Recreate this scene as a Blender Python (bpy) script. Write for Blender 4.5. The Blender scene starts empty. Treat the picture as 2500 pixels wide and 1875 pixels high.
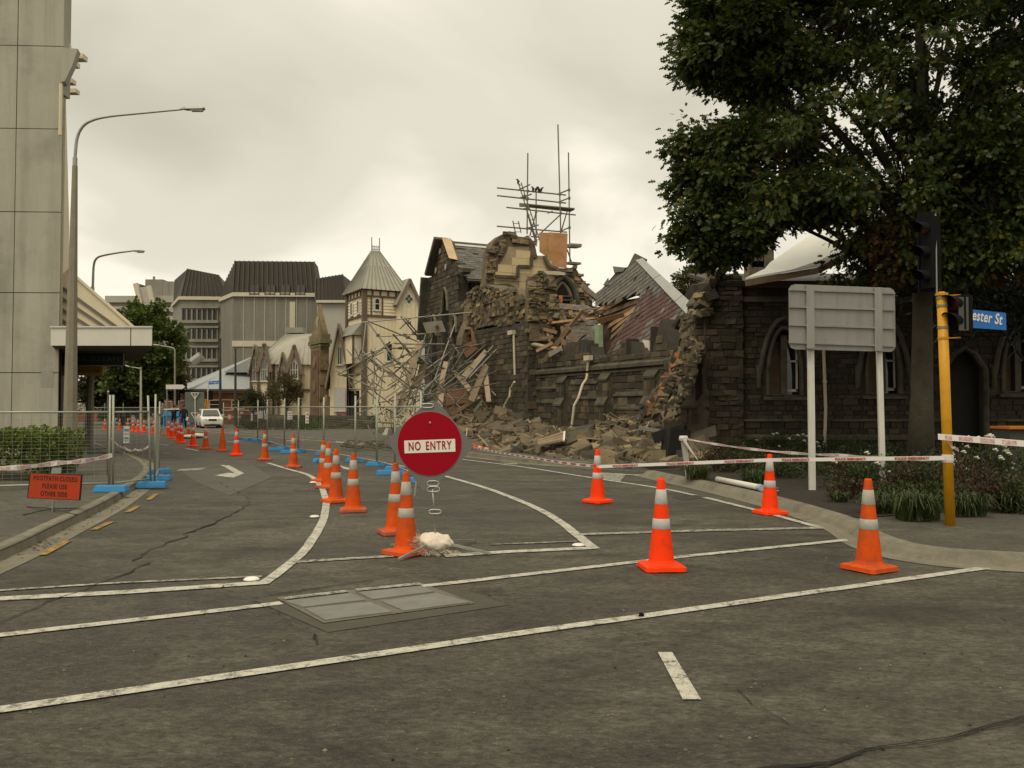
import bpy, bmesh, math, random
import numpy as np
from mathutils import Vector, Matrix, Quaternion, noise as mnoise
random.seed(7)
rng = np.random.default_rng(7)
R = math.radians
SC = bpy.context.scene
COL = SC.collection

# ------------------------------------------------------------------ camera
FPX, CW, CH, HOR, CAMH = 2020.0, 2500.0, 1875.0, 995.0, 1.6
PITCH = math.atan((HOR - CH / 2) / FPX)
cam_data = bpy.data.cameras.new('camera')
cam_data.sensor_width = 36.0
cam_data.lens = 36.0 * FPX / CW
cam_data.clip_start = 0.1
cam_data.clip_end = 4000
cam = bpy.data.objects.new('camera', cam_data)
COL.objects.link(cam)
cam.location = (0, 0, CAMH)
cam.rotation_euler = (R(90) + PITCH, 0, 0)
SC.camera = cam

# ------------------------------------------------------------------ world: overcast sky
SUN_EL, SUN_AZ = R(58), R(205)        # azimuth clockwise from +Y
sun_dir = Vector((math.sin(SUN_AZ) * math.cos(SUN_EL), math.cos(SUN_AZ) * math.cos(SUN_EL), math.sin(SUN_EL)))
W = bpy.data.worlds.new('World')
SC.world = W
W.use_nodes = True
nt = W.node_tree
nt.nodes.clear()


def nd(tree, typ, **kw):
    n = tree.nodes.new(typ)
    for k, v in kw.items():
        setattr(n, k, v)
    return n


def math_node(tree, op, a, b=None):
    n = tree.nodes.new('ShaderNodeMath')
    n.operation = op
    for i, x in enumerate((a, b)):
        if x is None:
            continue
        if isinstance(x, (int, float)):
            n.inputs[i].default_value = x
        else:
            tree.links.new(x, n.inputs[i])
    return n.outputs[0]


def ramp_node(tree, fac, stops, interp='LINEAR'):
    n = tree.nodes.new('ShaderNodeValToRGB')
    e = n.color_ramp.elements
    n.color_ramp.interpolation = interp
    while len(e) > 1:
        e.remove(e[-1])
    e[0].position = stops[0][0]
    e[0].color = (*stops[0][1], 1)
    for p, c in stops[1:]:
        k = e.new(p)
        k.color = (*c, 1)
    tree.links.new(fac, n.inputs[0])
    return n.outputs[0]


def mix_rgb(tree, fac, a, b, blend='MIX'):
    n = tree.nodes.new('ShaderNodeMix')
    n.data_type = 'RGBA'
    n.blend_type = blend
    n.clamp_result = False
    for i, x in ((0, fac), (6, a), (7, b)):
        if isinstance(x, (int, float)):
            n.inputs[i].default_value = x
        elif isinstance(x, tuple):
            n.inputs[i].default_value = (*x, 1)
        else:
            tree.links.new(x, n.inputs[i])
    return n.outputs[2]


tc = nd(nt, 'ShaderNodeTexCoord')
sep = nd(nt, 'ShaderNodeSeparateXYZ')
nt.links.new(tc.outputs['Generated'], sep.inputs[0])
zc = math_node(nt, 'MAXIMUM', sep.outputs[2], 0.0)
den = math_node(nt, 'ADD', zc, 0.30)
px = math_node(nt, 'DIVIDE', sep.outputs[0], den)
py = math_node(nt, 'DIVIDE', sep.outputs[1], den)
comb = nd(nt, 'ShaderNodeCombineXYZ')
nt.links.new(px, comb.inputs[0])
nt.links.new(py, comb.inputs[1])
comb.inputs[2].default_value = 5.1
n1 = nd(nt, 'ShaderNodeTexNoise')
n1.inputs['Scale'].default_value = 1.15
n1.inputs['Detail'].default_value = 5.5
n1.inputs['Roughness'].default_value = 0.45
n1.inputs['Distortion'].default_value = 0.35
nt.links.new(comb.outputs[0], n1.inputs['Vector'])
cloud = ramp_node(nt, n1.outputs[0], [(0.28, (6.2, 5.72, 4.55)), (0.45, (8.1, 7.55, 6.15)), (0.56, (10.7, 9.98, 8.2)), (0.74, (11.9, 11.2, 9.3))], 'EASE')
# overcast dome: a little brighter along the horizon and overhead
hz = math_node(nt, 'POWER', math_node(nt, 'SUBTRACT', 1.0, zc), 4.0)
gain = math_node(nt, 'ADD', math_node(nt, 'MULTIPLY', math_node(nt, 'MULTIPLY', zc, zc), 0.45), math_node(nt, 'ADD', math_node(nt, 'MULTIPLY', hz, 0.16), 0.72))
vm = nd(nt, 'ShaderNodeVectorMath', operation='SCALE')
nt.links.new(cloud, vm.inputs[0])
nt.links.new(gain, vm.inputs['Scale'])
sky = nd(nt, 'ShaderNodeTexSky', sky_type='NISHITA')
sky.sun_disc = False
sky.sun_elevation = SUN_EL
sky.sun_rotation = SUN_AZ
col = mix_rgb(nt, 0.95, sky.outputs[0], vm.outputs[0])
bg = nd(nt, 'ShaderNodeBackground')
nt.links.new(col, bg.inputs[0])
bg.inputs[1].default_value = 0.105
wo = nd(nt, 'ShaderNodeOutputWorld')
nt.links.new(bg.outputs[0], wo.inputs[0])

# ------------------------------------------------------------------ sun behind the cloud
sd = bpy.data.lights.new('sun', 'SUN')
sd.energy = 1.5
sd.angle = R(30)
sd.color = (1.0, 0.92, 0.72)
sun = bpy.data.objects.new('sun', sd)
COL.objects.link(sun)
sun.location = (0, 0, 60)
sun.rotation_euler = (-sun_dir).to_track_quat('-Z', 'Y').to_euler()

# ------------------------------------------------------------------ picture settings
vs = SC.view_settings
vs.view_transform = 'Standard'
vs.look = 'None'
vs.exposure = 0.25
vs.gamma = 1.0
vs.use_curve_mapping = False
SC.render.engine = 'CYCLES'
SC.cycles.use_denoising = True
SC.cycles.max_bounces = 6
SC.cycles.transparent_max_bounces = 8

# ------------------------------------------------------------------ pixel -> place
CP, SP = math.cos(PITCH), math.sin(PITCH)
EYE = Vector((0, 0, CAMH))


def ray(u, v):
    a, b = (u - CW / 2) / FPX, (CH / 2 - v) / FPX
    return Vector((a, CP - b * SP, SP + b * CP))


def G(u, v, z=0.0):
    d = ray(u, v)
    return EYE + d * ((z - CAMH) / d.z)


def AT(u, v, Y):
    d = ray(u, v)
    return EYE + d * (Y / d.y)


def ON(u, v, P, n):
    d = ray(u, v)
    return EYE + d * ((P - EYE).dot(n) / d.dot(n))


# ------------------------------------------------------------------ mesh builder
class MB:
    def __init__(s, T=None):
        s.v, s.f, s.T = [], [], T

    def add(s, vs_, fs):
        o = len(s.v)
        if s.T is not None:
            vs_ = [s.T @ Vector(p) for p in vs_]
        s.v.extend([tuple(p) for p in vs_])
        s.f.extend([tuple(i + o for i in q) for q in fs])
        return s

    def box(s, c, d, rot=None):
        c = Vector(c)
        pts = []
        for z in (-.5, .5):
            for x, y in ((-.5, -.5), (.5, -.5), (.5, .5), (-.5, .5)):
                p = Vector((x * d[0], y * d[1], z * d[2]))
                if rot is not None:
                    p = rot @ p
                pts.append(c + p)
        return s.add(pts, [(3, 2, 1, 0), (4, 5, 6, 7), (0, 1, 5, 4), (1, 2, 6, 5), (2, 3, 7, 6), (3, 0, 4, 7)])

    def bar(s, p, q, w, h, up=(0, 0, 1)):
        """square beam from p to q"""
        p, q = Vector(p), Vector(q)
        d = (q - p).normalized()
        up = Vector(up)
        if abs(d.dot(up)) > .98:
            up = Vector((0, 1, 0)) if abs(d.y) < .9 else Vector((1, 0, 0))
        x = d.cross(up).normalized() * (w / 2)
        y = x.cross(d).normalized() * (h / 2)
        return s.add([p - x - y, p + x - y, p + x + y, p - x + y, q - x - y, q + x - y, q + x + y, q - x + y],
                     [(0, 1, 2, 3), (7, 6, 5, 4), (0, 4, 5, 1), (1, 5, 6, 2), (2, 6, 7, 3), (3, 7, 4, 0)])

    def tube(s, pts, r, n=8, cap=True):
        pts = [Vector(p) for p in pts]
        m = len(pts)
        rs = r if isinstance(r, (list, tuple)) else [r] * m
        d0 = (pts[1] - pts[0]).normalized()
        ref = Vector((0, 0, 1)) if abs(d0.z) < .9 else Vector((1, 0, 0))
        x = d0.cross(ref).normalized()
        V, Fc = [], []
        for i, p in enumerate(pts):
            d = (pts[min(i + 1, m - 1)] - pts[max(i - 1, 0)]).normalized()
            x = (x - d * x.dot(d)).normalized()
            y = d.cross(x)
            for k in range(n):
                a = 2 * math.pi * k / n
                V.append(p + (x * math.cos(a) + y * math.sin(a)) * rs[i])
        for i in range(m - 1):
            for k in range(n):
                k2 = (k + 1) % n
                Fc.append((i * n + k, i * n + k2, (i + 1) * n + k2, (i + 1) * n + k))
        if cap:
            Fc.append(tuple(range(n - 1, -1, -1)))
            Fc.append(tuple(range((m - 1) * n, m * n)))
        return s.add(V, Fc)

    def lathe(s, prof, n=24, c=(0, 0, 0), cap=True):
        c = Vector(c)
        V, Fc = [], []
        for r, z in prof:
            for k in range(n):
                a = 2 * math.pi * k / n
                V.append(c + Vector((r * math.cos(a), r * math.sin(a), z)))
        for i in range(len(prof) - 1):
            for k in range(n):
                k2 = (k + 1) % n
                Fc.append((i * n + k, i * n + k2, (i + 1) * n + k2, (i + 1) * n + k))
        if cap:
            Fc.append(tuple(range(n - 1, -1, -1)))
            Fc.append(tuple(range((len(prof) - 1) * n, len(prof) * n)))
        return s.add(V, Fc)

    def prism(s, poly, vec):
        """extrude a polygon (list of points) by vec; keeps outward normals"""
        poly = [Vector(p) for p in poly]
        vec = Vector(vec)
        nrm = Vector((0, 0, 0))
        for i in range(len(poly)):
            a, b = poly[i], poly[(i + 1) % len(poly)]
            nrm += a.cross(b)
        if nrm.dot(vec) > 0:
            poly = poly[::-1]
        k = len(poly)
        fs = [tuple(range(k)), tuple(range(2 * k - 1, k - 1, -1))]
        fs += [(i, i + k, (i + 1) % k + k, (i + 1) % k) for i in range(k)]
        return s.add(poly + [p + vec for p in poly], fs)

    def quad(s, a, b, c, d):
        return s.add([a, b, c, d], [(0, 1, 2, 3)])

    def build(s, name, mat, parent=None, smooth=False, loc=None, kind=None, recentre=True):
        me = bpy.data.meshes.new(name)
        V = np.array(s.v, dtype=float).reshape(-1, 3)
        if parent is not None:
            off = Vector(world_loc(parent))
        elif loc is not None:
            off = Vector(loc)
        elif recentre and len(V):
            lo, hi = V.min(0), V.max(0)
            off = Vector(((lo[0] + hi[0]) / 2, (lo[1] + hi[1]) / 2, lo[2]))
        else:
            off = Vector((0, 0, 0))
        V = V - np.array(off)
        me.from_pydata(V.tolist(), [], s.f)
        me.validate(clean_customdata=False)
        if smooth:
            me.polygons.foreach_set('use_smooth', [True] * len(me.polygons))
        if mat is not None:
            me.materials.append(mat)
        o = bpy.data.objects.new(name, me)
        COL.objects.link(o)
        if parent is not None:
            o.parent = parent
        else:
            o.location = off
        if kind:
            o['kind'] = kind
        return o


def world_loc(o):
    p = Vector(o.location)
    while o.parent is not None:
        o = o.parent
        p = p + Vector(o.location)
    return p


def thing(name, label, cat, loc=(0, 0, 0), group=None, rz=0.0):
    o = bpy.data.objects.new(name, None)
    o.empty_display_size = .2
    COL.objects.link(o)
    o.location = loc
    o.rotation_euler = (0, 0, rz)
    return tag(o, label, cat, group)


def tag(o, label=None, cat=None, group=None, kind=None):
    if label:
        o['label'] = label
    if cat:
        o['category'] = cat
    if group:
        o['group'] = group
    if kind:
        o['kind'] = kind
    return o


def kids(o):
    return [c for c in CH_INDEX.get(o.name, [])]


CH_INDEX = {}


def index_children(root):
    """collect a thing's parts and sub-parts once, before copying"""
    def rec(o):
        CH_INDEX[o.name] = [c for c in COL.objects if c.parent == o]
        for c in CH_INDEX[o.name]:
            rec(c)
    rec(root)


def copy_tree(o, parent=None):
    c = o.copy()
    COL.objects.link(c)
    c.parent = parent
    for ch in kids(o):
        copy_tree(ch, c)
    return c


def curve_pts(pts, n=8):
    """Catmull-Rom through points"""
    P = [Vector(p) for p in pts]
    P = [P[0] * 2 - P[1]] + P + [P[-1] * 2 - P[-2]]
    out = []
    for i in range(1, len(P) - 2):
        a, b, c, d = P[i - 1:i + 3]
        for k in range(n):
            t = k / n
            out.append(.5 * ((2 * b) + (c - a) * t + (2 * a - 5 * b + 4 * c - d) * t * t + (3 * b - a - 3 * c + d) * t ** 3))
    out.append(P[-2])
    return out


def text(s, name, size, mat, parent, loc, rot, extr=.0015, align='CENTER', sx=1.0, off=0.0, space=1.0, word=1.0):
    cu = bpy.data.curves.new(name, 'FONT')
    cu.body = s
    cu.size = size
    cu.align_x = align
    cu.align_y = 'CENTER'
    cu.extrude = extr
    cu.offset = off
    cu.space_character = space
    cu.space_word = word
    cu.materials.append(mat)
    tmp = bpy.data.objects.new(name + '_outline', cu)
    COL.objects.link(tmp)
    dg = bpy.context.evaluated_depsgraph_get()
    me = bpy.data.meshes.new_from_object(tmp.evaluated_get(dg))
    bpy.data.objects.remove(tmp)
    bpy.data.curves.remove(cu)
    o = bpy.data.objects.new(name, me)
    COL.objects.link(o)
    o.parent = parent
    o.location = loc
    o.rotation_euler = rot
    o.scale = (sx, 1, 1)
    return o


# ------------------------------------------------------------------ materials
MATS = {}


def M(name, c, rough=.8, var=.18, scale=2.0, bump=0.0, bscale=40.0, metal=0.0, spec=.3, rnd=0.0, c2=None, c2s=1.0, c2t=(.5, .7), fine=0.0, fscale=120.0, isl=0.0, trans=0.0, coat=0.0):
    """general weathered surface: base colour, blotches, second colour in patches, fine grain, bump"""
    if name in MATS:
        return MATS[name]
    m = bpy.data.materials.new(name)
    m.use_nodes = True
    t = m.node_tree
    b = t.nodes['Principled BSDF']
    geo = t.nodes.new('ShaderNodeNewGeometry')
    pos = geo.outputs['Position']
    colr = t.nodes.new('ShaderNodeRGB')
    colr.outputs[0].default_value = (*c, 1)
    cur = colr.outputs[0]

    def noise(sc_, det=4, rough_=.6):
        n = t.nodes.new('ShaderNodeTexNoise')
        n.inputs['Scale'].default_value = sc_
        n.inputs['Detail'].default_value = det
        n.inputs['Roughness'].default_value = rough_
        t.links.new(pos, n.inputs['Vector'])
        return n.outputs[0]

    def scale_by(cur, val, amt):
        f = math_node(t, 'ADD', math_node(t, 'MULTIPLY', math_node(t, 'SUBTRACT', val, .5), 2 * amt), 1.0)
        n = t.nodes.new('ShaderNodeVectorMath')
        n.operation = 'SCALE'
        t.links.new(cur, n.inputs[0])
        t.links.new(f, n.inputs['Scale'])
        return n.outputs[0]

    if c2 is not None:
        f = ramp_node(t, noise(c2s, 6, .65), [(c2t[0], (0, 0, 0)), (c2t[1], (1, 1, 1))])
        cur = mix_rgb(t, f, cur, c2)
    if var:
        cur = scale_by(cur, noise(scale, 5, .65), var * 2.2)
    if fine:
        cur = scale_by(cur, noise(fscale, 2, .7), fine * 2.2)
    if rnd:
        oi = t.nodes.new('ShaderNodeObjectInfo')
        cur = scale_by(cur, oi.outputs['Random'], rnd)
    if isl:
        cur = scale_by(cur, geo.outputs['Random Per Island'], isl)
    t.links.new(cur, b.inputs['Base Color'])
    b.inputs['Roughness'].default_value = rough
    b.inputs['Metallic'].default_value = metal
    b.inputs['Specular IOR Level'].default_value = spec
    if trans:
        tr = t.nodes.new('ShaderNodeBsdfTranslucent')
        t.links.new(cur, tr.inputs[0])
        mx = t.nodes.new('ShaderNodeMixShader')
        mx.inputs[0].default_value = trans
        t.links.new(b.outputs[0], mx.inputs[1])
        t.links.new(tr.outputs[0], mx.inputs[2])
        t.links.new(mx.outputs[0], t.nodes['Material Output'].inputs[0])
    if coat:
        b.inputs['Coat Weight'].default_value = coat
    if bump:
        bn = t.nodes.new('ShaderNodeBump')
        bn.inputs['Strength'].default_value = min(1.0, bump)
        bn.inputs['Distance'].default_value = .02
        t.links.new(noise(bscale, 5, .6), bn.inputs['Height'])
        t.links.new(bn.outputs[0], b.inputs['Normal'])
    MATS[name] = m
    return m


def wear_paint(name, c, under=(.06, .056, .047), lo=.50, hi=.58, scale=9.0, rough=.75):
    """road paint, worn through to the asphalt in specks"""
    if name in MATS:
        return MATS[name]
    m = M(name, c, rough=rough, var=.10, scale=6, fine=.08, fscale=200)
    t = m.node_tree
    b = t.nodes['Principled BSDF']
    cur = b.inputs['Base Color'].links[0].from_socket
    geo = [n for n in t.nodes if n.type == 'NEW_GEOMETRY'][0]
    vals = []
    for sc_, det in ((scale, 8), (scale * 9, 4)):
        n = t.nodes.new('ShaderNodeTexNoise')
        n.inputs['Scale'].default_value = sc_
        n.inputs['Detail'].default_value = det
        n.inputs['Roughness'].default_value = .75
        t.links.new(geo.outputs['Position'], n.inputs['Vector'])
        vals.append(n.outputs[0])
    mixv = math_node(t, 'ADD', math_node(t, 'MULTIPLY', vals[0], .6), math_node(t, 'MULTIPLY', vals[1], .4))
    f = ramp_node(t, mixv, [(lo, (0, 0, 0)), (hi, (1, 1, 1))])
    cur = mix_rgb(t, f, cur, under)
    t.links.new(cur, b.inputs['Base Color'])
    return m


def add_streaks(m, amt=.3, sx_=2.2, sz_=.12, stain=(.35, .33, .28)):
    """rain streaks running down a wall: noise drawn out vertically"""
    t = m.node_tree
    b = t.nodes['Principled BSDF']
    base = [l for l in t.links if l.to_socket == b.inputs['Base Color']][0].from_socket
    geo = [n for n in t.nodes if n.type == 'NEW_GEOMETRY'][0]
    mp = t.nodes.new('ShaderNodeMapping')
    mp.inputs['Scale'].default_value = (sx_, sx_, sz_)
    t.links.new(geo.outputs['Position'], mp.inputs[0])
    n = t.nodes.new('ShaderNodeTexNoise')
    n.inputs['Scale'].default_value = 1.0
    n.inputs['Detail'].default_value = 7
    n.inputs['Roughness'].default_value = .7
    t.links.new(mp.outputs[0], n.inputs['Vector'])
    f = ramp_node(t, n.outputs[0], [(.46, (0, 0, 0)), (.74, (1, 1, 1))])
    dk = mix_rgb(t, 1.0, base, stain, 'MULTIPLY')
    t.links.new(mix_rgb(t, math_node(t, 'MULTIPLY', f, amt), base, dk), b.inputs['Base Color'])
    return m


def glass_mat(name, c=(.02, .022, .022), rough=.08):
    if name in MATS:
        return MATS[name]
    m = bpy.data.materials.new(name)
    m.use_nodes = True
    b = m.node_tree.nodes['Principled BSDF']
    b.inputs['Base Color'].default_value = (*c, 1)
    b.inputs['Roughness'].default_value = rough
    b.inputs['Specular IOR Level'].default_value = .6
    MATS[name] = m
    return m

UP0 = Vector((0, 0, 1))
# ================================================================== GROUND, ROAD, PATHS
def asphalt_mat(name, c, c_light, c_dark, sc_=.35):
    m = M(name, c, rough=.82, var=.20, scale=1.3, fine=.34, fscale=75, bump=.8, bscale=95, spec=.3)
    t = m.node_tree
    b = t.nodes['Principled BSDF']
    geo = [n for n in t.nodes if n.type == 'NEW_GEOMETRY'][0]
    # remix the base colour with broad worn / polished patches, slightly drawn out along the traffic
    mp = t.nodes.new('ShaderNodeMapping')
    mp.inputs['Rotation'].default_value = (0, 0, R(18))
    mp.inputs['Scale'].default_value = (.55, 1.0, 1.0)
    t.links.new(geo.outputs['Position'], mp.inputs[0])

    def nz(s_, d=8, r_=.72, v=None):
        n = t.nodes.new('ShaderNodeTexNoise')
        n.inputs['Scale'].default_value = s_
        n.inputs['Detail'].default_value = d
        n.inputs['Roughness'].default_value = r_
        n.inputs['Distortion'].default_value = .5
        t.links.new(mp.outputs[0] if v is None else v, n.inputs['Vector'])
        return n.outputs[0]
    base = [l for l in t.links if l.to_socket == b.inputs['Base Color']][0].from_socket
    f1 = ramp_node(t, nz(sc_), [(.44, (0, 0, 0)), (.60, (1, 1, 1))])
    f2 = ramp_node(t, nz(sc_ * 2.9, 7, .7), [(.46, (0, 0, 0)), (.66, (1, 1, 1))])
    c1 = mix_rgb(t, math_node(t, 'MULTIPLY', f1, .75), base, c_light)
    c2 = mix_rgb(t, math_node(t, 'MULTIPLY', f2, .70), c1, c_dark)
    f3 = ramp_node(t, nz(85, 2, .6), [(.60, (0, 0, 0)), (.70, (1, 1, 1))])
    c3 = mix_rgb(t, math_node(t, 'MULTIPLY', f3, .38), c2, (.20, .185, .14))
    t.links.new(c3, b.inputs['Base Color'])
    f4 = ramp_node(t, nz(sc_ * 14, 9, .8), [(.40, (.76, .76, .76)), (.62, (1.27, 1.27, 1.27))])
    f5 = ramp_node(t, nz(sc_ * 75, 4, .75), [(.36, (.60, .60, .60)), (.64, (1.45, 1.45, 1.45))])
    c3 = mix_rgb(t, 1.0, mix_rgb(t, 1.0, c3, f4, 'MULTIPLY'), f5, 'MULTIPLY')
    t.links.new(c3, b.inputs['Base Color'])
    rr = ramp_node(t, f1, [(0, (.62, .62, .62)), (1, (.9, .9, .9))])
    t.links.new(rr, b.inputs['Roughness'])
    return m


asph = asphalt_mat('asphalt', (.048, .0425, .0305), (.105, .096, .071), (.019, .0173, .0128))
asph_path = asphalt_mat('footpath_asphalt', (.070, .064, .049), (.10, .092, .071), (.045, .041, .032), .6)
patch_m = M('asphalt_patch', (.062, .057, .042), rough=.85, var=.16, scale=3, fine=.2, fscale=150, bump=.4, bscale=150)
conc = M('kerb_concrete', (.165, .148, .108), rough=.9, var=.25, scale=3.5, fine=.16, fscale=80, bump=.5, bscale=60, c2=(.085, .076, .055), c2s=1.6, c2t=(.5, .75))
soil = M('soil', (.026, .021, .015), rough=.95, var=.3, scale=5, bump=1, bscale=25)
dirt = M('far_ground', (.10, .095, .08), rough=.95, var=.2, scale=.2)
paint = wear_paint('road_paint', (.42, .395, .325), under=(.05, .046, .035), lo=.485, hi=.60, scale=7)
paint_worn = wear_paint('road_paint_worn', (.38, .355, .29), lo=.44, hi=.55, scale=14)
paint_ylw = wear_paint('road_paint_yellow', (.34, .19, .02), lo=.45, hi=.58)
tar = M('crack_tar', (.011, .010, .008), rough=.9, var=.2)


def flat(name, pts, z, mat, thick=None, kind='structure', parent=None):
    mb = MB()
    if thick:
        mb.prism([(p[0], p[1], z - thick) for p in pts], (0, 0, thick))
    else:
        P = [(p[0], p[1], z) for p in pts]
        a = sum(P[i][0] * P[(i + 1) % len(P)][1] - P[(i + 1) % len(P)][0] * P[i][1] for i in range(len(P)))
        if a < 0:
            P = P[::-1]
        mb.add(P, [tuple(range(len(P)))])
    o = mb.build(name, mat, parent)
    if parent is None:
        o['kind'] = kind
    return o


def strip(pts, rails, mb=None):
    """ribbon along a 2-D polyline; rails = [(offset to the left, z)]"""
    mb = mb or MB()
    P = [Vector((p[0], p[1])) for p in pts]
    V = []
    for i, p in enumerate(P):
        d = (P[min(i + 1, len(P) - 1)] - P[max(i - 1, 0)]).normalized()
        n = Vector((-d.y, d.x))
        for o, z in rails:
            q = p + n * o
            V.append((q.x, q.y, z))
    k = len(rails)
    Fc = []
    for i in range(len(P) - 1):
        for j in range(k - 1):
            Fc.append((i * k + j, (i + 1) * k + j, (i + 1) * k + j + 1, i * k + j + 1))
    # make the first face look up
    a, b, c = (Vector(V[q]) for q in Fc[0][:3])
    if (b - a).cross(c - a).z < 0:
        Fc = [f[::-1] for f in Fc]
    return mb.add(V, Fc)


g = MB().add([(-1500, -300, -.05), (1500, -300, -.05), (1500, 2500, -.05), (-1500, 2500, -.05)], [(0, 1, 2, 3)]).build('ground', dirt, loc=(0, 0, 0))
tag(g, kind='structure')
# the carriageway: one gently meshed sheet (fine enough to carry slight unevenness)
mb = MB()
nx, ny = 60, 80
xs, ys = np.linspace(-60, 60, nx + 1), np.concatenate([np.linspace(-12, 40, 61), np.linspace(42, 110, 20)])
V = [(x, y, 0.0) for y in ys for x in xs]
Fc = [(j * (nx + 1) + i, j * (nx + 1) + i + 1, (j + 1) * (nx + 1) + i + 1, (j + 1) * (nx + 1) + i) for j in range(len(ys) - 1) for i in range(nx)]
road = mb.add(V, Fc).build('road', asph, loc=(0, 0, 0))
tag(road, kind='structure')

# --- left footpath with kerb and channel
kl_px = [(0, 1370), (130, 1306), (256, 1242), (318, 1202), (358, 1172), (366, 1152), (345, 1131), (300, 1112), (241, 1093), (215, 1080)]
kl = [Vector((-4.2, 1.0, 0)), Vector((-4.75, 5.2, 0))] + [G(*p) for p in kl_px]
kl.append(Vector((-28, 52, 0)))
kl = curve_pts(kl, 8)
klxy = [(p.x, p.y) for p in kl]
left_path = flat('footpath', klxy + [(-70, 52), (-70, 1)], .115, asph_path, thick=.2)
kmb = strip(klxy, [(-.30, .006), (-.02, .012), (.0, .10), (.035, .128), (.16, .13), (.165, .10)])
tag(kmb.build('kerb', conc), kind='structure')

# --- right corner: mountable kerb, footpath and garden bed
kr_px = [(1575, 1160), (1590, 1166), (1730, 1197), (1870, 1232), (2000, 1272), (2062, 1298), (2112, 1330), (2190, 1357), (2300, 1375), (2420, 1384), (2520, 1390)]
kr = [Vector((4.2, 20.6, 0))] + [G(*p) for p in kr_px] + [Vector((6.3, 7.75, 0)), Vector((8.5, 7.1, 0)), Vector((12, 6.2, 0)), Vector((30, 2.0, 0))]
kr = curve_pts(kr, 8)
krxy = [(p.x, p.y) for p in kr]


def inset(pts, o):
    P = [Vector((p[0], p[1])) for p in pts]
    out = []
    for i, p in enumerate(P):
        d = (P[min(i + 1, len(P) - 1)] - P[max(i - 1, 0)]).normalized()
        q = p + Vector((-d.y, d.x)) * o
        out.append((q.x, q.y))
    return out


kmb = strip(krxy, [(-.22, .006), (-.0, .014), (.05, .07), (.11, .115), (.24, .128), (.26, .10)])
tag(kmb.build('kerb', conc), kind='structure')
inn = inset(krxy, .235)
flat('footpath', [p for p in inn if p[1] < 12.0] + [(40, 2.0), (40, 12.9), (9, 12.7), (5.0, 12.3)], .112, asph_path, thick=.2)
gi = [p for p in inn if p[1] > 11.2]
garden_poly = gi + [(gi[-1][0] + .15, 11.15), (6.0, 11.75), (9, 12.4), (40, 13.2), (40, 27), (6.6, 27), (3.4, 23.6), (3.6, 20.9)]
flat('garden_bed', garden_poly, .126, soil, thick=.2)

# --- footpath in front of the church and the timber houses
kc = [(-30, 66), (-20, 54.5), (-11.9, 43.7), (-5.4, 34), (-.9, 26.2), (1.2, 23.0), (3.3, 22.2)]
kcs = [(p.x, p.y) for p in curve_pts([Vector((*p, 0)) for p in kc], 6)]
flat('footpath', kcs + [(3.6, 23.4), (6.6, 26.9), (30, 30), (30, 80), (-30, 80)], .11, asph_path, thick=.2)
tag(strip(kcs, [(-.3, .006), (-.02, .012), (0, .10), (.03, .122), (.15, .124), (.155, .09)]).build('kerb', conc), kind='structure')

# --- repairs and cover frame
flat('asphalt_repair', [G(*p) for p in ((620, 1466), (1055, 1412), (1240, 1478), (800, 1545))], .004, patch_m)
flat('asphalt_repair', [G(*p) for p in ((1640, 1214), (1690, 1206), (1720, 1216), (1668, 1222))], .004, M('dark_patch', (.035, .033, .028), var=.2))
flat('asphalt_repair', [G(*p) for p in ((440, 1150), (620, 1138), (665, 1165), (560, 1210), (480, 1178))], .004, M('mid_patch', (.078, .072, .06), var=.2, fine=.2, fscale=150, rough=.9))

# --- painted lines
MARKN = [0]
def mark(name, px, w, mat=paint, smooth=False, z=.009):
    P = [G(*p) for p in px]
    if smooth:
        P = curve_pts(P, 8)
    else:                                   # hand-painted lines waver a little
        Q = []
        for a, b in zip(P[:-1], P[1:]):
            n = max(2, int((b - a).length / .4))
            Q += [a.lerp(b, i / n) for i in range(n)]
        P = Q + [P[-1]]
    mb = MB()
    pts = [(p.x + random.uniform(-.004, .004), p.y + random.uniform(-.004, .004)) for p in P]
    MARKN[0] += 1
    z += MARKN[0] * .00012
    strip(pts, [(-w / 2, z), (w / 2, z)], mb)
    return tag(mb.build(name, mat), kind='structure')


mark('crosswalk_line', [(-60, 1744), (1250, 1551), (2468, 1379)], .115)
mark('crosswalk_line', [(-60, 1560), (640, 1480), (688, 1474)], .115)
mark('crosswalk_line', [(1085, 1427), (1250, 1408), (1700, 1357), (2190, 1307)], .115)
mark('limit_line', [(-60, 1467), (300, 1448), (650, 1424)], .16)
mark('limit_line', [(-60, 1447), (300, 1424), (640, 1409)], .07, paint_worn)
mark('centre_line', [(640, 1428), (700, 1384), (749, 1338), (789, 1270), (795, 1221), (781, 1186), (754, 1161), (700, 1145), (655, 1131)], .115, paint, True)
mark('limit_line', [(716, 1374), (960, 1359)], .12, paint_worn)
mark('limit_line', [(1085, 1359), (1250, 1348), (1450, 1339)], .16)
mark('limit_line', [(1200, 1331), (1407, 1323)], .06, paint_worn)
mark('lane_line', [(1451, 1341), (1404, 1304), (1369, 1276), (1321, 1247), (1258, 1219), (1179, 1190), (1085, 1163), (1000, 1142), (925, 1129)], .13, paint, True)
mark('limit_line', [(1416, 1306), (1700, 1297), (2004, 1290)], .16, paint_worn)
mark('lane_line', [(1119, 1121), (1271, 1140), (1448, 1168), (1606, 1192), (1697, 1210)], .12, paint, True)
mark('lane_line', [(1719, 1215), (1860, 1250), (2004, 1290)], .12, paint)
mark('lane_line', [(1260, 1133), (1470, 1147), (1670, 1156)], .10, paint_worn)
mark('lane_line', [(1500, 1158), (1606, 1163)], .16)
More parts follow.
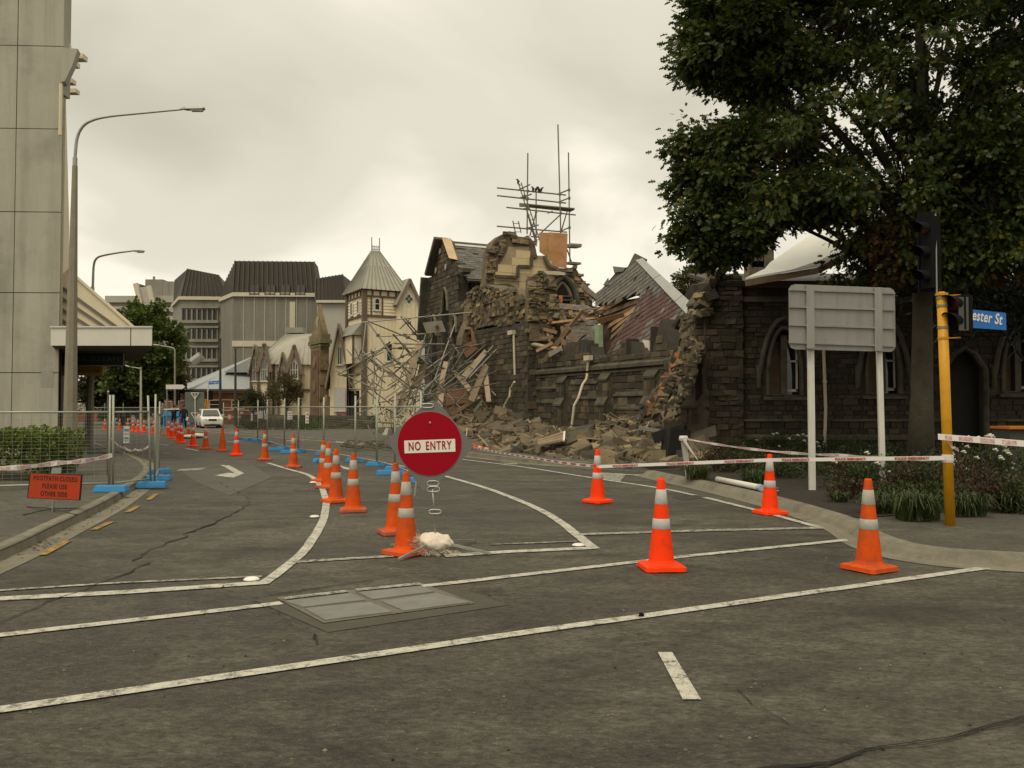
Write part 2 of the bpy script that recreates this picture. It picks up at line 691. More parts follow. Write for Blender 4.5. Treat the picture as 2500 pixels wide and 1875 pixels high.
for a, b in (((542, 1136), (580, 1151)), ((453, 1095), (483, 1101)), ((428, 1070), (446, 1073)), ((770, 1124), (786, 1128)), ((555, 1078), (580, 1081)), ((480, 1061), (492, 1062)), ((390, 1085), (412, 1088)), ((395, 1106), (415, 1108))):
    mark('lane_dash', [a, b], .11)
for a, b in (((382, 1207), (362, 1222)), ((338, 1236), (311, 1252)), ((272, 1275), (229, 1295)), ((166, 1322), (103, 1357)), ((330, 1115), (320, 1110)), ((352, 1124), (343, 1120)), ((392, 1160), (394, 1152))):
    mark('yellow_dash', [a, b], .09, paint_ylw)
o = flat('lane_dash', [G(1606, 1595), G(1641, 1595), G(1712, 1711), G(1667, 1711)], .009, paint)
flat('lane_arrow', [G(*p) for p in ((543, 1137), (560, 1137), (597, 1157), (576, 1158))], .009, paint)
flat('lane_arrow', [G(*p) for p in ((597, 1156.5), (569, 1167), (523, 1162), (556, 1155.5))], .0105, paint)
flat('lane_arrow', [G(*p) for p in ((430, 1151), (440, 1146), (505, 1142), (490, 1148))], .009, paint_worn)
flat('lane_arrow', [G(*p) for p in ((828, 1137), (872, 1147), (868, 1151), (838, 1145))], .009, paint)
flat('lane_arrow', [G(*p) for p in ((1220, 1130), (1262, 1131), (1268, 1134), (1246, 1135))], .009, paint_worn)
flat('painted_block', [G(*p) for p in ((1468, 1154), (1529, 1158), (1514, 1177), (1474, 1171))], .010, paint_worn)


# --- cracks: jagged dark ribbons
def crack(px, w=.018, jit=.03, n=14, z=.011):
    P = [G(*p) for p in px]
    Q = []
    for a, b in zip(P[:-1], P[1:]):
        k = max(3, int((b - a).length / .07))
        Q += [a.lerp(b, i / k) for i in range(k)]
    Q.append(P[-1])
    mb = MB()
    L, Rr = [], []
    for i, q in enumerate(Q):
        o = mnoise.noise(Vector((q.x * 3.1, q.y * 3.1, px[0][0] * .01))) * jit * 2 + random.uniform(-jit, jit) * .25
        ww = w * .95 * (.35 + abs(mnoise.noise(Vector((q.x * 2, q.y * 2, 5)))) * 1.6)
        L.append((q.x + o - ww * .4, q.y + o + ww / 2, z))
        Rr.append((q.x + o + ww * .4, q.y + o - ww / 2, z))
    k = len(Q)
    mb.add(L + Rr, [(i, i + k, i + 1 + k, i + 1) for i in range(k - 1)])
    tag(mb.build('crack', tar), kind='structure')


crack([(1790, 1690), (1880, 1745), (1990, 1790), (2060, 1815), (2120, 1832)], .022)
crack([(1840, 1722), (1930, 1772), (2050, 1822), (2120, 1832)], .016)
crack([(2120, 1832), (2240, 1815), (2330, 1798), (2420, 1772), (2560, 1735)], .024)
crack([(2120, 1834), (2260, 1822), (2345, 1800), (2420, 1778), (2540, 1752)], .016)
crack([(2120, 1832), (2040, 1858), (1930, 1875), (1800, 1895)], .03)
crack([(2110, 1840), (2010, 1872), (1960, 1900)], .02)
crack([(545, 1432), (600, 1465), (636, 1480), (700, 1512), (760, 1545), (805, 1578)], .028)
crack([(700, 1512), (790, 1545)], .016)
crack([(1250, 1530), (1100, 1560), (900, 1575)], .010)
crack([(325, 1370), (460, 1305), (560, 1262), (604, 1235)], .05, .05)
crack([(0, 1525), (120, 1472), (215, 1440), (300, 1405), (372, 1375)], .03)
crack([(604, 1235), (612, 1222), (560, 1190), (520, 1172)], .03)
crack([(1250, 1665), (1300, 1668), (1400, 1662)], .008)
crack([(1080, 1405), (1250, 1480)], .014)
crack([(990, 1405), (610, 1462)], .014)

# grit and dropped fragments on the carriageway
gr_ = MB()
for k in range(420):
    p = G(random.uniform(-50, 2500), 1160 + 700 * random.random() ** 1.6)
    s_ = random.uniform(.004, .013)
    a = random.uniform(0, 6.28)
    q = [Vector((math.cos(a + j * 1.57) * s_ * random.uniform(.6, 1.4), math.sin(a + j * 1.57) * s_, 0)) for j in range(4)]
    gr_.add([p + v + UP0 * .002 for v in q] + [p + UP0 * s_ * 1.1], [(0, 1, 4), (1, 2, 4), (2, 3, 4), (3, 0, 4)])
tag(gr_.build('road_grit', M('grit', (.10, .085, .06), rough=.95, isl=.9)), 'scattered grit and stone fragments on the road', 'grit', kind='stuff')

# --- steel cover with four plates in a frame
zf = .012
frame_px = ((672, 1461), (1028, 1425), (1160, 1475), (790, 1524))
fr = thing('utility_cover', 'grey four plate utility cover set in the asphalt across the crosswalk line', 'cover', G(910, 1470))
flat('frame', [G(*p) for p in frame_px], .010, M('cover_frame', (.12, .10, .075), var=.25, scale=8, rough=.8), parent=fr)
s5 = lambda x, y: (x * .5651, 1300 + y * .5651)
plate_m = M('cover_plate', (.155, .15, .135), rough=.7, var=.18, scale=5, fine=.1, fscale=90, bump=.3, bscale=90)
for q in (((1222, 302), (1500, 265), (1580, 300), (1310, 331)), ((1318, 338), (1600, 310), (1695, 352), (1405, 388)), ((1535, 263), (1812, 234), (1875, 264), (1610, 298)), ((1648, 306), (1885, 271), (2030, 310), (1745, 347))):
    p = MB().prism([tuple(G(*s5(*a)).xy) + (.008,) for a in q], (0, 0, .012)).build('plate', plate_m, fr)
for a, b in (((1222, 300), (1503, 267)), ((1538, 262), (1816, 234))):
    mark('crosswalk_line', [s5(*a), s5(*b)], .09, paint_worn, z=.026)
mark('crosswalk_line', [s5(1822, 236), s5(1930, 226)], .1, paint)

# --- raised lane studs
for i, (u, v) in enumerate(((614, 1417), (768, 1263), (764, 1179), (1412, 1333))):
    p = G(u, v)
    o = MB().lathe([(.075, 0), (.072, .010), (.05, .022), (.02, .026)], 16, p + Vector((0, 0, .006))).build('road_stud', M('stud_white', (.62, .60, .54), rough=.5), smooth=True)
    tag(o, 'small white domed stud on the road beside a painted line', 'road stud', 'white studs along the lane lines')

# ================================================================== TRAFFIC CONES
c_new = M('cone_new', (.84, .044, .003), rough=.6, var=.08, scale=5, spec=.12, c2=(.50, .035, .008), c2s=7, c2t=(.55, .8))
c_old = M('cone_old', (.58, .072, .005), rough=.7, spec=.12, var=.14, scale=7, c2=(.30, .06, .02), c2s=4, c2t=(.42, .7))
c_base = M('cone_base_dirty', (.36, .07, .03), rough=.75, var=.25, scale=9, c2=(.20, .06, .035), c2s=8, c2t=(.45, .7))
band_w = M('reflective_band', (.44, .43, .40), rough=.4, var=.12, scale=10)
band_d = M('reflective_band_dirty', (.36, .34, .29), rough=.5, var=.16, scale=12)
band_r = M('band_red', (.5, .06, .02), rough=.5)


def cone_proto(name, body_m, base_m, bm, bands=((.645, .79), (.405, .505))):
    r = thing(name, 'cone', 'cone')
    mb = MB()
    b = .205
    # square rubber foot with clipped corners, stepped up to the cone
    for (h0, h1, s0, s1) in ((.012, .05, 1.0, .97), (.05, .062, .97, .80)):
        c = .16
        P = lambda s, z: [(x * b * s, y * b * s, z) for x, y in ((1, 1 - c), (1 - c, 1), (-1 + c, 1), (-1, 1 - c), (-1, -1 + c), (-1 + c, -1), (1 - c, -1), (1, -1 + c))]
        mb.add(P(s0, h0) + P(s1, h1), [tuple(range(8))[::-1], tuple(range(8, 16))] + [(i, (i + 1) % 8, (i + 1) % 8 + 8, i + 8) for i in range(8)])
    for x in (-1, 1):
        for y in (-1, 1):
            mb.box((x * .14, y * .14, .007), (.09, .09, .014))
    mb.build('base', base_m, r)
    rad = lambda z: .128 + (.034 - .128) * (z - .06) / (.9 - .06)
    mb = MB().lathe([(.15, .060), (.136, .072), (rad(.10), .10), (rad(.5), .5), (rad(.885), .885), (rad(.9) - .006, .9), (.022, .9), (.020, .80)], 24)
    mb.build('cone_body', body_m, r, smooth=False)
    for z0, z1 in bands:
        MB().lathe([(rad(z0) + .001, z0), (rad(z0) + .0035, z0 + .003), (rad(z1) + .0035, z1 - .003), (rad(z1) + .001, z1)], 24, cap=False).build('reflective_band', bm, r, smooth=True)
    index_children(r)
    return r


PROTO = {'new': cone_proto('traffic_cone', c_new, c_new, band_w),
         'old': cone_proto('traffic_cone', c_old, c_base, band_d),
         'oldo': cone_proto('traffic_cone', c_old, c_old, band_d),
         'plain': cone_proto('traffic_cone', c_old, c_base, band_d, ())}
used = set()
GR1, GR2, GR3 = 'cones down the middle of the road', 'cones across the far side road', 'cones across the closed lane'
far_lab = 'orange and white traffic cone far down the road towards the parked white car'
side_lab = 'small distant traffic cone beyond the wire fence under the awning'
CONES = [
    (1615, 1390, 'new', 'bright clean orange cone standing on the crosswalk line, no tape on it', GR3, .1, 1.0),
    (2122, 1392, 'oldo', 'orange cone with a dark smudge low on its side, beside the kerb corner', GR3, .5, 1.0),
    (1880, 1255, 'new', 'bright orange cone with police tape at its tip, close to the garden kerb', GR3, .3, 1.0),
    (1459, 1227, 'new', 'orange cone with a red sleeve and police tape knotted round its upper band', GR3, .7, 1.0),
    (991, 1353, 'oldo', 'worn orange cone right beside the white sandbag', GR1, .9, 1.0),
    (965, 1303, 'old', 'dirty orange cone directly behind the one at the sandbag', GR1, .4, 1.0),
    (862, 1249, 'old', 'orange cone with a scuffed middle band and a brown base, inside the lane curve', GR1, .2, 1.0),
    (820, 1226, 'oldo', 'paler orange cone with two bands standing by the curving white line', GR1, .6, 1.0),
    (801, 1192, 'old', 'dirty orange cone touching the curving white line', GR1, 1.2, 1.0),
    (789, 1176, 'oldo', 'orange cone half hidden behind another at the top of the white curve', GR1, .8, 1.0),
    (716, 1142, 'old', 'orange cone with a dark base at the start of the curving white line', GR1, .1, 1.0),
    (646, 1124, 'old', 'dark based orange cone on the road before the blue fence feet', GR1, .5, 1.0),
    (577, 1112, 'new', 'bright orange cone next after the plain cone without bands', GR1, .5, 1.0),
    (543, 1102, 'plain', 'plain orange cone without any white bands', GR1, .5, 1.0),
    (502, 1097, 'oldo', far_lab, GR1, .5, 1.0), (471, 1091, 'new', far_lab, GR1, .2, 1.0),
    (443, 1082, 'new', far_lab, GR1, .3, 1.0), (436, 1077, 'new', far_lab, GR1, .1, .95), (419, 1070, 'new', far_lab, GR1, .6, 1.0),
    (430, 1064, 'oldo', far_lab, GR1, .5, 1.0), (460, 1066, 'oldo', far_lab, GR1, .9, 1.0), (411, 1062, 'new', far_lab, GR1, .4, 1.0),
    (389, 1060, 'oldo', far_lab, GR1, .4, .8)]
for u, v in ((186, 1046), (256, 1050), (292, 1050), (312, 1048), (325, 1053), (337, 1054), (351, 1056), (375, 1058)):
    CONES.append((u, v, 'new' if u % 2 else 'oldo', side_lab, GR2, u * .1, .95))
for u, v, k, lab, grp, rz, s in CONES:
    pr = PROTO[k]
    o = pr if k not in used else copy_tree(pr)
    used.add(k)
    o.location = G(u, v)
    o.rotation_euler = (0, 0, rz)
    o.scale = (s, s, s)
    tag(o, lab, 'traffic cone', grp)
fc = copy_tree(PROTO['oldo'])                       # knocked over by the rubble
fc.location = G(1142, 1104) + Vector((0, 0, .20))
fc.rotation_euler = (0, R(97), R(-12))
tag(fc, 'fallen orange cone lying on its side at the edge of the rubble', 'traffic cone', GR3)
# dark smudge left on one cone
# ================================================================== NO ENTRY SIGN
galv = M('galvanised_steel', (.30, .30, .27), rough=.45, var=.12, scale=10, metal=.55)
galv_d = M('galvanised_dull', (.20, .20, .165), rough=.6, var=.15, scale=8, metal=.35)
alum = M('aluminium_sheet', (.27, .27, .255), rough=.5, var=.06, metal=.3)
sign_grey = M('sign_backing_grey', (.135, .135, .125), rough=.6, var=.06)
sign_red = M('sign_red', (.27, .001, .010), rough=.6, var=.03, spec=.12)
sign_white = M('sign_white', (.66, .63, .55), rough=.5, var=.04)
b0 = G(1063, 1352)
ne = thing('no_entry_sign', 'round red NO ENTRY sign on a diamond backing and a thin steel stand', 'road sign', b0)
yd = b0.y
ctr = AT(1049, 1083, yd)
sx = lambda px_: px_ * yd / FPX
rot = Matrix.Rotation(R(3.5), 3, 'Y')               # hangs slightly crooked
def on_sign(x, z, dy=0.0):
    p = rot @ Vector((x, 0, z))
    return ctr + Vector((p.x, dy, p.z))
dia = [on_sign(sx(a), sx(b)) for a, b in ((0, 106), (-16, 98), (-98, 10), (-104, -2), (-94, -14), (-12, -112), (0, -118), (12, -112), (98, -14), (107, 2), (98, 14), (18, 98))]
MB().prism(dia, (0, .006, 0)).build('backing_plate', sign_grey, ne)
rr_ = sx(78)
disc = MB().prism([on_sign(rr_ * math.cos(a), rr_ * math.sin(a), -.003) for a in [2 * math.pi * k / 64 for k in range(64)]], (0, -.004, 0)).build('red_disc', sign_red, ne)
MB().prism([on_sign(rr_ * 1.01 * math.cos(a), rr_ * 1.01 * math.sin(a), -.0015) for a in [2 * math.pi * k / 64 for k in range(64)]], (0, -.0012, 0)).build('disc_rim', alum, ne)
bar_c = on_sign(sx(1), sx(-6), -.009)
rb = Matrix.Rotation(R(-2.0), 3, 'Y')
bp = MB().prism([bar_c + rb @ Vector((x, 0, z)) for x, z in ((-sx(62), -sx(15.5)), (sx(62), -sx(15.5)), (sx(62), sx(15.5)), (-sx(62), sx(15.5)))], (0, -.002, 0)).build('white_panel', sign_white, ne)
t = text('NO ENTRY', 'lettering', sx(29), sign_red, ne, bar_c + Vector((0, -.0045, 0)) - b0, (R(90), R(-2.0), 0), .0006, sx=.62, off=.0025, space=1.2, word=1.6)
MB().lathe([(.006, 0), (.006, .004)], 10, (0, 0, 0)).T
bolt = MB(Matrix.Translation(on_sign(sx(-2), sx(51), -.012)) @ Matrix.Rotation(R(90), 4, 'X')).lathe([(sx(2.6), -.006), (sx(2.6), .004), (sx(1.5), .006)], 12).build('bolt', galv, ne)


def loop_handle(u, v, w, h, name='handle'):
    c = AT(u, v, yd - .012)
    P = []
    for k in range(25):
        a = 2 * math.pi * k / 24
        P.append(c + Vector((math.copysign(abs(math.cos(a)) ** .6, math.cos(a)) * sx(w), 0, math.copysign(abs(math.sin(a)) ** .8, math.sin(a)) * sx(h))))
    return MB().tube(P, .0045, 6, cap=False).build(name, M('wire_bright', (.55, .54, .50), rough=.35, metal=.5, var=.05), ne, smooth=True)


loop_handle(1043, 990, 15, 5)
loop_handle(1057, 1180, 14, 6)
loop_handle(1058, 1194, 15, 6)
loop_handle(1062, 1249, 15, 5)
MB().tube([AT(1053, 1140, yd + .012), AT(1056, 1180, yd + .012), AT(1060, 1245, yd), AT(1064, 1330, yd + .01)], .007, 8).build('stem', galv, ne, smooth=True)
MB().tube([AT(1056, 1194, yd), AT(1061, 1262, yd)], .0095, 8).build('stem', galv, ne, smooth=True)
for a, b in (((1040, 1325), (972, 1371)), ((1075, 1326), (1198, 1356)), ((1050, 1327), (955, 1334)), ((1082, 1326), (1162, 1324))):
    pa, pb = AT(*a, yd), G(*b)
    pa.z = .15
    MB().bar((b0.x, b0.y, .14), (pb.x, pb.y, .02), .026, .026).build('leg', galv, ne)
MB().box((b0.x, b0.y, .14), (.06, .06, .06)).build('hub', galv, ne)

# sandbag slumped over the stand's feet
sb_c = G(1066, 1350)
sb_m = M('sandbag_cloth', (.60, .52, .42), rough=.95, var=.16, scale=7, bump=.5, bscale=60, fine=.12, fscale=90)
bm = bmesh.new()
bmesh.ops.create_icosphere(bm, subdivisions=4, radius=1)
for v in bm.verts:
    p = v.co.copy()
    n3 = mnoise.noise(p * 1.7) * .14 + mnoise.noise(p * 4.1) * .04 - abs(mnoise.noise(Vector((p.x * 2.2, p.y * 8, p.z * 5)))) * .07
    # pleats run towards the tied corner
    v.co = p * (1 + n3)
    v.co.x *= .205
    v.co.y *= .18
    v.co.z = max(-.115, v.co.z * (.105 - .045 * p.x) + .02 * mnoise.noise(p * 3.3))
    if p.x > .6:
        v.co.z -= .03 * (p.x - .6) / .4
bmesh.ops.translate(bm, verts=bm.verts, vec=(0, 0, .115))
me = bpy.data.meshes.new('sandbag')
bm.to_mesh(me)
bm.free()
me.polygons.foreach_set('use_smooth', [True] * len(me.polygons))
me.materials.append(sb_m)
me_sack = me
sb = thing('sandbag', 'white woven sandbag with frayed edges slumped over the sign stand feet', 'sandbag', sb_c + Vector((0, -.02, .006)))
o = bpy.data.objects.new('sack', me)
COL.objects.link(o)
o.parent = sb
fr_mb = MB()
for k in range(260):
    side = random.random()
    if side < .55:
        a = Vector((-.20 + random.uniform(-.02, .04), random.uniform(-.14, .10), random.uniform(.05, .19)))
        d = Vector((random.uniform(-1, -.2), random.uniform(-.6, .2), random.uniform(-.5, .8)))
    else:
        a = Vector((random.uniform(-.18, .24), -.17 + random.uniform(-.02, .03), random.uniform(.01, .06)))
        d = Vector((random.uniform(-.4, .9), random.uniform(-1, -.3), random.uniform(-.4, .3)))
    a = a + sb.location
    q = a + d.normalized() * random.uniform(.04, .12)
    q.z = max(.012, q.z)
    fr_mb.bar(a, q, .0026, .0022)
tag(fr_mb.build('frayed_threads', sb_m, sb), kind='stuff')

# ================================================================== FOOTPATH CLOSED SIGN
fb = G(128, 1250, .115)
fs = thing('footpath_closed_sign', 'orange FOOTPATH CLOSED PLEASE USE OTHER SIDE board on low legs', 'road sign', fb)
yf = fb.y
f0, f1 = M('sign_orange', (.36, .036, .006), rough=.5, var=.07, scale=6), M('sign_black', (.012, .011, .010), rough=.6)
ca, cb, cc, cd = AT(73, 1154, yf + .03), AT(201, 1160, yf - .03), AT(196, 1222, yf - .03), AT(66, 1216, yf + .03)
MB().prism([ca, cb, cc, cd], (0, .012, 0)).build('board', f1, fs)
cen = (ca + cb + cc + cd) / 4
inn_ = [cen + (p - cen) * .955 + Vector((0, -.004, 0)) for p in (ca, cb, cc, cd)]
MB().prism(inn_, (0, -.002, 0)).build('orange_face', f0, fs)
ux = (cb - ca).normalized()
tilt = math.atan2((cb - ca).z, (cb - ca).x)
hh = (ca - cd).length
for i, s in enumerate(('FOOTPATH CLOSED', 'PLEASE USE', 'OTHER SIDE')):
    p = cen + (ca - cd) * (.30 - .30 * i) + Vector((0, -.008, 0))
    tt = text(s, 'lettering', hh * .25, f1, fs, p - fb, (R(90), -tilt, math.atan2(ux.y, ux.x)), .0006, sx=.68, off=.002, space=1.2)
MB().tube([AT(131, 1222, yf), AT(128, 1243, yf)], .016, 8).build('stem', galv_d, fs)
leg_d = M('leg_dark', (.05, .05, .045), rough=.5, metal=.3)
hubp = AT(128, 1241, yf)
for e in ((66, 1237), (187, 1257), (56, 1257), (206, 1241)):
    q = G(*e, .122)
    MB().bar(hubp, q, .022, .012).build('leg', leg_d, fs)
MB().box(AT(128, 1244, yf), (.05, .05, .09)).build('hub', galv_d, fs)
MB().prism([AT(127, 1142, yf), AT(150, 1142, yf), AT(148, 1156, yf), AT(124, 1156, yf)], (0, .02, 0)).build('clamp', galv, fs)

# ================================================================== TEMPORARY FENCES
fence_m = M('fence_steel', (.31, .315, .25), rough=.5, var=.14, scale=6, metal=.4)
wire_m = M('fence_wire', (.26, .26, .215), rough=.5, metal=.4, var=.05)
blue_pl = M('blue_plastic', (.035, .20, .42), rough=.5, var=.10, scale=5, c2=(.07, .19, .30), c2s=6, c2t=(.55, .8))


def fence_panel(p0, p1, label, group, h=1.95, hr=1.62, lean0=0.0, lean1=0.0, zlow=.14):
    p0, p1 = Vector(p0), Vector(p1)
    r = thing('temporary_fence', label, 'fence', (p0 + p1) / 2, group)
    up = Vector((0, 0, 1))
    d = (p1 - p0).normalized()
    t0, t1 = up * h + d * lean0, up * h + d * lean1
    for p, t_ in ((p0, t0), (p1, t1)):
        MB().tube([p + up * .03, p + t_], .021, 8).build('post', fence_m, r, smooth=True)
    for z in (zlow, hr):
        MB().tube([p0 + t0 * (z / h), p1 + t1 * (z / h)], .019 if z > 1 else .016, 8).build('rail', fence_m, r, smooth=True)
    w = MB()
    L = (p1 - p0).length
    for i in range(1, int(L / .15)):
        f = i * .15 / L
        w.bar((p0 + t0 * (zlow / h)).lerp(p1 + t1 * (zlow / h), f), (p0 + t0 * (hr / h)).lerp(p1 + t1 * (hr / h), f), .0034, .0034)
    for k in range(1, 20):
        z = zlow + (hr - zlow) * k / 20
        w.bar(p0 + t0 * (z / h), p1 + t1 * (z / h), .0034, .0034)
    tag(w.build('wire_mesh', wire_m, r), kind='stuff')
    return r


def make_foot():
    """hollow plastic fence block: sloped ends, hand hole and post sockets"""
    mb = MB()
    L, Wd, H = .28, .10, .12
    P = lambda x, w, z: [(-x, -w, z), (x, -w, z), (x, w, z), (-x, w, z)]
    rings = [P(L, Wd, .004), P(L, Wd, .03), P(L - .03, Wd - .014, H - .012), P(L - .05, Wd - .03, H), P(L - .10, Wd - .055, H), P(L - .11, Wd - .06, H - .02)]
    V = [p for q in rings for p in q]
    Fc = [(3, 2, 1, 0)]
    for i in range(len(rings) - 1):
        for k in range(4):
            Fc.append((i * 4 + k, i * 4 + (k + 1) % 4, i * 4 + 4 + (k + 1) % 4, i * 4 + 4 + k))
    Fc.append((20, 21, 22, 23))
    mb.add(V, Fc)
    for x in (-.08, .0, .08):
        mb.lathe([(.036, H - .022), (.036, H + .004), (.026, H + .004), (.026, H - .022)], 10, (x, 0, 0), cap=False)
    for x in (-.2, .2):
        mb.box((x, 0, H - .006), (.05, .13, .02))
    return mb


foot0 = make_foot().build('fence_block', blue_pl, recentre=False)
n_foot = [0]


def put_foot(p, rz, label, group):
    o = foot0 if n_foot[0] == 0 else foot0.copy()
    if n_foot[0]:
        COL.objects.link(o)
    n_foot[0] += 1
    o.location = p
    o.rotation_euler = (0, 0, rz)
    tag(o, label, 'fence block', group)
    return o


FG, FF = 'temporary fence along the closed lane', 'blue feet under the temporary fences'
rf = [(581, 1074), (629, 1078), (652, 1084), (694, 1098), (728, 1105), (790, 1112), (867, 1128), (920, 1138), (964, 1150), (1028, 1180)]
RP = [G(*p) for p in rf]
rlab = ['wire fence panel of the closed lane before the grey roofed brick building', 'wire fence panel in front of the clipped street tree', 'wire fence panel hung with white notices', 'wire fence panel with a white notice before the stone turret',
        'wire fence panel before the stone turret', 'wire fence panel before the cream gabled house', 'wire fence panel before the timber tower', 'wire fence panel before the collapsed scaffolding',
        'wire fence panel whose end stands behind the NO ENTRY sign']
for i in range(len(RP) - 1):
    a, b = RP[i], RP[i + 1]
    d = (b - a).normalized()
    fence_panel(a + d * .03, b - d * .03, rlab[i], FG)
for i, p in enumerate(RP):
    q = RP[min(i + 1, len(RP) - 1)] - RP[max(i - 1, 0)]
    put_foot(p + Vector((.0, 0, 0)), math.atan2(q.y, q.x) + .9 + random.uniform(-.3, .3), 'blue plastic block holding up a wire fence post on the road', FF)
for u, v, rz in ((672, 1101, .3), (704, 1107, .2), (787, 1129, .8), (947, 1160, .1), (985, 1161, .2), (1020, 1178, .4), (612, 1076, .1)):
    put_foot(G(u, v), rz, 'blue plastic block holding up a wire fence post on the road', FF)
# loose clamp bar left standing by the last post
o = MB().bar(G(1012, 1211), G(1012, 1211) + Vector((.06, 0, .50)), .028, .028).build('fence_stay', fence_m)
tag(o, 'short grey steel stay leaning by the last fence foot behind NO ENTRY sign', 'fence stay')

zp = .115
LA0, LA1 = G(-160, 1201, zp), G(270, 1190, zp)
LB1, LC1 = G(368, 1179, zp), G(388, 1155, 0)
LC2 = G(384, 1131, .02)
FL = 'temporary fence across the footpath'
fence_panel(LA0, LA1 - Vector((.03, 0, 0)), 'wire fence panel across the footpath behind the orange board', FL, 1.72, 1.40, zlow=.08)
fence_panel(LA1 + Vector((.03, .03, 0)), LB1, 'narrow leaning wire fence panel next to the kerb', FL, 1.72, 1.40, -.02, -.10, zlow=.08)
fence_panel(LB1 + Vector((.05, .06, 0)), LC1, 'wire fence panel running along the kerb, seen nearly edge on', FL, 1.75, 1.42, zlow=.10)
MB_ = MB().tube([G(262, 1160, zp), AT(264, 955, 16.6)], .018, 8).build('fence_post', fence_m)
tag(MB_, 'spare steel post leaning at the corner of the footpath fence', 'fence post')
put_foot(G(272, 1201, zp), .05, 'blue plastic block under the fence on the footpath', 'blue feet at the kerb fence')
put_foot(G(370, 1190, .03), .15, 'blue plastic block on the kerb edge, foremost under the kerb fence', 'blue feet at the kerb fence')
put_foot(G(385, 1173, 0), .1, 'blue plastic block in the gutter under the kerb fence', 'blue feet at the kerb fence')
put_foot(G(388, 1157, 0), .9, 'blue plastic block in the gutter, furthest along the kerb fence', 'blue feet at the kerb fence')
# far fence line across the side road
fx = [(150, 1043), (205, 1044), (255, 1045), (300, 1046), (345, 1047), (395, 1049)]
for i in range(len(fx) - 1):
    fence_panel(G(*fx[i]), G(*fx[i + 1]), 'distant wire fence panel across the road beyond the awning', 'distant fence under the trees', 1.95, 1.6)
for a, b in (((545, 1062), (581, 1064)),):
    fence_panel(G(*a), G(*b), 'distant wire fence panel beside the white car', 'distant fence by the white car', 1.9, 1.6)

# ================================================================== MASONRY HELPERS
from mathutils.geometry import tessellate_polygon


def stone_mat(name, palette, src='isl', bump=.7, bscale=14, rough=.92, moss=None):
    """stones whose tone is picked one by one from a palette"""
    if name in MATS:
        return MATS[name]
    m = M(name, palette[0], rough=rough, var=.22, scale=3.0, fine=.16, fscale=45, bump=bump, bscale=bscale, spec=.2)
    t = m.node_tree
    b = t.nodes['Principled BSDF']
    geo = [n for n in t.nodes if n.type == 'NEW_GEOMETRY'][0]
    rgb = [n for n in t.nodes if n.type == 'RGB'][0]
    if src == 'isl':
        val = geo.outputs['Random Per Island']
    else:
        val = t.nodes.new('ShaderNodeObjectInfo').outputs['Random']
    k = len(palette)
    rmp = ramp_node(t, val, [(i / k, c) for i, c in enumerate(palette)], 'CONSTANT')
    for l in list(t.links):
        if l.from_node == rgb:
            t.links.new(rmp, l.to_socket)
    if moss:
        base = [l for l in t.links if l.to_socket == b.inputs['Base Color']][0].from_socket
        n = t.nodes.new('ShaderNodeTexNoise')
        n.inputs['Scale'].default_value = 1.1
        n.inputs['Detail'].default_value = 8
        n.inputs['Roughness'].default_value = .7
        t.links.new(geo.outputs['Position'], n.inputs['Vector'])
        f = ramp_node(t, n.outputs[0], [(.5, (0, 0, 0)), (.72, (.75, .75, .75))])
        t.links.new(mix_rgb(t, f, base, moss), b.inputs['Base Color'])
    return m


class Frame:
    """a vertical wall plane: a along e, z up, n outwards"""
    def __init__(s, P, e, n):
        s.P, s.e, s.n = Vector(P), Vector(e).normalized(), Vector(n).normalized()

    def pt(s, a, z, o=0.0):
        return s.P + s.e * a + Vector((0, 0, z)) + s.n * o

    def px(s, u, v, o=0.0):
        q = ON(u, v, s.P + s.n * o, s.n) - s.P
        return (q.dot(s.e), q.z)

    def poly(s, pxs, o=0.0):
        return [s.px(u, v, o) for u, v in pxs]


def inpoly(p, poly):
    x, y = p
    c = False
    j = len(poly) - 1
    for i in range(len(poly)):
        xi, yi = poly[i]
        xj, yj = poly[j]
        if (yi > y) != (yj > y) and x < (xj - xi) * (y - yi) / (yj - yi + 1e-12) + xi:
            c = not c
        j = i
    return c


STONES = {}          # thing name -> list of (size, MB, parent part)


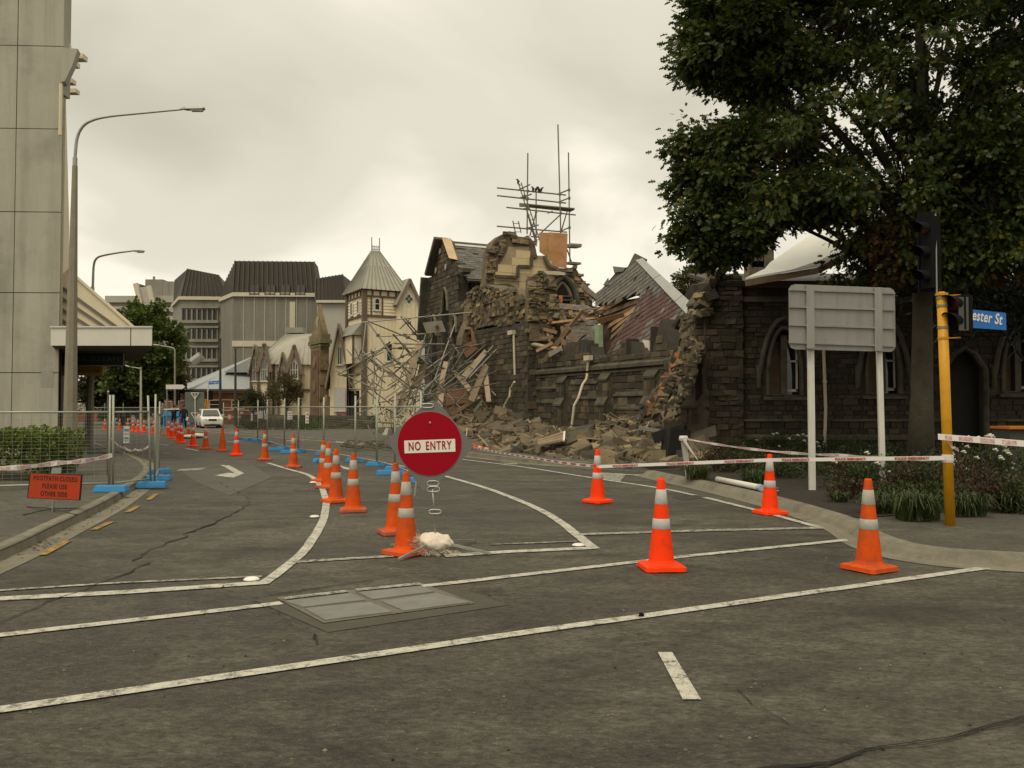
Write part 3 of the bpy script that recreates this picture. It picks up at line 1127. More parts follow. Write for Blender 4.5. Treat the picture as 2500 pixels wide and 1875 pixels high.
def masonry(thing_, fr, outer, holes=(), ch=(.16, .30), sw=(.25, .6), gap=.014, depth=.07, proud=(.0, .03), name='wall', core=None, thick=.6, jag=False, rough=.012, face_off=0.0, core_off=-.028):
    """coursed stones over a recessed mortar face and a solid core"""
    core = core or M('mortar', (.055, .048, .038), rough=.95, var=.2, scale=4)
    mb = MB()
    loops = [[Vector((a, z, 0)) for a, z in outer]] + [[Vector((a, z, 0)) for a, z in h] for h in holes]
    flat_ = [p for l in loops for p in l]
    tris = tessellate_polygon(loops)
    V = [fr.pt(p.x, p.y, face_off + core_off) for p in flat_]
    V2 = [fr.pt(p.x, p.y, face_off - thick) for p in flat_]
    k = len(V)
    Fc = []
    for tri in tris:
        a, b, c = (V[i] for i in tri)
        tri = tuple(tri)
        if (b - a).cross(c - a).dot(fr.n) < 0:
            tri = tri[::-1]
        Fc.append(tri)
        Fc.append(tuple(i + k for i in tri[::-1]))
    s0 = 0
    for l in loops:
        m = len(l)
        for i in range(m):
            a, b = s0 + i, s0 + (i + 1) % m
            Fc.append((a, b, b + k, a + k))
        s0 += m
    mb.add(V + V2, Fc)
    part = mb.build(name, core, thing_)
    zs = [z for a, z in outer]
    as_ = [a for a, z in outer]
    z = min(zs)
    lst = STONES.setdefault(thing_.name, [])
    while z < max(zs):
        h = random.uniform(*ch)
        a = min(as_) - random.uniform(0, sw[1])
        while a < max(as_):
            w = random.uniform(*sw)
            if random.random() < .12:
                w *= .55
            c = (a + w / 2, z + h / 2)
            t_ = .38
            corners = [(a + w * (.5 - t_), z + h * .15), (a + w * (.5 + t_), z + h * .15), (a + w * (.5 - t_), z + h * .85), (a + w * (.5 + t_), z + h * .85)]
            ok = sum(inpoly(q, outer) for q in corners) >= (2 if jag else 3) and inpoly(c, outer)
            if ok and not any(inpoly(q, hh) for hh in holes for q in corners + [c]):
                pr = random.uniform(*proud) + face_off
                g2 = gap / 2
                x0, x1, z0, z1 = a + g2, a + w - g2, z + g2, z + h - g2
                # clip to straight outer limits
                x0, x1 = max(x0, min(as_) + .002), min(x1, max(as_) - .002)
                z0, z1 = max(z0, min(zs)), min(z1, max(zs) + (.08 if jag else 0))
                if x1 - x0 > .05 and z1 - z0 > .05:
                    j = lambda: random.uniform(-rough, rough)
                    b_ = min(.025, (z1 - z0) * .15)
                    back = [(x0, z0), (x1, z0), (x1, z1), (x0, z1)]
                    frn = [(x0 + b_ * .6 + j(), z0 + b_ * .6 + j()), (x1 - b_ * .6 + j(), z0 + b_ * .6 + j()), (x1 - b_ * .6 + j(), z1 - b_ * .6 + j()), (x0 + b_ * .6 + j(), z1 - b_ * .6 + j())]
                    smb = MB()
                    VV = [fr.pt(x, y, face_off - depth) for x, y in back] + [fr.pt(x, y, pr - .018) for x, y in back] + [fr.pt(x, y, pr + j()) for x, y in frn]
                    FF_ = [(8, 9, 10, 11)]
                    for q in range(4):
                        q2 = (q + 1) % 4
                        FF_ += [(q, q2, q2 + 4, q + 4), (q + 4, q2 + 4, q2 + 8, q + 8)]
                    e1 = (VV[9] - VV[8]).cross(VV[10] - VV[8])
                    if e1.dot(fr.n) < 0:
                        FF_ = [f[::-1] for f in FF_]
                    smb.add(VV, FF_)
                    mid = fr.pt((x0 + x1) / 2, (z0 + z1) / 2)
                    lst.append(((x1 - x0) * (z1 - z0) * abs((EYE - mid).normalized().dot(fr.n)) / max(1, mid.y) ** 2, smb, part))
            a += w
        z += h
    return part


def finish_stones(thing_, mat_obj, mat_isl, limit=290, piece='stone'):
    lst = sorted(STONES.get(thing_.name, []), key=lambda q: -q[0])
    rest = {}
    for i, (s, smb, part) in enumerate(lst):
        if i < limit:
            smb.build(piece, mat_obj, part)
        else:
            r = rest.setdefault(part.name, (MB(), part))[0]
            o = len(r.v)
            r.v.extend(smb.v)
            r.f.extend([tuple(k + o for k in f) for f in smb.f])
    for r, part in rest.values():
        tag(r.build('small_stones', mat_isl, part), kind='stuff')


UP = Vector((0, 0, 1))
dark_pal = [(.066, .053, .037), (.088, .068, .046), (.050, .042, .032), (.100, .076, .050), (.076, .054, .044), (.058, .048, .036), (.125, .098, .064), (.044, .037, .028), (.080, .064, .046)]
tan_pal = [(.20, .15, .085), (.13, .105, .072), (.24, .185, .11), (.10, .083, .058), (.17, .12, .075), (.28, .22, .14), (.085, .07, .05), (.15, .13, .085)]
moss_c = (.045, .05, .028)
ds_o = stone_mat('church_stone', dark_pal, 'obj', moss=moss_c)
ds_i = stone_mat('church_stone_small', dark_pal, 'isl', moss=moss_c)
tn_o = stone_mat('rubble_core_stone', tan_pal, 'obj')
tn_i = stone_mat('rubble_core_small', tan_pal, 'isl')
dress = M('dressed_stone', (.16, .13, .09), rough=.9, var=.28, scale=2.5, fine=.15, fscale=40, bump=.5, bscale=25, c2=(.07, .065, .045), c2s=1.5, c2t=(.45, .7))
dress_d = M('dressed_stone_dark', (.085, .073, .052), rough=.9, var=.3, scale=2.5, fine=.15, fscale=40, bump=.5, bscale=25, c2=(.03, .033, .022), c2s=1.5, c2t=(.45, .7))
plaster = M('cream_ashlar', (.46, .36, .21), rough=.9, var=.12, scale=1.6, fine=.06, fscale=60, c2=(.36, .29, .17), c2s=.9, c2t=(.45, .65))
ply = M('plywood', (.48, .34, .20), rough=.75, var=.14, scale=2.5, c2=(.38, .25, .14), c2s=1.2, c2t=(.45, .7))
ply_red = M('plywood_red', (.38, .21, .095), rough=.75, var=.14, scale=2.2, c2=(.33, .14, .05), c2s=1.2, c2t=(.45, .7))
timber = M('old_timber', (.20, .135, .08), rough=.9, var=.25, scale=4, rnd=.5, bump=.3, bscale=30)
timber_g = M('grey_timber', (.23, .20, .155), rough=.9, var=.2, scale=4, rnd=.4, bump=.3, bscale=30)
timber_o = M('fresh_split_timber', (.25, .155, .08), rough=.9, var=.25, scale=4, rnd=.5)
slate_pal = [(.135, .125, .105), (.115, .106, .092), (.155, .142, .118), (.125, .112, .102), (.10, .095, .084)]
sl_o = stone_mat('slate_grey', slate_pal, 'obj', bump=.2, rough=.75)
sl_i = stone_mat('slate_grey_small', slate_pal, 'isl', bump=.2, rough=.75)
pur_pal = [(.090, .050, .046), (.104, .058, .052), (.080, .046, .042), (.112, .064, .055)]
sp_o = stone_mat('slate_purple', pur_pal, 'obj', bump=.2, rough=.75)
sp_i = stone_mat('slate_purple_small', pur_pal, 'isl', bump=.2, rough=.75)
lead = M('lead_flashing', (.40, .40, .37), rough=.5, var=.12, scale=3, metal=.2)
pvc = M('painted_downpipe', (.50, .43, .31), rough=.6, var=.12, scale=4)
pvc_w = M('white_painted', (.62, .58, .50), rough=.6, var=.08)
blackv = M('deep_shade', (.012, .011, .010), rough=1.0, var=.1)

# ================================================================== THE RUINED CHURCH
CP0 = Vector((6.5, 27.0, 0))
We = Vector((-.414, .910, 0)).normalized()
Wn = Vector((-.910, -.414, 0)).normalized()
FW = Frame(CP0, We, Wn)
church = thing('ruined_church', 'dark stone church with collapsed roof and broken gable behind heaps of rubble', 'church', CP0 + We * 12)


def jagged(pts, amp=.12, step=.35, only=None):
    """roughen the edges of an outline (a, z)"""
    out = []
    for i in range(len(pts)):
        p, q = Vector(pts[i]), Vector(pts[(i + 1) % len(pts)])
        out.append(tuple(p))
        if only is not None and i not in only:
            continue
        L = (q - p).length
        n = int(L / step)
        nn = Vector((-(q - p).y, (q - p).x)).normalized() if L > 0 else Vector((0, 0))
        for k in range(1, n):
            out.append(tuple(p.lerp(q, k / n) + nn * random.uniform(-amp, amp)))
    return out


# lower aisle wall, up to and above the string course
zs_ = 3.25
a_end = FW.px(1192, 1000)[0]
top = FW.poly([(1285, 862), (1300, 851), (1330, 842), (1346, 848), (1352, 890), (1362, 893), (1366, 852), (1382, 836), (1420, 830), (1442, 846), (1448, 872), (1458, 884), (1478, 878), (1492, 884), (1505, 852), (1528, 826), (1552, 836), (1584, 868)])
pier_t = FW.poly([(1588, 870), (1587, 797), (1612, 778), (1662, 776), (1672, 842), (1650, 872)])
base_r = [(0.0, 0.0), (a_end, 0.0), (a_end, top[0][1] - .2)]
prof = sorted(jagged(top, .05, .3)[:-3] + pier_t, key=lambda q: -q[0])
outer = base_r + prof + [(FW.px(1668, 876)[0], zs_), (0.0, zs_ + .15)]
MB().prism([FW.pt(.1, 0, -.2), FW.pt(a_end, 0, -.2), FW.pt(a_end, zs_ + .1, -.2), FW.pt(.1, zs_ + .1, -.2)], FW.n * -.3).build('wall_backing', M('mortar', (.055, .048, .038), rough=.95, var=.2, scale=4), church)
masonry(church, FW, outer, ch=(.2, .34), sw=(.3, .8), name='aisle_wall', proud=(0, .05))
# gable front on the street
gpx = [(1036, 1062), (1036, 752), (1046, 677), (1054, 675), (1063, 620), (1077, 583), (1084, 592), (1097, 636), (1110, 640), (1117, 690), (1117, 735), (1128, 760), (1126, 1060)]
gp = FW.poly(gpx)
gp[0] = (gp[0][0], 0.0)
gp[-1] = (gp[-1][0], 0.0)


def lancet(fr, a, z0, z1, w):
    h = w * 1.3
    P = [(a - w / 2, z0), (a + w / 2, z0), (a + w / 2, z1 - h)]
    for k in range(1, 6):
        t_ = k / 6
        P.append((a + w / 2 * (1 - t_ ** 1.6), z1 - h + h * math.sin(t_ * math.pi / 2)))
    P.append((a, z1))
    for k in range(5, 0, -1):
        t_ = k / 6
        P.append((a - w / 2 * (1 - t_ ** 1.6), z1 - h + h * math.sin(t_ * math.pi / 2)))
    P.append((a - w / 2, z1 - h))
    return P


l1a, l1z = FW.px(1060, 770)
l2a, l2z = FW.px(1087, 720)
holes = [lancet(FW, l1a, 2.6, l1z, 1.0), lancet(FW, l2a, 3.0, l2z + .4, 1.1), lancet(FW, FW.px(1110, 800)[0], 3.0, FW.px(1110, 770)[1], .8)]
masonry(church, FW, jagged(gp, .06, .4, only=(6, 7, 8, 9, 10, 11)), holes, ch=(.2, .34), sw=(.3, .75), name='gable_wall', thick=.7, jag=True)
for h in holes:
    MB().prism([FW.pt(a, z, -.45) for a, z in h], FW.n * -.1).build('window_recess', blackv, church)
    pth = [FW.pt(a, z, .03) for a, z in h[2:]]
    MB().tube(pth, .11, 6).build('window_surround', dress, church)
for u, v in ((1076, 614), (1066, 660), (1090, 652)):              # wall-anchor plates
    a, z = FW.px(u, v)
    MB().prism([FW.pt(a + .16 * math.cos(k * math.pi / 4 + .39), z + .2 * math.sin(k * math.pi / 4 + .39), .05) for k in range(8)], FW.n * .03).build('anchor_plate', M('plate_pale', (.30, .31, .28), rough=.7), church)
# gable coping boards on the far slope
for p, q in (((1036, 830), (1046, 678)), ((1055, 672), (1079, 582))):
    a, b = FW.px(*p), FW.px(*q)
    MB().bar(FW.pt(*a, .05), FW.pt(*b, .05), .24, .9, up=FW.n).build('gable_coping', dress_d, church)
# pier of broken walling beside the gable
ppx = [(1126, 1062), (1127, 800), (1129, 738), (1150, 704), (1180, 694), (1212, 708), (1246, 704), (1274, 722), (1282, 765), (1289, 832), (1287, 1000), (1287, 1045)]
pp = FW.poly(ppx, .5)
pp[0], pp[-1] = (pp[0][0], 0.0), (pp[-1][0], 0.0)
low = [pp[0], (pp[0][0], 5.8), (pp[-1][0], 5.6), pp[-1]]
masonry(church, FW, low, ch=(.2, .34), sw=(.3, .7), name='pier_wall', face_off=.5, thick=1.3)
FE = Frame(FW.pt(pp[-1][0], 0, .5), -Wn, -We)
masonry(church, FE, [(0.03, 0), (1.75, 0), (1.75, 5.6), (.03, 5.6)], ch=(.2, .34), sw=(.3, .6), name='pier_return_wall', thick=.2, face_off=.04)
ds_list = STONES[church.name]
rubble_wall = thing('broken_rubble_wall', 'ragged tan stone wall core standing above the church, faced with cream ashlar', 'ruined wall', CP0 + We * 20)
up_ = jagged([(pp[0][0], 5.85), pp[1], pp[2], pp[3], pp[4], pp[5], pp[6], pp[7], pp[8], pp[9], (pp[-1][0], 5.65)], .10, .35)
masonry(rubble_wall, FW, up_, ch=(.10, .26), sw=(.16, .55), name='wall_stump', face_off=.44, thick=1.2, proud=(-.10, .16), rough=.05, jag=True, core=M('rubble_mortar', (.13, .10, .062), rough=.95, var=.3, scale=3, bump=1, bscale=12))
masonry(rubble_wall, FE, jagged([(0.02, 5.62), (1.65, 5.62), (1.65, 6.6), (1.2, 7.6), (.7, 8.0), (.05, 7.6)], .08, .3, only=(1, 2, 3, 4)), ch=(.10, .24), sw=(.16, .45), name='stump_return', thick=.3, face_off=.04, proud=(-.05, .14), rough=.05, jag=True, core=MATS['rubble_mortar'])
# tall cross wall behind, with arch and cream facing
XR = Vector((.91, .414, 0)).normalized()
XN = Vector((.414, -.91, 0)).normalized()
FX = Frame(CP0 + We * 20 - Wn * .4, XR, XN)
xpx = [(1128, 842), (1150, 740), (1188, 690), (1192, 640), (1197, 608), (1206, 588), (1222, 574), (1240, 566), (1260, 571), (1270, 582), (1290, 574), (1304, 590), (1312, 625), (1318, 655), (1388, 658), (1404, 650), (1420, 678), (1436, 698), (1450, 722), (1440, 760), (1432, 842)]
xp = FX.poly(xpx)
arch_out = [(1333, 742), (1336, 722), (1346, 700), (1360, 684), (1371, 677), (1383, 684), (1396, 700), (1405, 722), (1408, 742)]
arch_in = [(1345, 742), (1349, 722), (1357, 706), (1371, 691), (1385, 706), (1392, 722), (1395, 742)]
cream_px = [(1241, 602), (1292, 602), (1294, 624), (1328, 624), (1338, 642), (1359, 663), (1374, 672), (1400, 684), (1412, 720), (1412, 730), (1280, 726), (1277, 708), (1256, 699), (1241, 692), (1208, 694), (1205, 681), (1208, 673), (1222, 642), (1238, 615)]
masonry(rubble_wall, FX, jagged(xp, .10, .4, only=tuple(range(0, 19))), [FX.poly(cream_px)], ch=(.11, .28), sw=(.16, .6), name='cross_wall', proud=(-.10, .18), rough=.05, jag=True, thick=.9, core=MATS['rubble_mortar'])
# ashlar facing, block by block
inner_hole = FX.poly(arch_out)
cz = FX.poly(cream_px)
za, zb = min(z for a, z in cz), max(z for a, z in cz)
aa, ab = min(a for a, z in cz), max(a for a, z in cz)
back = MB()
loops = [[Vector((a, z, 0)) for a, z in cz]]
tri = tessellate_polygon(loops)
back.add([FX.pt(a, z, -.02) for a, z in cz], [tuple(t_) if (FX.pt(*cz[t_[1]]) - FX.pt(*cz[t_[0]])).cross(FX.pt(*cz[t_[2]]) - FX.pt(*cz[t_[0]])).dot(XN) > 0 else tuple(t_[::-1]) for t_ in tri])
back.add([FX.pt(a, z, -.9) for a, z in cz], [tuple(t_) for t_ in tri])
facing = back.build('ashlar_facing', M('ashlar_joint', (.30, .24, .15), rough=.9), rubble_wall)
z = za
row = 0
while z < zb:
    h = .44
    a = aa - (row % 2) * .45
    while a < ab:
        w = random.choice((.7, .9, 1.1))
        q = [(a + .008, z + .008), (a + w - .008, z + .008), (a + w - .008, z + h - .008), (a + .008, z + h - .008)]
        c = (a + w / 2, z + h / 2)
        n_in = sum(inpoly(p, cz) for p in q)
        if n_in >= 3 and not inpoly(c, inner_hole):
            MB().prism([FX.pt(x, y, -.03) for x, y in q], FX.n * random.uniform(.055, .065)).build('ashlar_block', M('cream_ashlar_block', (.47, .37, .22), rough=.9, var=.10, scale=1.6, rnd=.16, fine=.05, fscale=60), facing)
        a += w
    z += h
    row += 1
# stepped string mould
st = [FX.px(*p) for p in ((1207, 675), (1262, 678), (1263, 651), (1295, 652), (1296, 627), (1309, 627))]
for p, q in zip(st[:-1], st[1:]):
    MB().bar(FX.pt(*p, .08), FX.pt(*q, .08), .16, .16, up=FX.n).build('string_moulding', dress_d, rubble_wall)
# pointed arch rings and dark opening
for pts, r_, off, m_ in ((arch_out, .17, .10, dress_d), (arch_in, .10, .05, dress)):
    pth = curve_pts([FX.pt(*FX.px(u, v), off) for u, v in pts], 3)
    MB().tube(pth, r_, 8).build('arch_ring', m_, rubble_wall)
rim = [FX.px(u, v) for u, v in arch_out]
MB().prism([FX.pt(a, z, .04) for a, z in rim], FX.n * -.03).build('arch_soffit', M('arch_soffit', (.045, .05, .04), rough=.95, var=.3), rubble_wall)
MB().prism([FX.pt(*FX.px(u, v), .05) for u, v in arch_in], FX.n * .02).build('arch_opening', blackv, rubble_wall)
for v0 in (724, 733):
    MB().bar(FX.pt(*FX.px(1346, v0), .12), FX.pt(*FX.px(1394, v0), .12), .10, .12, up=FX.n).build('arch_ledge', dress_d, rubble_wall)
MB().prism([FX.pt(*FX.px(u, v), .16) for u, v in ((1361, 722), (1370, 722), (1369, 740), (1361, 740))], FX.n * .03).build('orange_board', M('faded_orange', (.50, .12, .05), rough=.7, var=.1), rubble_wall)
MB().prism([FX.pt(*FX.px(u, v), .06) for u, v in ((1282, 719), (1334, 721), (1332, 736), (1292, 733))], FX.n * .02).build('red_dado', M('red_dado', (.30, .075, .025), rough=.8, var=.15), rubble_wall)
# fallen stone slab and curved hood piece on the ledge
MB().prism([FX.pt(*FX.px(u, v), .2) for u, v in ((1318, 664), (1352, 664), (1373, 668), (1372, 674), (1330, 672))], FX.n * .15).build('ledge_slab', M('pale_stone', (.48, .42, .30), var=.1), rubble_wall)
hood = curve_pts([FX.pt(*FX.px(u, v), .2) for u, v in ((1326, 626), (1331, 640), (1340, 652), (1358, 660))], 4)
MB().tube(hood, .15, 6).build('hood_moulding', dress, rubble_wall)
finish_stones(rubble_wall, tn_o, tn_i, 280)
# aisle-wall dressings
for z0, h_, o_, nm in ((zs_ - .12, .24, .13, 'string_course'), (zs_ - .28, .10, .07, 'string_course'), (.62, .16, .16, 'plinth_course'), (0, .62, .12, 'plinth')):
    a0, a1 = 1.0, a_end
    n = int((a1 - a0) / 1.4)
    par = MB()
    for k in range(n):
        x0, x1 = a0 + (a1 - a0) * k / n + .006, a0 + (a1 - a0) * (k + 1) / n - .006
        par.prism([FW.pt(x0, z0, -.05), FW.pt(x0, z0, o_), FW.pt(x0, z0 + h_ * .55, o_), FW.pt(x0, z0 + h_, .0), FW.pt(x0, z0 + h_, -.05)], FW.e * (x1 - x0))
    par.build(nm, dress_d, church)
# weathered sloping offsets between the buttresses
for u0, u1, v0 in ((1300, 1365, 985), (1400, 1470, 975), (1500, 1580, 968), (1500, 1575, 1000), (1630, 1700, 955), (1300, 1360, 952), (1395, 1460, 940), (1205, 1270, 990), (1640, 1705, 1010)):
    a0, z0 = FW.px(u0, v0)
    a1, _ = FW.px(u1, v0)
    MB().prism([FW.pt(a0, z0, .0), FW.pt(a0, z0, .07), FW.pt(a0, z0 + .05, .07), FW.pt(a0, z0 + .24, .0)], FW.e * (a1 - a0)).build('sloped_offset', dress_d, church)


def buttress(fr, a, w, steps, parent, cap=.4):
    """stepped buttress: steps = [(top z, depth)] from the ground up, each with a sloped cap"""
    z = 0
    P = [(0, -.05)]
    prof = [(-.05, 0.0), (steps[0][1], 0.0)]
    for i, (zt, d) in enumerate(steps):
        d2 = steps[i + 1][1] if i + 1 < len(steps) else 0.0
        prof += [(d, zt), (d2, zt + cap)]
    prof.append((-.05, steps[-1][0] + cap))
    MB().prism([fr.pt(a - w / 2, z_, d) for d, z_ in prof], fr.e * w).build('buttress', M('buttress_stone', (.095, .075, .052), rough=.92, var=.3, scale=2.2, fine=.2, fscale=35, bump=.8, bscale=10, c2=(.045, .045, .03), c2s=1.2, c2t=(.45, .7)), parent)
    # quoin blocks standing a little proud on both edges, and slab caps
    for i, (zt, d) in enumerate(steps):
        z0 = steps[i - 1][0] + cap if i else 0.1
        z = z0
        k = 0
        while z < zt - .15:
            h = random.uniform(.24, .36)
            for s in (-1, 1):
                ww = w * random.uniform(.38, .46)
                c = a + s * (w / 2 - ww / 2 + .012)
                MB().prism([fr.pt(c - ww / 2, z + .01, d - .06), fr.pt(c + ww / 2, z + .01, d - .06), fr.pt(c + ww / 2, min(z + h, zt) - .01, d - .06), fr.pt(c - ww / 2, min(z + h, zt) - .01, d - .06)], fr.n * .085).build('quoin', ds_o, parent)
            z += h
        d2 = steps[i + 1][1] if i + 1 < len(steps) else 0.0
        MB().prism([fr.pt(a - w / 2 - .03, zt - .03, d + .06), fr.pt(a - w / 2 - .03, zt + .05, d + .06), fr.pt(a - w / 2 - .03, zt + cap + .08, d2), fr.pt(a - w / 2 - .03, zt + cap, d2)], fr.e * (w + .06)).build('sloped_cap', dress_d, parent)


for u in (1238, 1378, 1483, 1597):
    a, _ = FW.px(u, 1000)
    buttress(FW, a, .7, [(1.7, .34), (2.7, .20)], church, cap=.28)
a, _ = FW.px(1728, 900)
buttress(FW, .35, .9, [(1.6, .6), (3.0, .42), (5.0, .3)], church, cap=.4)
finish_stones(church, ds_o, ds_i, 290)
# nave roof behind the gable with its ridge boards
pk = FW.px(1077, 588)
el = FW.px(1128, 690)
rid = FW.pt(pk[0] - .15, pk[1] - .15, -.3)
eav = FW.pt(el[0] - .3, el[1] + .1, -.3)
back_v = -Wn * 5.6
left_e = FW.pt(pk[0] + (pk[0] - el[0]) * .85, el[1] + .1, -.3)
rs = MB()
for p, q in ((rid, eav), (rid, left_e)):
    d = (q - p)
    nn = d.cross(back_v).normalized()
    if nn.z < 0:
        nn = -nn
    rs.prism([p, q, q + back_v, p + back_v], nn * -.12)
nave = rs.build('nave_roof', M('roof_deck', (.06, .05, .04), rough=.95), church)


def slate_patch(parent, O, cdir, sdir, inside, lc, ls, cw=.26, ch_=.30, sel=None, lim=290, mats=(None, None), drop=.04, jit=.02):
    """rows of single slates: cdir along the course, sdir down the slope"""
    cdir, sdir = cdir.normalized(), sdir.normalized()
    nn = cdir.cross(sdir).normalized()
    if nn.dot(EYE - O) < 0:
        nn = -nn
    out = []
    for j in range(int(ls / ch_)):
        for i in range(int(lc / cw) + 1):
            c = O + cdir * ((i + (.5 if j % 2 else 0)) * cw) + sdir * (j * ch_ + ch_ / 2)
            if not inside(c) or random.random() < drop:
                continue
            a, b = cw / 2 - .006, ch_ * .62
            k = random.uniform(-jit, jit)
            n0, n1 = nn * (.012 + random.uniform(0, .006)), nn * (.032 + random.uniform(0, .012))
            P = [c - cdir * a - sdir * b + n0, c + cdir * a - sdir * b + n0, c + cdir * (a + k * .3) + sdir * (b + k) + n1, c - cdir * (a - k * .3) + sdir * (b - k) + n1]
            mb = MB().prism(P, nn * .010)
            out.append((mb, sel(i, j, c) if sel else 0))
    random.shuffle(out)
    rest = {}
    for q, (mb, s) in enumerate(out):
        mo, mi = (mats[s] if isinstance(mats[s], tuple) else mats)
        if q < lim:
            mb.build('slate', mo, parent)
        else:
            r = rest.setdefault(s, MB())
            o = len(r.v)
            r.v.extend(mb.v)
            r.f.extend([tuple(x + o for x in f) for f in mb.f])
    for s, r in rest.items():
        tag(r.build('small_slates', (mats[s] if isinstance(mats[s], tuple) else mats)[1], parent), kind='stuff')


sl = (eav - rid)
slate_patch(nave, rid + sl.normalized() * .35, back_v, sl, lambda c: True, 5.0, sl.length - .4, .34, .26, mats=((sl_o, sl_i),), sel=lambda i, j, c: 0, lim=200)
MB().bar(rid + UP * .08, rid + back_v * .98 + UP * .08, .25, .12).build('ridge_cap', M('ridge_brown', (.16, .115, .085), rough=.9), church)
rn = sl.cross(back_v).normalized()
if rn.z < 0:
    rn = -rn
MB().prism([rid + rn * .05 + sl * .01, rid + sl * .075 + rn * .05, rid + sl * .075 + back_v * .98 + rn * .05, rid + sl * .01 + back_v * .98 + rn * .05], rn * .03).build('ridge_flashing', M('pale_flashing', (.46, .45, .40), rough=.6, var=.08), church)
# plywood tacked over the gable verge, white sheet and gutter timbers below
pl = [AT(1079, 581, 50.3), AT(1099, 582, 50.0), AT(1116, 634, 48.6), AT(1096, 630, 48.9)]
MB().prism(pl, Vector((.04, .06, .0))).build('plywood_patch', ply, church)
wb = [rid + rn * .25 + sl * .42 + back_v * .33, rid + rn * .25 + sl * .42 + back_v * .62, rid + rn * .25 + sl * .80 + back_v * .70, rid + rn * .25 + sl * .80 + back_v * .40]
o = MB().prism(wb, rn * .02).build('loose_white_sheet', M('white_sheet', (.58, .57, .53), rough=.6), church)
MB().bar(AT(1124, 660, 47.5), AT(1168, 660, 49.5), .28, .22).build('eaves_timber', dress, church)
hole_ = [AT(1120, 664, 49.8), AT(1165, 662, 51), AT(1160, 700, 51), AT(1128, 745, 49.6)]
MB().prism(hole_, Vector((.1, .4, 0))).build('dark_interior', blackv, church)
# downpipes: upper lengths straight, lower ones buckled
def pipe(px, off, r_=.055, parent=church, m_=pvc):
    return MB().tube([FW.pt(*FW.px(u, v, o_), o_) for (u, v), o_ in zip(px, off)], r_, 8).build('downpipe', m_, parent)


pipe([(1254, 812), (1257, 915)], [.6, .6])
MB().box(FW.pt(*FW.px(1250, 812, .6), .62), (.5, .22, .2), Matrix.Rotation(math.atan2(We.y, We.x), 3, 'Z')).build('hopper', pvc, church)
pipe([(1256, 932), (1246, 950), (1244, 968), (1232, 990), (1229, 1008)], [.75, .75, .8, .8, .85])
pipe([(1438, 868), (1434, 905)], [.2, .2])
MB().box(FW.pt(*FW.px(1437, 874, .2), .22), (.42, .2, .2), Matrix.Rotation(math.atan2(We.y, We.x), 3, 'Z')).build('hopper', pvc, church)
pipe([(1434, 912), (1432, 925), (1422, 940), (1412, 972), (1402, 990), (1396, 1040), (1391, 1058)], [.25, .3, .5, .75, .9, .95, 1.0])
# remnants in the breach: green post, window jambs, boards
MB().prism([FW.pt(*FW.px(u, v, -.8), -.8) for u, v in ((1461, 793), (1471, 793), (1474, 880), (1464, 880))], FW.n * .2).build('green_post', M('green_paint_flaking', (.22, .30, .17), rough=.8, var=.2, scale=5), church)
for u, w in ((1281, .16), (1292, .10), (1300, .16)):
    MB().prism([FW.pt(*FW.px(u, 790, -.2), -.2), FW.pt(*FW.px(u + w * 40, 790, -.2), -.2), FW.pt(*FW.px(u + w * 40, 856, -.2), -.2), FW.pt(*FW.px(u, 862, -.2), -.2)], FW.n * .12).build('window_jamb', dress if w > .1 else lead, church)
MB().prism([FW.pt(*FW.px(u, v, -.4), -.4) for u, v in ((1572, 830), (1587, 832), (1588, 860), (1571, 848))], FW.n * .05).build('white_board', pvc_w, church)

# ------------------------------------------------------------------ fallen slate roof with verge flashing
A3, B3, C3 = AT(1562, 634, 37.5), AT(1692, 762, 29.2), AT(1490, 880, 35.5)
rfn = (B3 - A3).cross(C3 - A3).normalized()
if rfn.dot(EYE - A3) < 0:
    rfn = -rfn
onr = lambda u, v: ON(u, v, A3, rfn)
fallen = thing('fallen_slate_roof', 'big tilted slab of slate roof, grey above and patterned purple below, with pale verge', 'roof', onr(1590, 800))
roof_px = [(1450, 726), (1480, 693), (1505, 663), (1535, 650), (1560, 634), (1692, 760), (1672, 785), (1640, 812), (1590, 848), (1545, 880), (1478, 890), (1498, 832), (1540, 770), (1572, 718), (1545, 719), (1500, 737), (1456, 745)]
MB().prism([onr(*p) for p in roof_px], rfn * -.16).build('roof_boarding', M('roof_deck', (.06, .05, .04)), fallen)
cdir = (onr(1450, 722) - onr(1562, 634))
cdir = cdir.normalized()
sdir = (B3 - A3)
sdir = (sdir - cdir * sdir.dot(cdir)).normalized()


def to_px(p):
    d = p - EYE
    y = d.y * CP + d.z * SP
    z = -d.y * SP + d.z * CP
    return (CW / 2 + FPX * d.x / y, CH / 2 - FPX * z / y)


s_lim = (onr(1588, 704) - A3).dot(sdir)


def sel(i, j, c):
    s = (c - A3).dot(sdir)
    if s < s_lim:
        return 0
    k, l = (i + 40) % 9 - 4, (j + 3) % 9 - 4
    return 0 if (abs(k) + abs(l) <= 2 and not (k == 0 and l == 0)) or ((i * 7 + j * 3) % 17 == 0) else 1


slate_patch(fallen, A3 - cdir * 9.0, cdir, sdir, lambda c: inpoly(to_px(c), roof_px), 24, 14, .30, .26, sel=sel, lim=300, mats=((sl_o, sl_i), (sp_o, sp_i)), drop=.015)
fa, fb_, fc_, fd = onr(1556, 637), onr(1572, 632), onr(1704, 752), onr(1684, 772)
seg = 5
for k in range(seg):
    p = [fa.lerp(fd, k / seg), fb_.lerp(fc_, k / seg), fb_.lerp(fc_, (k + .985) / seg), fa.lerp(fd, (k + .985) / seg)]
    MB().prism([q + rfn * .06 for q in p], rfn * (.03 + .01 * (k % 2))).build('verge_flashing', lead, fallen)
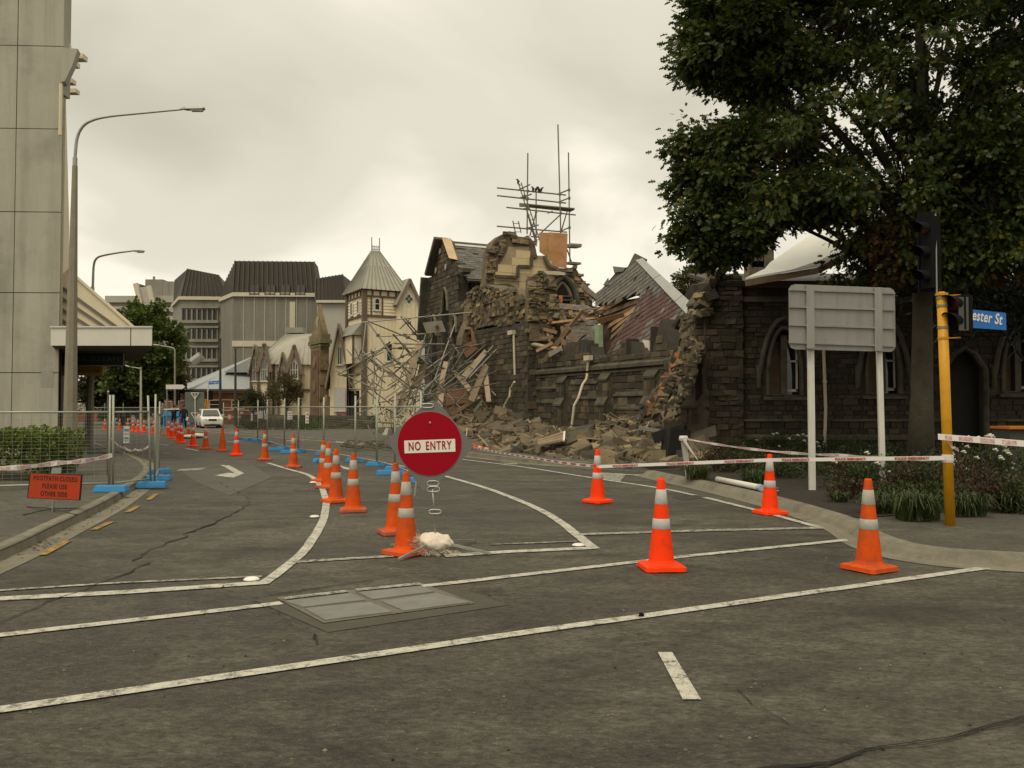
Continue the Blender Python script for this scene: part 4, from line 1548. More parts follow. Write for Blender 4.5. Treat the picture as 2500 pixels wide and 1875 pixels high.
# broken ridge stump and curled lead at the top
MB().prism([onr(1532, 652), onr(1547, 622), onr(1550, 618), onr(1558, 622), onr(1553, 642)], rfn * -.5).build('ridge_stump', dress_d, fallen)
for q in (((1476, 698), (1488, 680), (1490, 698)), ((1503, 668), (1500, 652), (1530, 655), (1525, 664))):
    MB().prism([onr(*p) + rfn * .05 for p in q], rfn * .04).build('curled_lead', M('dark_lead', (.09, .095, .09), rough=.6), fallen)
MB().prism([onr(*p) - rfn * .6 for p in ((1440, 730), (1575, 705), (1600, 840), (1480, 905), (1440, 860))], rfn * -.15).build('roof_underside', M('roof_underside', (.085, .058, .038), rough=.95, var=.35, scale=5, bump=1, bscale=8), fallen)
# torn layers of battens along the rip
rip = [((1455, 765), (1570, 720)), ((1470, 775), (1572, 728)), ((1478, 800), (1560, 738)), ((1480, 820), (1556, 745)), ((1478, 838), (1552, 752)), ((1478, 856), (1545, 765)), ((1480, 870), (1535, 780)), ((1480, 880), (1525, 800)), ((1470, 790), (1540, 750))]
for i, (p, q) in enumerate(rip):
    a, b = onr(*p) - rfn * (.25 + .05 * (i % 3)), onr(*q) - rfn * (.22 + .04 * (i % 2))
    MB().bar(a, b, .26, .05, up=rfn).build('torn_batten', timber_o if i % 3 else timber, fallen)

# ------------------------------------------------------------------ collapsed nave: debris heap, slate pieces, rafters
hp = MB()
nx_, ny_ = 44, 16
Vh = []
for j in range(ny_ + 1):
    for i in range(nx_ + 1):
        t_, off = 3.5 + 15.5 * i / nx_, -.7 - 8.5 * j / ny_
        hgt = 2.2 + 3.4 * min(1, j / 7) * (0.65 + .35 * math.sin(i * .35 + 1.2)) + mnoise.noise(Vector((t_ * 1.3, off * 1.3, 0))) * .8 + mnoise.noise(Vector((t_ * 4, off * 4, 2))) * .25
        if t_ < 6:
            hgt *= .75
        p = CP0 + We * t_ + Wn * off
        Vh.append((p.x, p.y, max(.3, hgt)))
hp.add(Vh, [(j * (nx_ + 1) + i, j * (nx_ + 1) + i + 1, (j + 1) * (nx_ + 1) + i + 1, (j + 1) * (nx_ + 1) + i)[::-1] for j in range(ny_) for i in range(nx_)])
o = hp.build('debris_heap', M('debris', (.10, .075, .05), rough=.95, var=.35, scale=3, bump=1, bscale=6))
tag(o, 'brown heap of broken stone, plaster and dust filling the collapsed church', 'debris', kind='stuff')


def fragment(px3, label, poly, cw=.34, ch_=.26):
    a, b, c = (AT(*q) for q in px3)
    n_ = (b - a).cross(c - a).normalized()
    if n_.dot(EYE - a) < 0:
        n_ = -n_
    f = lambda u, v: ON(u, v, a, n_)
    r = thing('slate_fragment', label, 'roof piece', f(*poly[0]), 'slate roof pieces in the breach')
    MB().prism([f(*p) for p in poly], n_ * -.07).build('boarding', timber, r)
    cd_ = (b - a).normalized()
    sd_ = (c - a)
    sd_ = (sd_ - cd_ * sd_.dot(cd_)).normalized()
    slate_patch(r, a - cd_ * 1.5 - sd_ * 1.0, cd_, sd_, lambda q: inpoly(to_px(q), poly), (b - a).length + 3, 6, cw, ch_, mats=((sl_o, sl_i),), sel=lambda i, j, c: 0, lim=150, drop=.02, jit=.05)


fragment(((1335, 738, 41.5), (1465, 750, 39), (1345, 765, 40)), 'long curling strip of grey slates below the pointed arch', [(1334, 738), (1370, 743), (1420, 746), (1464, 752), (1462, 764), (1440, 760), (1400, 758), (1350, 757)])
fragment(((1385, 790, 39.5), (1460, 795, 37.5), (1395, 860, 37)), 'broad sheet of grey slates lying in the middle of the breach', [(1400, 786), (1432, 780), (1458, 796), (1452, 830), (1440, 862), (1400, 850), (1372, 832), (1380, 806)])
fragment(((1430, 780, 38.6), (1470, 785, 37.5), (1432, 800, 38)), 'small square of slates under the fallen roof edge', [(1428, 784), (1456, 780), (1460, 798), (1440, 800)])
o = MB().prism([AT(1315, 765, 40.5), AT(1338, 755, 40.5), AT(1347, 772, 40.2), (AT(1338, 790, 40))], Vector((.02, .03, .02))).build('torn_lead_sheet', M('grey_sheet', (.22, .22, .20), rough=.6, var=.2, scale=6))
tag(o, 'torn grey sheet of lead crumpled in the breach left of the slates', 'lead sheet')

beams = [((1296, 748), (1360, 760), 40.5), ((1290, 760), (1365, 772), 40), ((1340, 862), (1424, 757), 38.2), ((1300, 815), (1355, 805), 39.5), ((1305, 830), (1350, 822), 39), ((1395, 770), (1462, 770), 39.5), ((1335, 790), (1462, 776), 39), ((1370, 760), (1380, 790), 39.8),
         ((1330, 880), (1390, 800), 37.8), ((1310, 780), (1318, 835), 40), ((1318, 770), (1326, 830), 40.2), ((1326, 768), (1344, 840), 39.4), ((1300, 775), (1306, 840), 40.4), ((1420, 745), (1455, 775), 39), ((1460, 785), (1522, 768), 36.8), ((1380, 800), (1412, 838), 37.2),
         ((1376, 800), (1376, 845), 37.5), ((1300, 840), (1345, 850), 38.6), ((1290, 800), (1300, 760), 40.6), ((1350, 745), (1368, 790), 40), ((1425, 700), (1452, 725), 42), ((1420, 695), (1460, 728), 42.2), ((1450, 760), (1500, 742), 38.2), ((1455, 770), (1535, 722), 37.9),
         ((1440, 765), (1475, 752), 38.6), ((1462, 810), (1454, 875), 36.4), ((1478, 870), (1500, 905), 34.6), ((1332, 845), (1366, 852), 37.4), ((1310, 858), (1350, 838), 37.2), ((1342, 866), (1370, 850), 36.9), ((1390, 745), (1396, 770), 40), ((1370, 770), (1340, 782), 39.6),
         ((1290, 725), (1330, 745), 42), ((1285, 735), (1335, 752), 41.6), ((1300, 742), (1350, 748), 41.2), ((1405, 765), (1440, 790), 38.8), ((1312, 800), (1360, 812), 39), ((1440, 800), (1458, 860), 36.8)]
for i, (p, q, Y) in enumerate(beams):
    a, b = AT(*p, Y), AT(*q, Y - random.uniform(.2, 1.2))
    w = random.choice((.12, .16, .22, .28))
    o = MB().bar(a, b, w, .09, up=Vector((random.uniform(-.5, .5), -1, random.uniform(-.3, .8)))).build('broken_rafter', (timber, timber_g, timber_o, timber)[i % 4])
    tag(o, 'broken roof rafter jammed in the collapsed nave of the church', 'rafter', 'broken rafters in the breach')
# loose splinters and laths
ls_ = MB()
for k in range(420):
    t_, off = random.uniform(3.5, 18.5), random.uniform(-1.0, -6.5)
    z_ = random.uniform(3.4, 6.2)
    p = CP0 + We * t_ + Wn * off + UP * z_
    u, v = to_px(p)
    if not (1290 < u < 1480 and 735 < v < 885):
        continue
    d = Vector((random.uniform(-1, 1), random.uniform(-1, 1), random.uniform(-.7, .7))).normalized() * random.uniform(.3, 1.1)
    ls_.bar(p - d / 2, p + d / 2, random.uniform(.03, .12), .03)
tag(ls_.build('splinters', timber_o), 'pale splintered laths strewn through the collapsed nave', 'splinters', kind='stuff')

# ------------------------------------------------------------------ leaning ribbon of facing stones
# ================================================================== RUBBLE
def rock_mesh(seed, name):
    r_ = random.Random(seed)
    bm = bmesh.new()
    for k in range(r_.choice((8, 10, 12))):
        sgn = [(-1, -1, -1), (1, -1, -1), (1, 1, -1), (-1, 1, -1), (-1, -1, 1), (1, -1, 1), (1, 1, 1), (-1, 1, 1)]
        s = sgn[k % 8]
        bm.verts.new(tuple(.5 * c * r_.uniform(.55, 1.1) for c in s))
    bmesh.ops.convex_hull(bm, input=bm.verts)
    loose = [v for v in bm.verts if not v.link_faces]
    bmesh.ops.delete(bm, geom=loose, context='VERTS')
    me = bpy.data.meshes.new(name)
    bm.to_mesh(me)
    bm.free()
    return me


rub_pal = [(.105, .085, .056), (.14, .11, .067), (.078, .066, .046), (.18, .14, .08), (.098, .082, .057), (.06, .054, .043), (.15, .122, .082), (.115, .088, .056), (.22, .17, .10), (.07, .06, .046)]
rb_o = stone_mat('fallen_stone', rub_pal, 'obj', bump=.6, bscale=10)
rb_i = stone_mat('fallen_stone_small', rub_pal, 'isl', bump=.6, bscale=10)
ROCKS = [rock_mesh(i, 'fallen_stone') for i in range(14)]
for me in ROCKS:
    me.materials.append(rb_o)


lean = thing('leaning_stone_facing', 'bent ribbon of stone and orange brick facing hanging down the church wall', 'fallen masonry', G(1600, 1100))
br_o = M('raw_brick', (.30, .095, .03), rough=.95, var=.35, scale=6, rnd=.6, bump=.6, bscale=20, c2=(.16, .10, .06), c2s=3, c2t=(.42, .62))
lrs = random.Random(21)
for path, wd, which in (([(1688, 772, .30), (1692, 800, .35), (1690, 835, .45), (1676, 862, .8), (1660, 895, 1.1), (1642, 930, 1.5), (1622, 968, 1.9), (1598, 1012, 2.3)], .66, 0), ([(1702, 850, .6), (1692, 890, .9), (1680, 930, 1.3), (1655, 975, 1.7), (1632, 1012, 2.1)], .60, 1)):
    P = curve_pts([FW.pt(*FW.px(u, v, o_), o_) for u, v, o_ in path], 6)
    # continuous rough core
    V, nP = [], len(P)
    for i, p in enumerate(P):
        d = (P[min(i + 1, nP - 1)] - P[max(i - 1, 0)]).normalized()
        x = d.cross(FW.n).normalized()
        for sx2, sn2 in ((-1, -1), (1, -1), (1, 1), (-1, 1)):
            V.append(p + x * (sx2 * wd * .42 * lrs.uniform(.8, 1.15)) + FW.n * (sn2 * .12 * lrs.uniform(.6, 1.2)))
    MB().add(V, [(i * 4 + k, i * 4 + (k + 1) % 4, i * 4 + 4 + (k + 1) % 4, i * 4 + 4 + k) for i in range(nP - 1) for k in range(4)] + [(0, 1, 2, 3), tuple(range(4 * nP - 4, 4 * nP))]).build('core', M('rubble_mortar', (.13, .10, .062)), lean)
    for i in range(nP - 1):
        for q in range(2):
            p = P[i].lerp(P[i + 1], (q + lrs.random()) / 2)
            d = (P[i + 1] - P[i]).normalized()
            x = d.cross(FW.n).normalized()
            w0 = -wd / 2
            while w0 < wd / 2:
                s_ = lrs.uniform(.16, .34)
                c = p + x * (w0 + s_ / 2) + FW.n * lrs.uniform(.06, .15)
                band = (w0 + s_ / 2) / wd
                orange = which == 0 and i > nP * .35 and abs(band - .12) < .17 and lrs.random() < .75
                me = ROCKS[lrs.randrange(14)].copy()
                me.materials.clear()
                me.materials.append(br_o if orange else (tn_o if lrs.random() < .3 else ds_o))
                o = bpy.data.objects.new('facing_stone', me)
                COL.objects.link(o)
                o.parent = lean
                o.location = c - lean.location
                ang = math.atan2(d.z, math.hypot(d.x, d.y))
                o.rotation_euler = (lrs.uniform(-.35, .35), lrs.uniform(-.5, .5) + .5, math.atan2(We.y, We.x) + lrs.uniform(-.3, .3))
                o.scale = (s_ * 1.25, s_ * 1.1, s_ * lrs.uniform(.55, .9))
                w0 += s_ * .92


def heap_h(t_, off):
    """height of the rubble bank at (along wall, away from wall)"""
    om = 5.9 if t_ < 8 else 5.9 - (t_ - 8) * .12
    if t_ < 0:
        om = 5.6
    f = max(0, 1 - off / om)
    crest = .50 + .95 * math.exp(-((t_ - 2.6) / 2.0) ** 2) + 1.15 * math.exp(-((t_ - 16.5) / 4.5) ** 2)
    if t_ < -.5:
        crest = .6
    h = crest * (f ** .8)
    if t_ < -1:
        h *= max(0, 1 + (t_ + 1) / 3.0)
    return h


bk = MB()
nI, nJ = 70, 22
Vb = []
for j in range(nJ + 1):
    for i in range(nI + 1):
        t_, off = -3.6 + 27 * i / nI, .1 + 5.9 * j / nJ
        p = CP0 + We * t_ + Wn * off
        Vb.append((p.x, p.y, max(-.02, heap_h(t_, off) - .16 + mnoise.noise(Vector((t_ * 2, off * 2, 7))) * .14) if 0 < j < nJ else -.02))
bk.add(Vb, [(j * (nI + 1) + i, j * (nI + 1) + i + 1, (j + 1) * (nI + 1) + i + 1, (j + 1) * (nI + 1) + i)[::1] for j in range(nJ) for i in range(nI)])
o = bk.build('rubble_bank', M('rubble_dust', (.115, .09, .06), rough=.95, var=.35, scale=5, bump=1, bscale=14))
tag(o, 'bank of dust and broken stone along the foot of the church wall', 'rubble', kind='stuff')
spots = []
for k in range(8500):
    t_ = random.uniform(-3.6, 23)
    off = abs(random.gauss(0, 1)) * 2.6 + .15
    if off > 5.8:
        continue
    if t_ < -1 and (random.random() > .75 or off < 1.3):
        continue
    s = min(.95, .10 + random.expovariate(1 / .13))
    p = CP0 + We * t_ + Wn * off
    z_ = heap_h(t_, off) * random.uniform(.75, 1.0)
    u, v = to_px(p + UP * z_)
    if u < 1085 or u > 1735:
        continue
    if p.y < 21.9:
        continue
    spots.append((s / p.y * (1 if z_ > heap_h(t_, off) * .6 else .7), s, p, z_))
spots.sort(key=lambda q: -q[0])
small = MB()
for i, (_, s, p, z_) in enumerate(spots[:4600]):
    sc3 = (s * random.uniform(.8, 1.5), s * random.uniform(.7, 1.1), s * random.uniform(.45, .9))
    e_ = (random.uniform(-.5, .5), random.uniform(-.5, .5), random.uniform(0, 6.28))
    if i < 298:
        o = bpy.data.objects.new('fallen_stone', ROCKS[i % 14])
        COL.objects.link(o)
        o.location = p + UP * max(sc3[2] * .30, z_)
        o.rotation_euler = e_
        o.scale = sc3
        tag(o, 'rough block of fallen building stone in the rubble below the church wall', 'stone', 'fallen stones along the church wall')
    else:
        from mathutils import Euler
        mat4 = Matrix.Translation(p + UP * max(sc3[2] * .3, z_)) @ Euler(e_).to_matrix().to_4x4() @ Matrix.Diagonal((*sc3, 1))
        me = ROCKS[i % 14]
        small.add([mat4 @ v.co for v in me.vertices], [tuple(f.vertices) for f in me.polygons])
tag(small.build('small_rubble', rb_i), 'smaller broken stones strewn over the rubble bank', 'rubble', kind='stuff')
# snapped laths, battens and slate chips among the stones
ch_ = MB()
for k in range(260):
    t_, off = random.uniform(-2.5, 21), abs(random.gauss(0, 1)) * 2.4 + .3
    if off > 5.4 or (t_ < -1 and off < 1.5):
        continue
    p = CP0 + We * t_ + Wn * off + UP * (heap_h(t_, off) + random.uniform(.05, .22))
    d = Vector((random.uniform(-1, 1), random.uniform(-1, 1), random.uniform(-.35, .35))).normalized() * random.uniform(.15, .7)
    ch_.bar(p - d, p + d, random.uniform(.02, .09), random.uniform(.015, .04))
tag(ch_.build('splinters', M('rubble_splinter', (.21, .155, .095), rough=.9, var=.3, isl=.9)), 'snapped battens and laths scattered over the rubble bank', 'splinters', kind='stuff')
# pieces that stand out in the rubble
def panel(name, px, Y0, th, mat, label, cat, dirn=Vector((0, .05, .05))):
    P = [AT(u, v, Y0 + dy) for u, v, dy in px]
    o = MB().prism(P, dirn.normalized() * th).build(name, mat)
    return tag(o, label, cat)


lou = thing('louvre_panel', 'slatted tan timber louvre panel leaning on the rubble', 'louvre', G(1340, 1110, .3))
la, lb, lc, ld = AT(1312, 1076, 26.5), AT(1378, 1054, 26.8), AT(1376, 1076, 26.0), AT(1314, 1088, 26.0)
MB().prism([la, lb, lc, ld], Vector((0, .06, .02))).build('backing', timber, lou)
for k in range(6):
    f = (k + .3) / 6
    MB().bar(la.lerp(ld, f) + Vector((0, -.03, 0)), lb.lerp(lc, f) + Vector((0, -.03, 0)), .05, .06).build('slat', timber_g if k % 2 else ply, lou)
MB().bar(lb + Vector((0, -.05, 0)), lc + Vector((0, -.05, 0)), .06, .05).build('end_board', pvc_w, lou)
o = MB().bar(AT(1417, 1058, 29), AT(1463, 1060, 28.6), .16, .10).build('white_beam', pvc_w)
tag(o, 'short pale painted beam lying on the rubble', 'beam')
o = MB().bar(AT(1561, 1044, 25.0), AT(1612, 1053, 24.6), .10, .10).build('grey_pipe', galv_d)
tag(o, 'grey length of pipe poking out of the rubble', 'pipe')
bx = MB().box(AT(1648, 1092, 23.2), (.62, .5, 1.02), Matrix.Rotation(.25, 3, 'Z') @ Matrix.Rotation(.12, 3, 'Y')).build('black_block', M('black_crate', (.014, .014, .014), rough=.8))
tag(bx, 'tall black block standing in the rubble beside the taped post', 'block')
bx = MB().box(AT(1632, 1058, 23.4), (.9, .4, .3), Matrix.Rotation(-.2, 3, 'Z') @ Matrix.Rotation(-.3, 3, 'Y')).build('black_slab', M('black_crate', (.014, .014, .014), rough=.8))
tag(bx, 'black slab tipped on top of the rubble heap', 'block')

# ================================================================== STONE HALL (right)
FH = Frame(CP0 + Vector((.45, .05, 0)), (1, 0, 0), (0, -1, 0))
hall = thing('stone_hall', 'dark stone hall with pointed windows behind the big tree', 'building', CP0 + Vector((9, 0, 0)))
ez = 5.55
hw = FH.px(2660, 900)[0]
wins = []
for uc, v0, v1, hw_px in ((1917, 965, 800, 42), (2158, 962, 800, 42), (2490, 958, 800, 42)):
    a, z0 = FH.px(uc, v0)
    _, z1 = FH.px(uc, v1)
    w = 2 * hw_px * 26.9 / FPX
    wins.append((a, z0, z1, w))
da, dz1 = FH.px(2354, 858)
door = [(da - .68, .15), (da + .68, .15), (da + .68, dz1 - .6), (da + .35, dz1 - .1), (da, dz1 + .1), (da - .35, dz1 - .1), (da - .68, dz1 - .6)]
hl = [lancet(FH, a, z0, z1, w) for a, z0, z1, w in wins]
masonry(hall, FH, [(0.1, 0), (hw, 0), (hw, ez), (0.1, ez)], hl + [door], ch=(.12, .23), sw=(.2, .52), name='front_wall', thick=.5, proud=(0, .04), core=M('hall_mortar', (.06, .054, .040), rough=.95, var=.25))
masonry(hall, Frame(CP0, (1, 0, 0), (0, -1, 0)), jagged([(-.55, 0), (-.55, 4.4), (-.42, 4.9), (-.30, 5.1), (-.22, 5.75), (.1, 5.95), (.55, 5.9), (.85, 6.05), (1.0, 5.8), (1.02, 0)], .07, .25, only=(1, 2, 3, 4, 5, 6, 7)), ch=(.14, .27), sw=(.22, .5), name='corner_pier', face_off=.16, thick=.9, jag=True, proud=(0, .05), rough=.025)  # pier takes the hall's shade-darkened stones as well
pr_s = random.Random(4)
hall_shaded_pal = [tuple(x * k for x in c) for c, k in zip(dark_pal, (.72, .62, .72, .6, .66, .74, .58, .74, .66))]  # church stone tones darkened, putting the tree's shade into their colour
finish_stones(hall, stone_mat('hall_stone_shaded', hall_shaded_pal, 'obj', moss=(.03, .034, .02)), stone_mat('hall_stone_shaded_small', hall_shaded_pal, 'isl', moss=(.03, .034, .02)), 295)
for u, v, sc_ in ((1722, 700, .42), (1712, 726, .36), (1718, 742, .40), (1728, 722, .46), (1708, 748, .34), (1733, 690, .34), (1716, 760, .34), (1742, 672, .3), (1760, 664, .28), (1704, 765, .28), (1726, 758, .36)):
    o = bpy.data.objects.new('broken_stone', ROCKS[pr_s.randrange(14)])
    COL.objects.link(o)
    o.parent = hall
    o.location = AT(u, v, 26.7) - hall.location
    o.rotation_euler = (pr_s.uniform(-.5, .5), pr_s.uniform(-.5, .5), pr_s.uniform(0, 6))
    o.scale = (sc_ * 1.2, sc_, sc_ * .8)
for (a, z0, z1, w), hpoly in zip(wins, hl):
    wn = thing('window', '', '', FH.pt(a, z0))
    for key in ('label', 'category'):
        if key in wn:
            del wn[key]
    wn.parent = hall
    wn.location = FH.pt(a, z0) - hall.location
    MB().prism([FH.pt(x, y, -.40) for x, y in hpoly], FH.n * .02).build('pane', glass_mat('window_glass'), wn)
    MB().tube([FH.pt(x, y, .0) for x, y in hpoly[1:]] + [FH.pt(*hpoly[0], 0)], .075, 8).build('stone_surround', dress_d, wn)
    big = lancet(FH, a, z1 - 1.25, z1 + .30, w + .62)
    MB().tube([FH.pt(x, y, .05) for x, y in big[1:]] + [FH.pt(*big[0], .05)], .085, 8).build('hood_mould', dress_d, wn)
    sgn = 1
    x0, x1 = a + .02, a + w / 2 - .05                       # sash in the right-hand light, stone in the left
    fw = .055
    for bx_ in (((x0 + fw / 2), (z0 + z1) / 2 - .15, fw, z1 - z0 - .55), ((x1 - fw / 2), (z0 + z1) / 2 - .15, fw, z1 - z0 - .55), ((x0 + x1) / 2, z0 + .16, x1 - x0, .09), ((x0 + x1) / 2, (z0 + z1) / 2 + .02, x1 - x0, .06), ((x0 + x1) / 2, z1 - .42, x1 - x0, .06)):
        MB().box(FH.pt(bx_[0], bx_[1], -.30), (bx_[2], .05, bx_[3])).build('sash_bar', M('sash_white', (.60, .57, .49), rough=.6), wn)
    MB().box(FH.pt(a, (z0 + z1) / 2 - .1, -.22), (.20, .30, z1 - z0 - .3)).build('mullion', dress_d, wn)
    MB().box(FH.pt(a - w / 4 - .02, (z0 + z1) / 2 - .2, -.34), (w / 2 - .1, .05, z1 - z0 - .5)).build('stone_infill', M('brown_stone', (.15, .105, .06), var=.25, scale=3), wn)
    MB().prism([FH.pt(a - w / 2 - .16, z0 - .16, .0), FH.pt(a - w / 2 - .16, z0 - .16, .14), FH.pt(a - w / 2 - .16, z0 - .08, .14), FH.pt(a - w / 2 - .16, z0 + .03, -.3), FH.pt(a - w / 2 - .16, z0 - .16, -.3)], (w + .32, 0, 0)).build('sill', dress_d, wn)
MB().prism([FH.pt(x, y, -.42) for x, y in door], FH.n * .03).build('door', M('dark_door', (.02, .017, .013), rough=.7), hall)
MB().tube([FH.pt(x, y, .02) for x, y in door[1:]] + [FH.pt(*door[0], .02)], .09, 8).build('door_surround', dress_d, hall)
for z0, h_, o_ in ((3.25, .2, .12), (.55, .18, .14), (1.15, .08, .09), (ez - .5, .22, .14)):
    segs = [(0.1, hw)] if z0 > dz1 or z0 < .1 else [(0.1, door[0][0] - .1), (door[1][0] + .1, hw)]
    for s0, s1 in segs:
        n = int((s1 - s0) / 1.5)
        mb = MB()
        for k in range(n):
            x0, x1 = s0 + (s1 - s0) * k / n + .005, s0 + (s1 - s0) * (k + 1) / n - .005
            c = (x0 + x1) / 2
            if any(abs(c - a) < w / 2 + .8 and wz0 - .2 < z0 < wz1 + .3 for a, wz0, wz1, w in wins):
                continue
            mb.prism([FH.pt(x0, z0, -.03), FH.pt(x0, z0, o_), FH.pt(x0, z0 + h_ * .5, o_), FH.pt(x0, z0 + h_, .01), FH.pt(x0, z0 + h_, -.03)], (x1 - x0, 0, 0))
        if mb.v:
            mb.build('string_course', dress_d, hall)
MB().prism([FH.pt(.1, ez - .02, .06), FH.pt(.1, ez + .16, .34), FH.pt(.1, ez + .16, -.5), FH.pt(.1, ez - .02, -.5)], (hw - .1, 0, 0)).build('eaves_board', timber, hall)
# roof: slope of slates with the loose white sheet over it
r0, r1 = FH.pt(-.2, ez + .1, .35), FH.pt(hw, ez + .1, .35)
MB().prism([r0, r1, r1 + Vector((0, 5, 1.1)), r0 + Vector((0, 5, 1.1))], Vector((0, .08, -.1))).build('roof', M('hall_slate', (.06, .055, .05), rough=.8, var=.25, scale=3), hall)
MB().prism([FH.pt(.1, 0, -.5), FH.pt(.1, ez, -.5), FH.pt(.1, ez + .9, -5.3), FH.pt(.1, ez, -10.2), FH.pt(.1, 0, -10.2)], (.3, 0, 0)).build('end_wall', M('hall_end_stone', (.06, .05, .04), rough=.95, var=.3, scale=3, bump=.8, bscale=6), hall)
tarp = [AT(1820, 683, 26.3), AT(1935, 662, 26.2), AT(1997, 652, 26.3), AT(2070, 616, 26.6), AT(2075, 565, 28.6), AT(1990, 570, 28.8), AT(1930, 610, 27.9), AT(1880, 645, 27.1), AT(1868, 660, 26.8)]
o = thing('loose_roof_sheet', 'bright white sheet of roofing hanging over the hall eaves, timber edge below', 'roof sheet', tarp[0])
MB().prism(tarp, Vector((0, .02, .06))).build('sheet', M('white_roof_sheet', (.70, .68, .60), rough=.55, var=.05), o)
for p, q in ((tarp[0], tarp[2]), (tarp[2], tarp[3])):
    MB().bar(p + Vector((0, 0, -.11)), q + Vector((0, 0, -.11)), .06, .20).build('edge_timber', timber, o)
# chimney / parapet stones showing above
for u0, u1, v0, v1 in ((1825, 1860, 618, 690), (1858, 1884, 612, 640), (1830, 1880, 640, 655)):
    a, b = AT(u0, v1, 29.5), AT(u1, v0, 29.5)
    MB().box(((a.x + b.x) / 2, 29.6, (a.z + b.z) / 2), (b.x - a.x, .7, b.z - a.z)).build('parapet_block', dress, hall)
MB().tube([FH.pt(*FH.px(2008, 850), .1), FH.pt(*FH.px(2013, 1000), .1), FH.pt(*FH.px(2010, 1092), .1)], .055, 8).build('downpipe', M('cream_pipe', (.45, .40, .30), rough=.6, var=.08), hall)
for v in (932, 1085):
    MB().lathe([(.075, -.04), (.075, .04)], 10, FH.pt(*FH.px(2011, v), .1)).build('pipe_collar', M('cream_pipe', (.45, .40, .30)), hall)

# ================================================================== TIMBER HOUSES DOWN THE STREET
cream = M('cream_boards', (.72, .62, .43), rough=.75, var=.08, scale=1.2, c2=(.63, .54, .37), c2s=.6, c2t=(.5, .8))
cream_d = M('cream_battens', (.64, .55, .38), rough=.75, var=.06)
add_streaks(cream, .25, 3.0, .2, (.6, .55, .45))
brown_t = M('brown_trim', (.125, .09, .062), rough=.8, var=.15)
barge = M('bargeboard_brown', (.19, .14, .10), rough=.8, var=.15, scale=3)
iron = M('grey_iron_roof', (.30, .28, .225), rough=.6, var=.10, scale=1.5, metal=.1)
iron_d = M('grey_iron_seam', (.22, .21, .17), rough=.6, var=.1)
white_t = M('white_trim', (.58, .55, .47), rough=.6, var=.06)
dk_glass = glass_mat('dark_glass', (.018, .019, .018))


def battens(parent, fr, a0, a1, z0, z1f, step=.3, o_=.02, m_=None):
    mb = MB()
    n = int(abs(a1 - a0) / step)
    for k in range(1, n):
        a = a0 + (a1 - a0) * k / n
        zt = z1f(a) if callable(z1f) else z1f
        mb.box(fr.pt(a, (z0 + zt) / 2, o_ / 2), (.045, .03, zt - z0), Matrix.Rotation(math.atan2(fr.e.y, fr.e.x), 3, 'Z'))
    tag(mb.build('batten_strips', m_ or cream_d, parent), kind='stuff')


def rect(fr, a0, a1, z0, z1, o_, th, name, mat, parent):
    return MB().prism([fr.pt(a0, z0, o_), fr.pt(a1, z0, o_), fr.pt(a1, z1, o_), fr.pt(a0, z1, o_)], fr.n * th).build(name, mat, parent)


def sub_empty(name, parent, loc):
    o = bpy.data.objects.new(name, None)
    o.empty_display_size = .1
    COL.objects.link(o)
    o.parent = parent
    o.location = Vector(loc) - world_loc(parent)
    return o


def window(parent, fr, a0, a1, z0, z1, cols=1, rows=2, arch=False, frame_m=None, o_=.0):
    """real window: recessed dark pane, white casing and glazing bars, sill"""
    w = sub_empty('window', parent, fr.pt((a0 + a1) / 2, z0))
    fm = frame_m or white_t
    if arch:
        zz = z1 - (a1 - a0) * .5
        P = [(a0, z0), (a1, z0), (a1, zz), ((a0 + a1) / 2, z1), (a0, zz)]
    else:
        P = [(a0, z0), (a1, z0), (a1, z1), (a0, z1)]
    MB().prism([fr.pt(a, z, o_ + .012) for a, z in P], fr.n * .01).build('pane', dk_glass, w)
    fw = min(.09, (a1 - a0) * .14)
    for i in range(len(P)):
        p, q = P[i], P[(i + 1) % len(P)]
        MB().bar(fr.pt(*p, o_ + .035), fr.pt(*q, o_ + .035), fw, .06, up=fr.n).build('frame', fm, w)
    for k in range(1, cols):
        a = a0 + (a1 - a0) * k / cols
        MB().bar(fr.pt(a, z0, o_ + .035), fr.pt(a, z1 - (.25 * (a1 - a0) if arch else 0), o_ + .035), fw * .8, .05, up=fr.n).build('glazing_bar', fm, w)
    for k in range(1, rows):
        z = z0 + (z1 - z0) * k / rows
        MB().bar(fr.pt(a0, z, o_ + .035), fr.pt(a1, z, o_ + .035), fw * .8, .05, up=fr.n).build('glazing_bar', fm, w)
    MB().bar(fr.pt(a0 - .1, z0 - .05, o_ + .06), fr.pt(a1 + .1, z0 - .05, o_ + .06), .08, .12, up=fr.n).build('sill', fm, w)
    return w


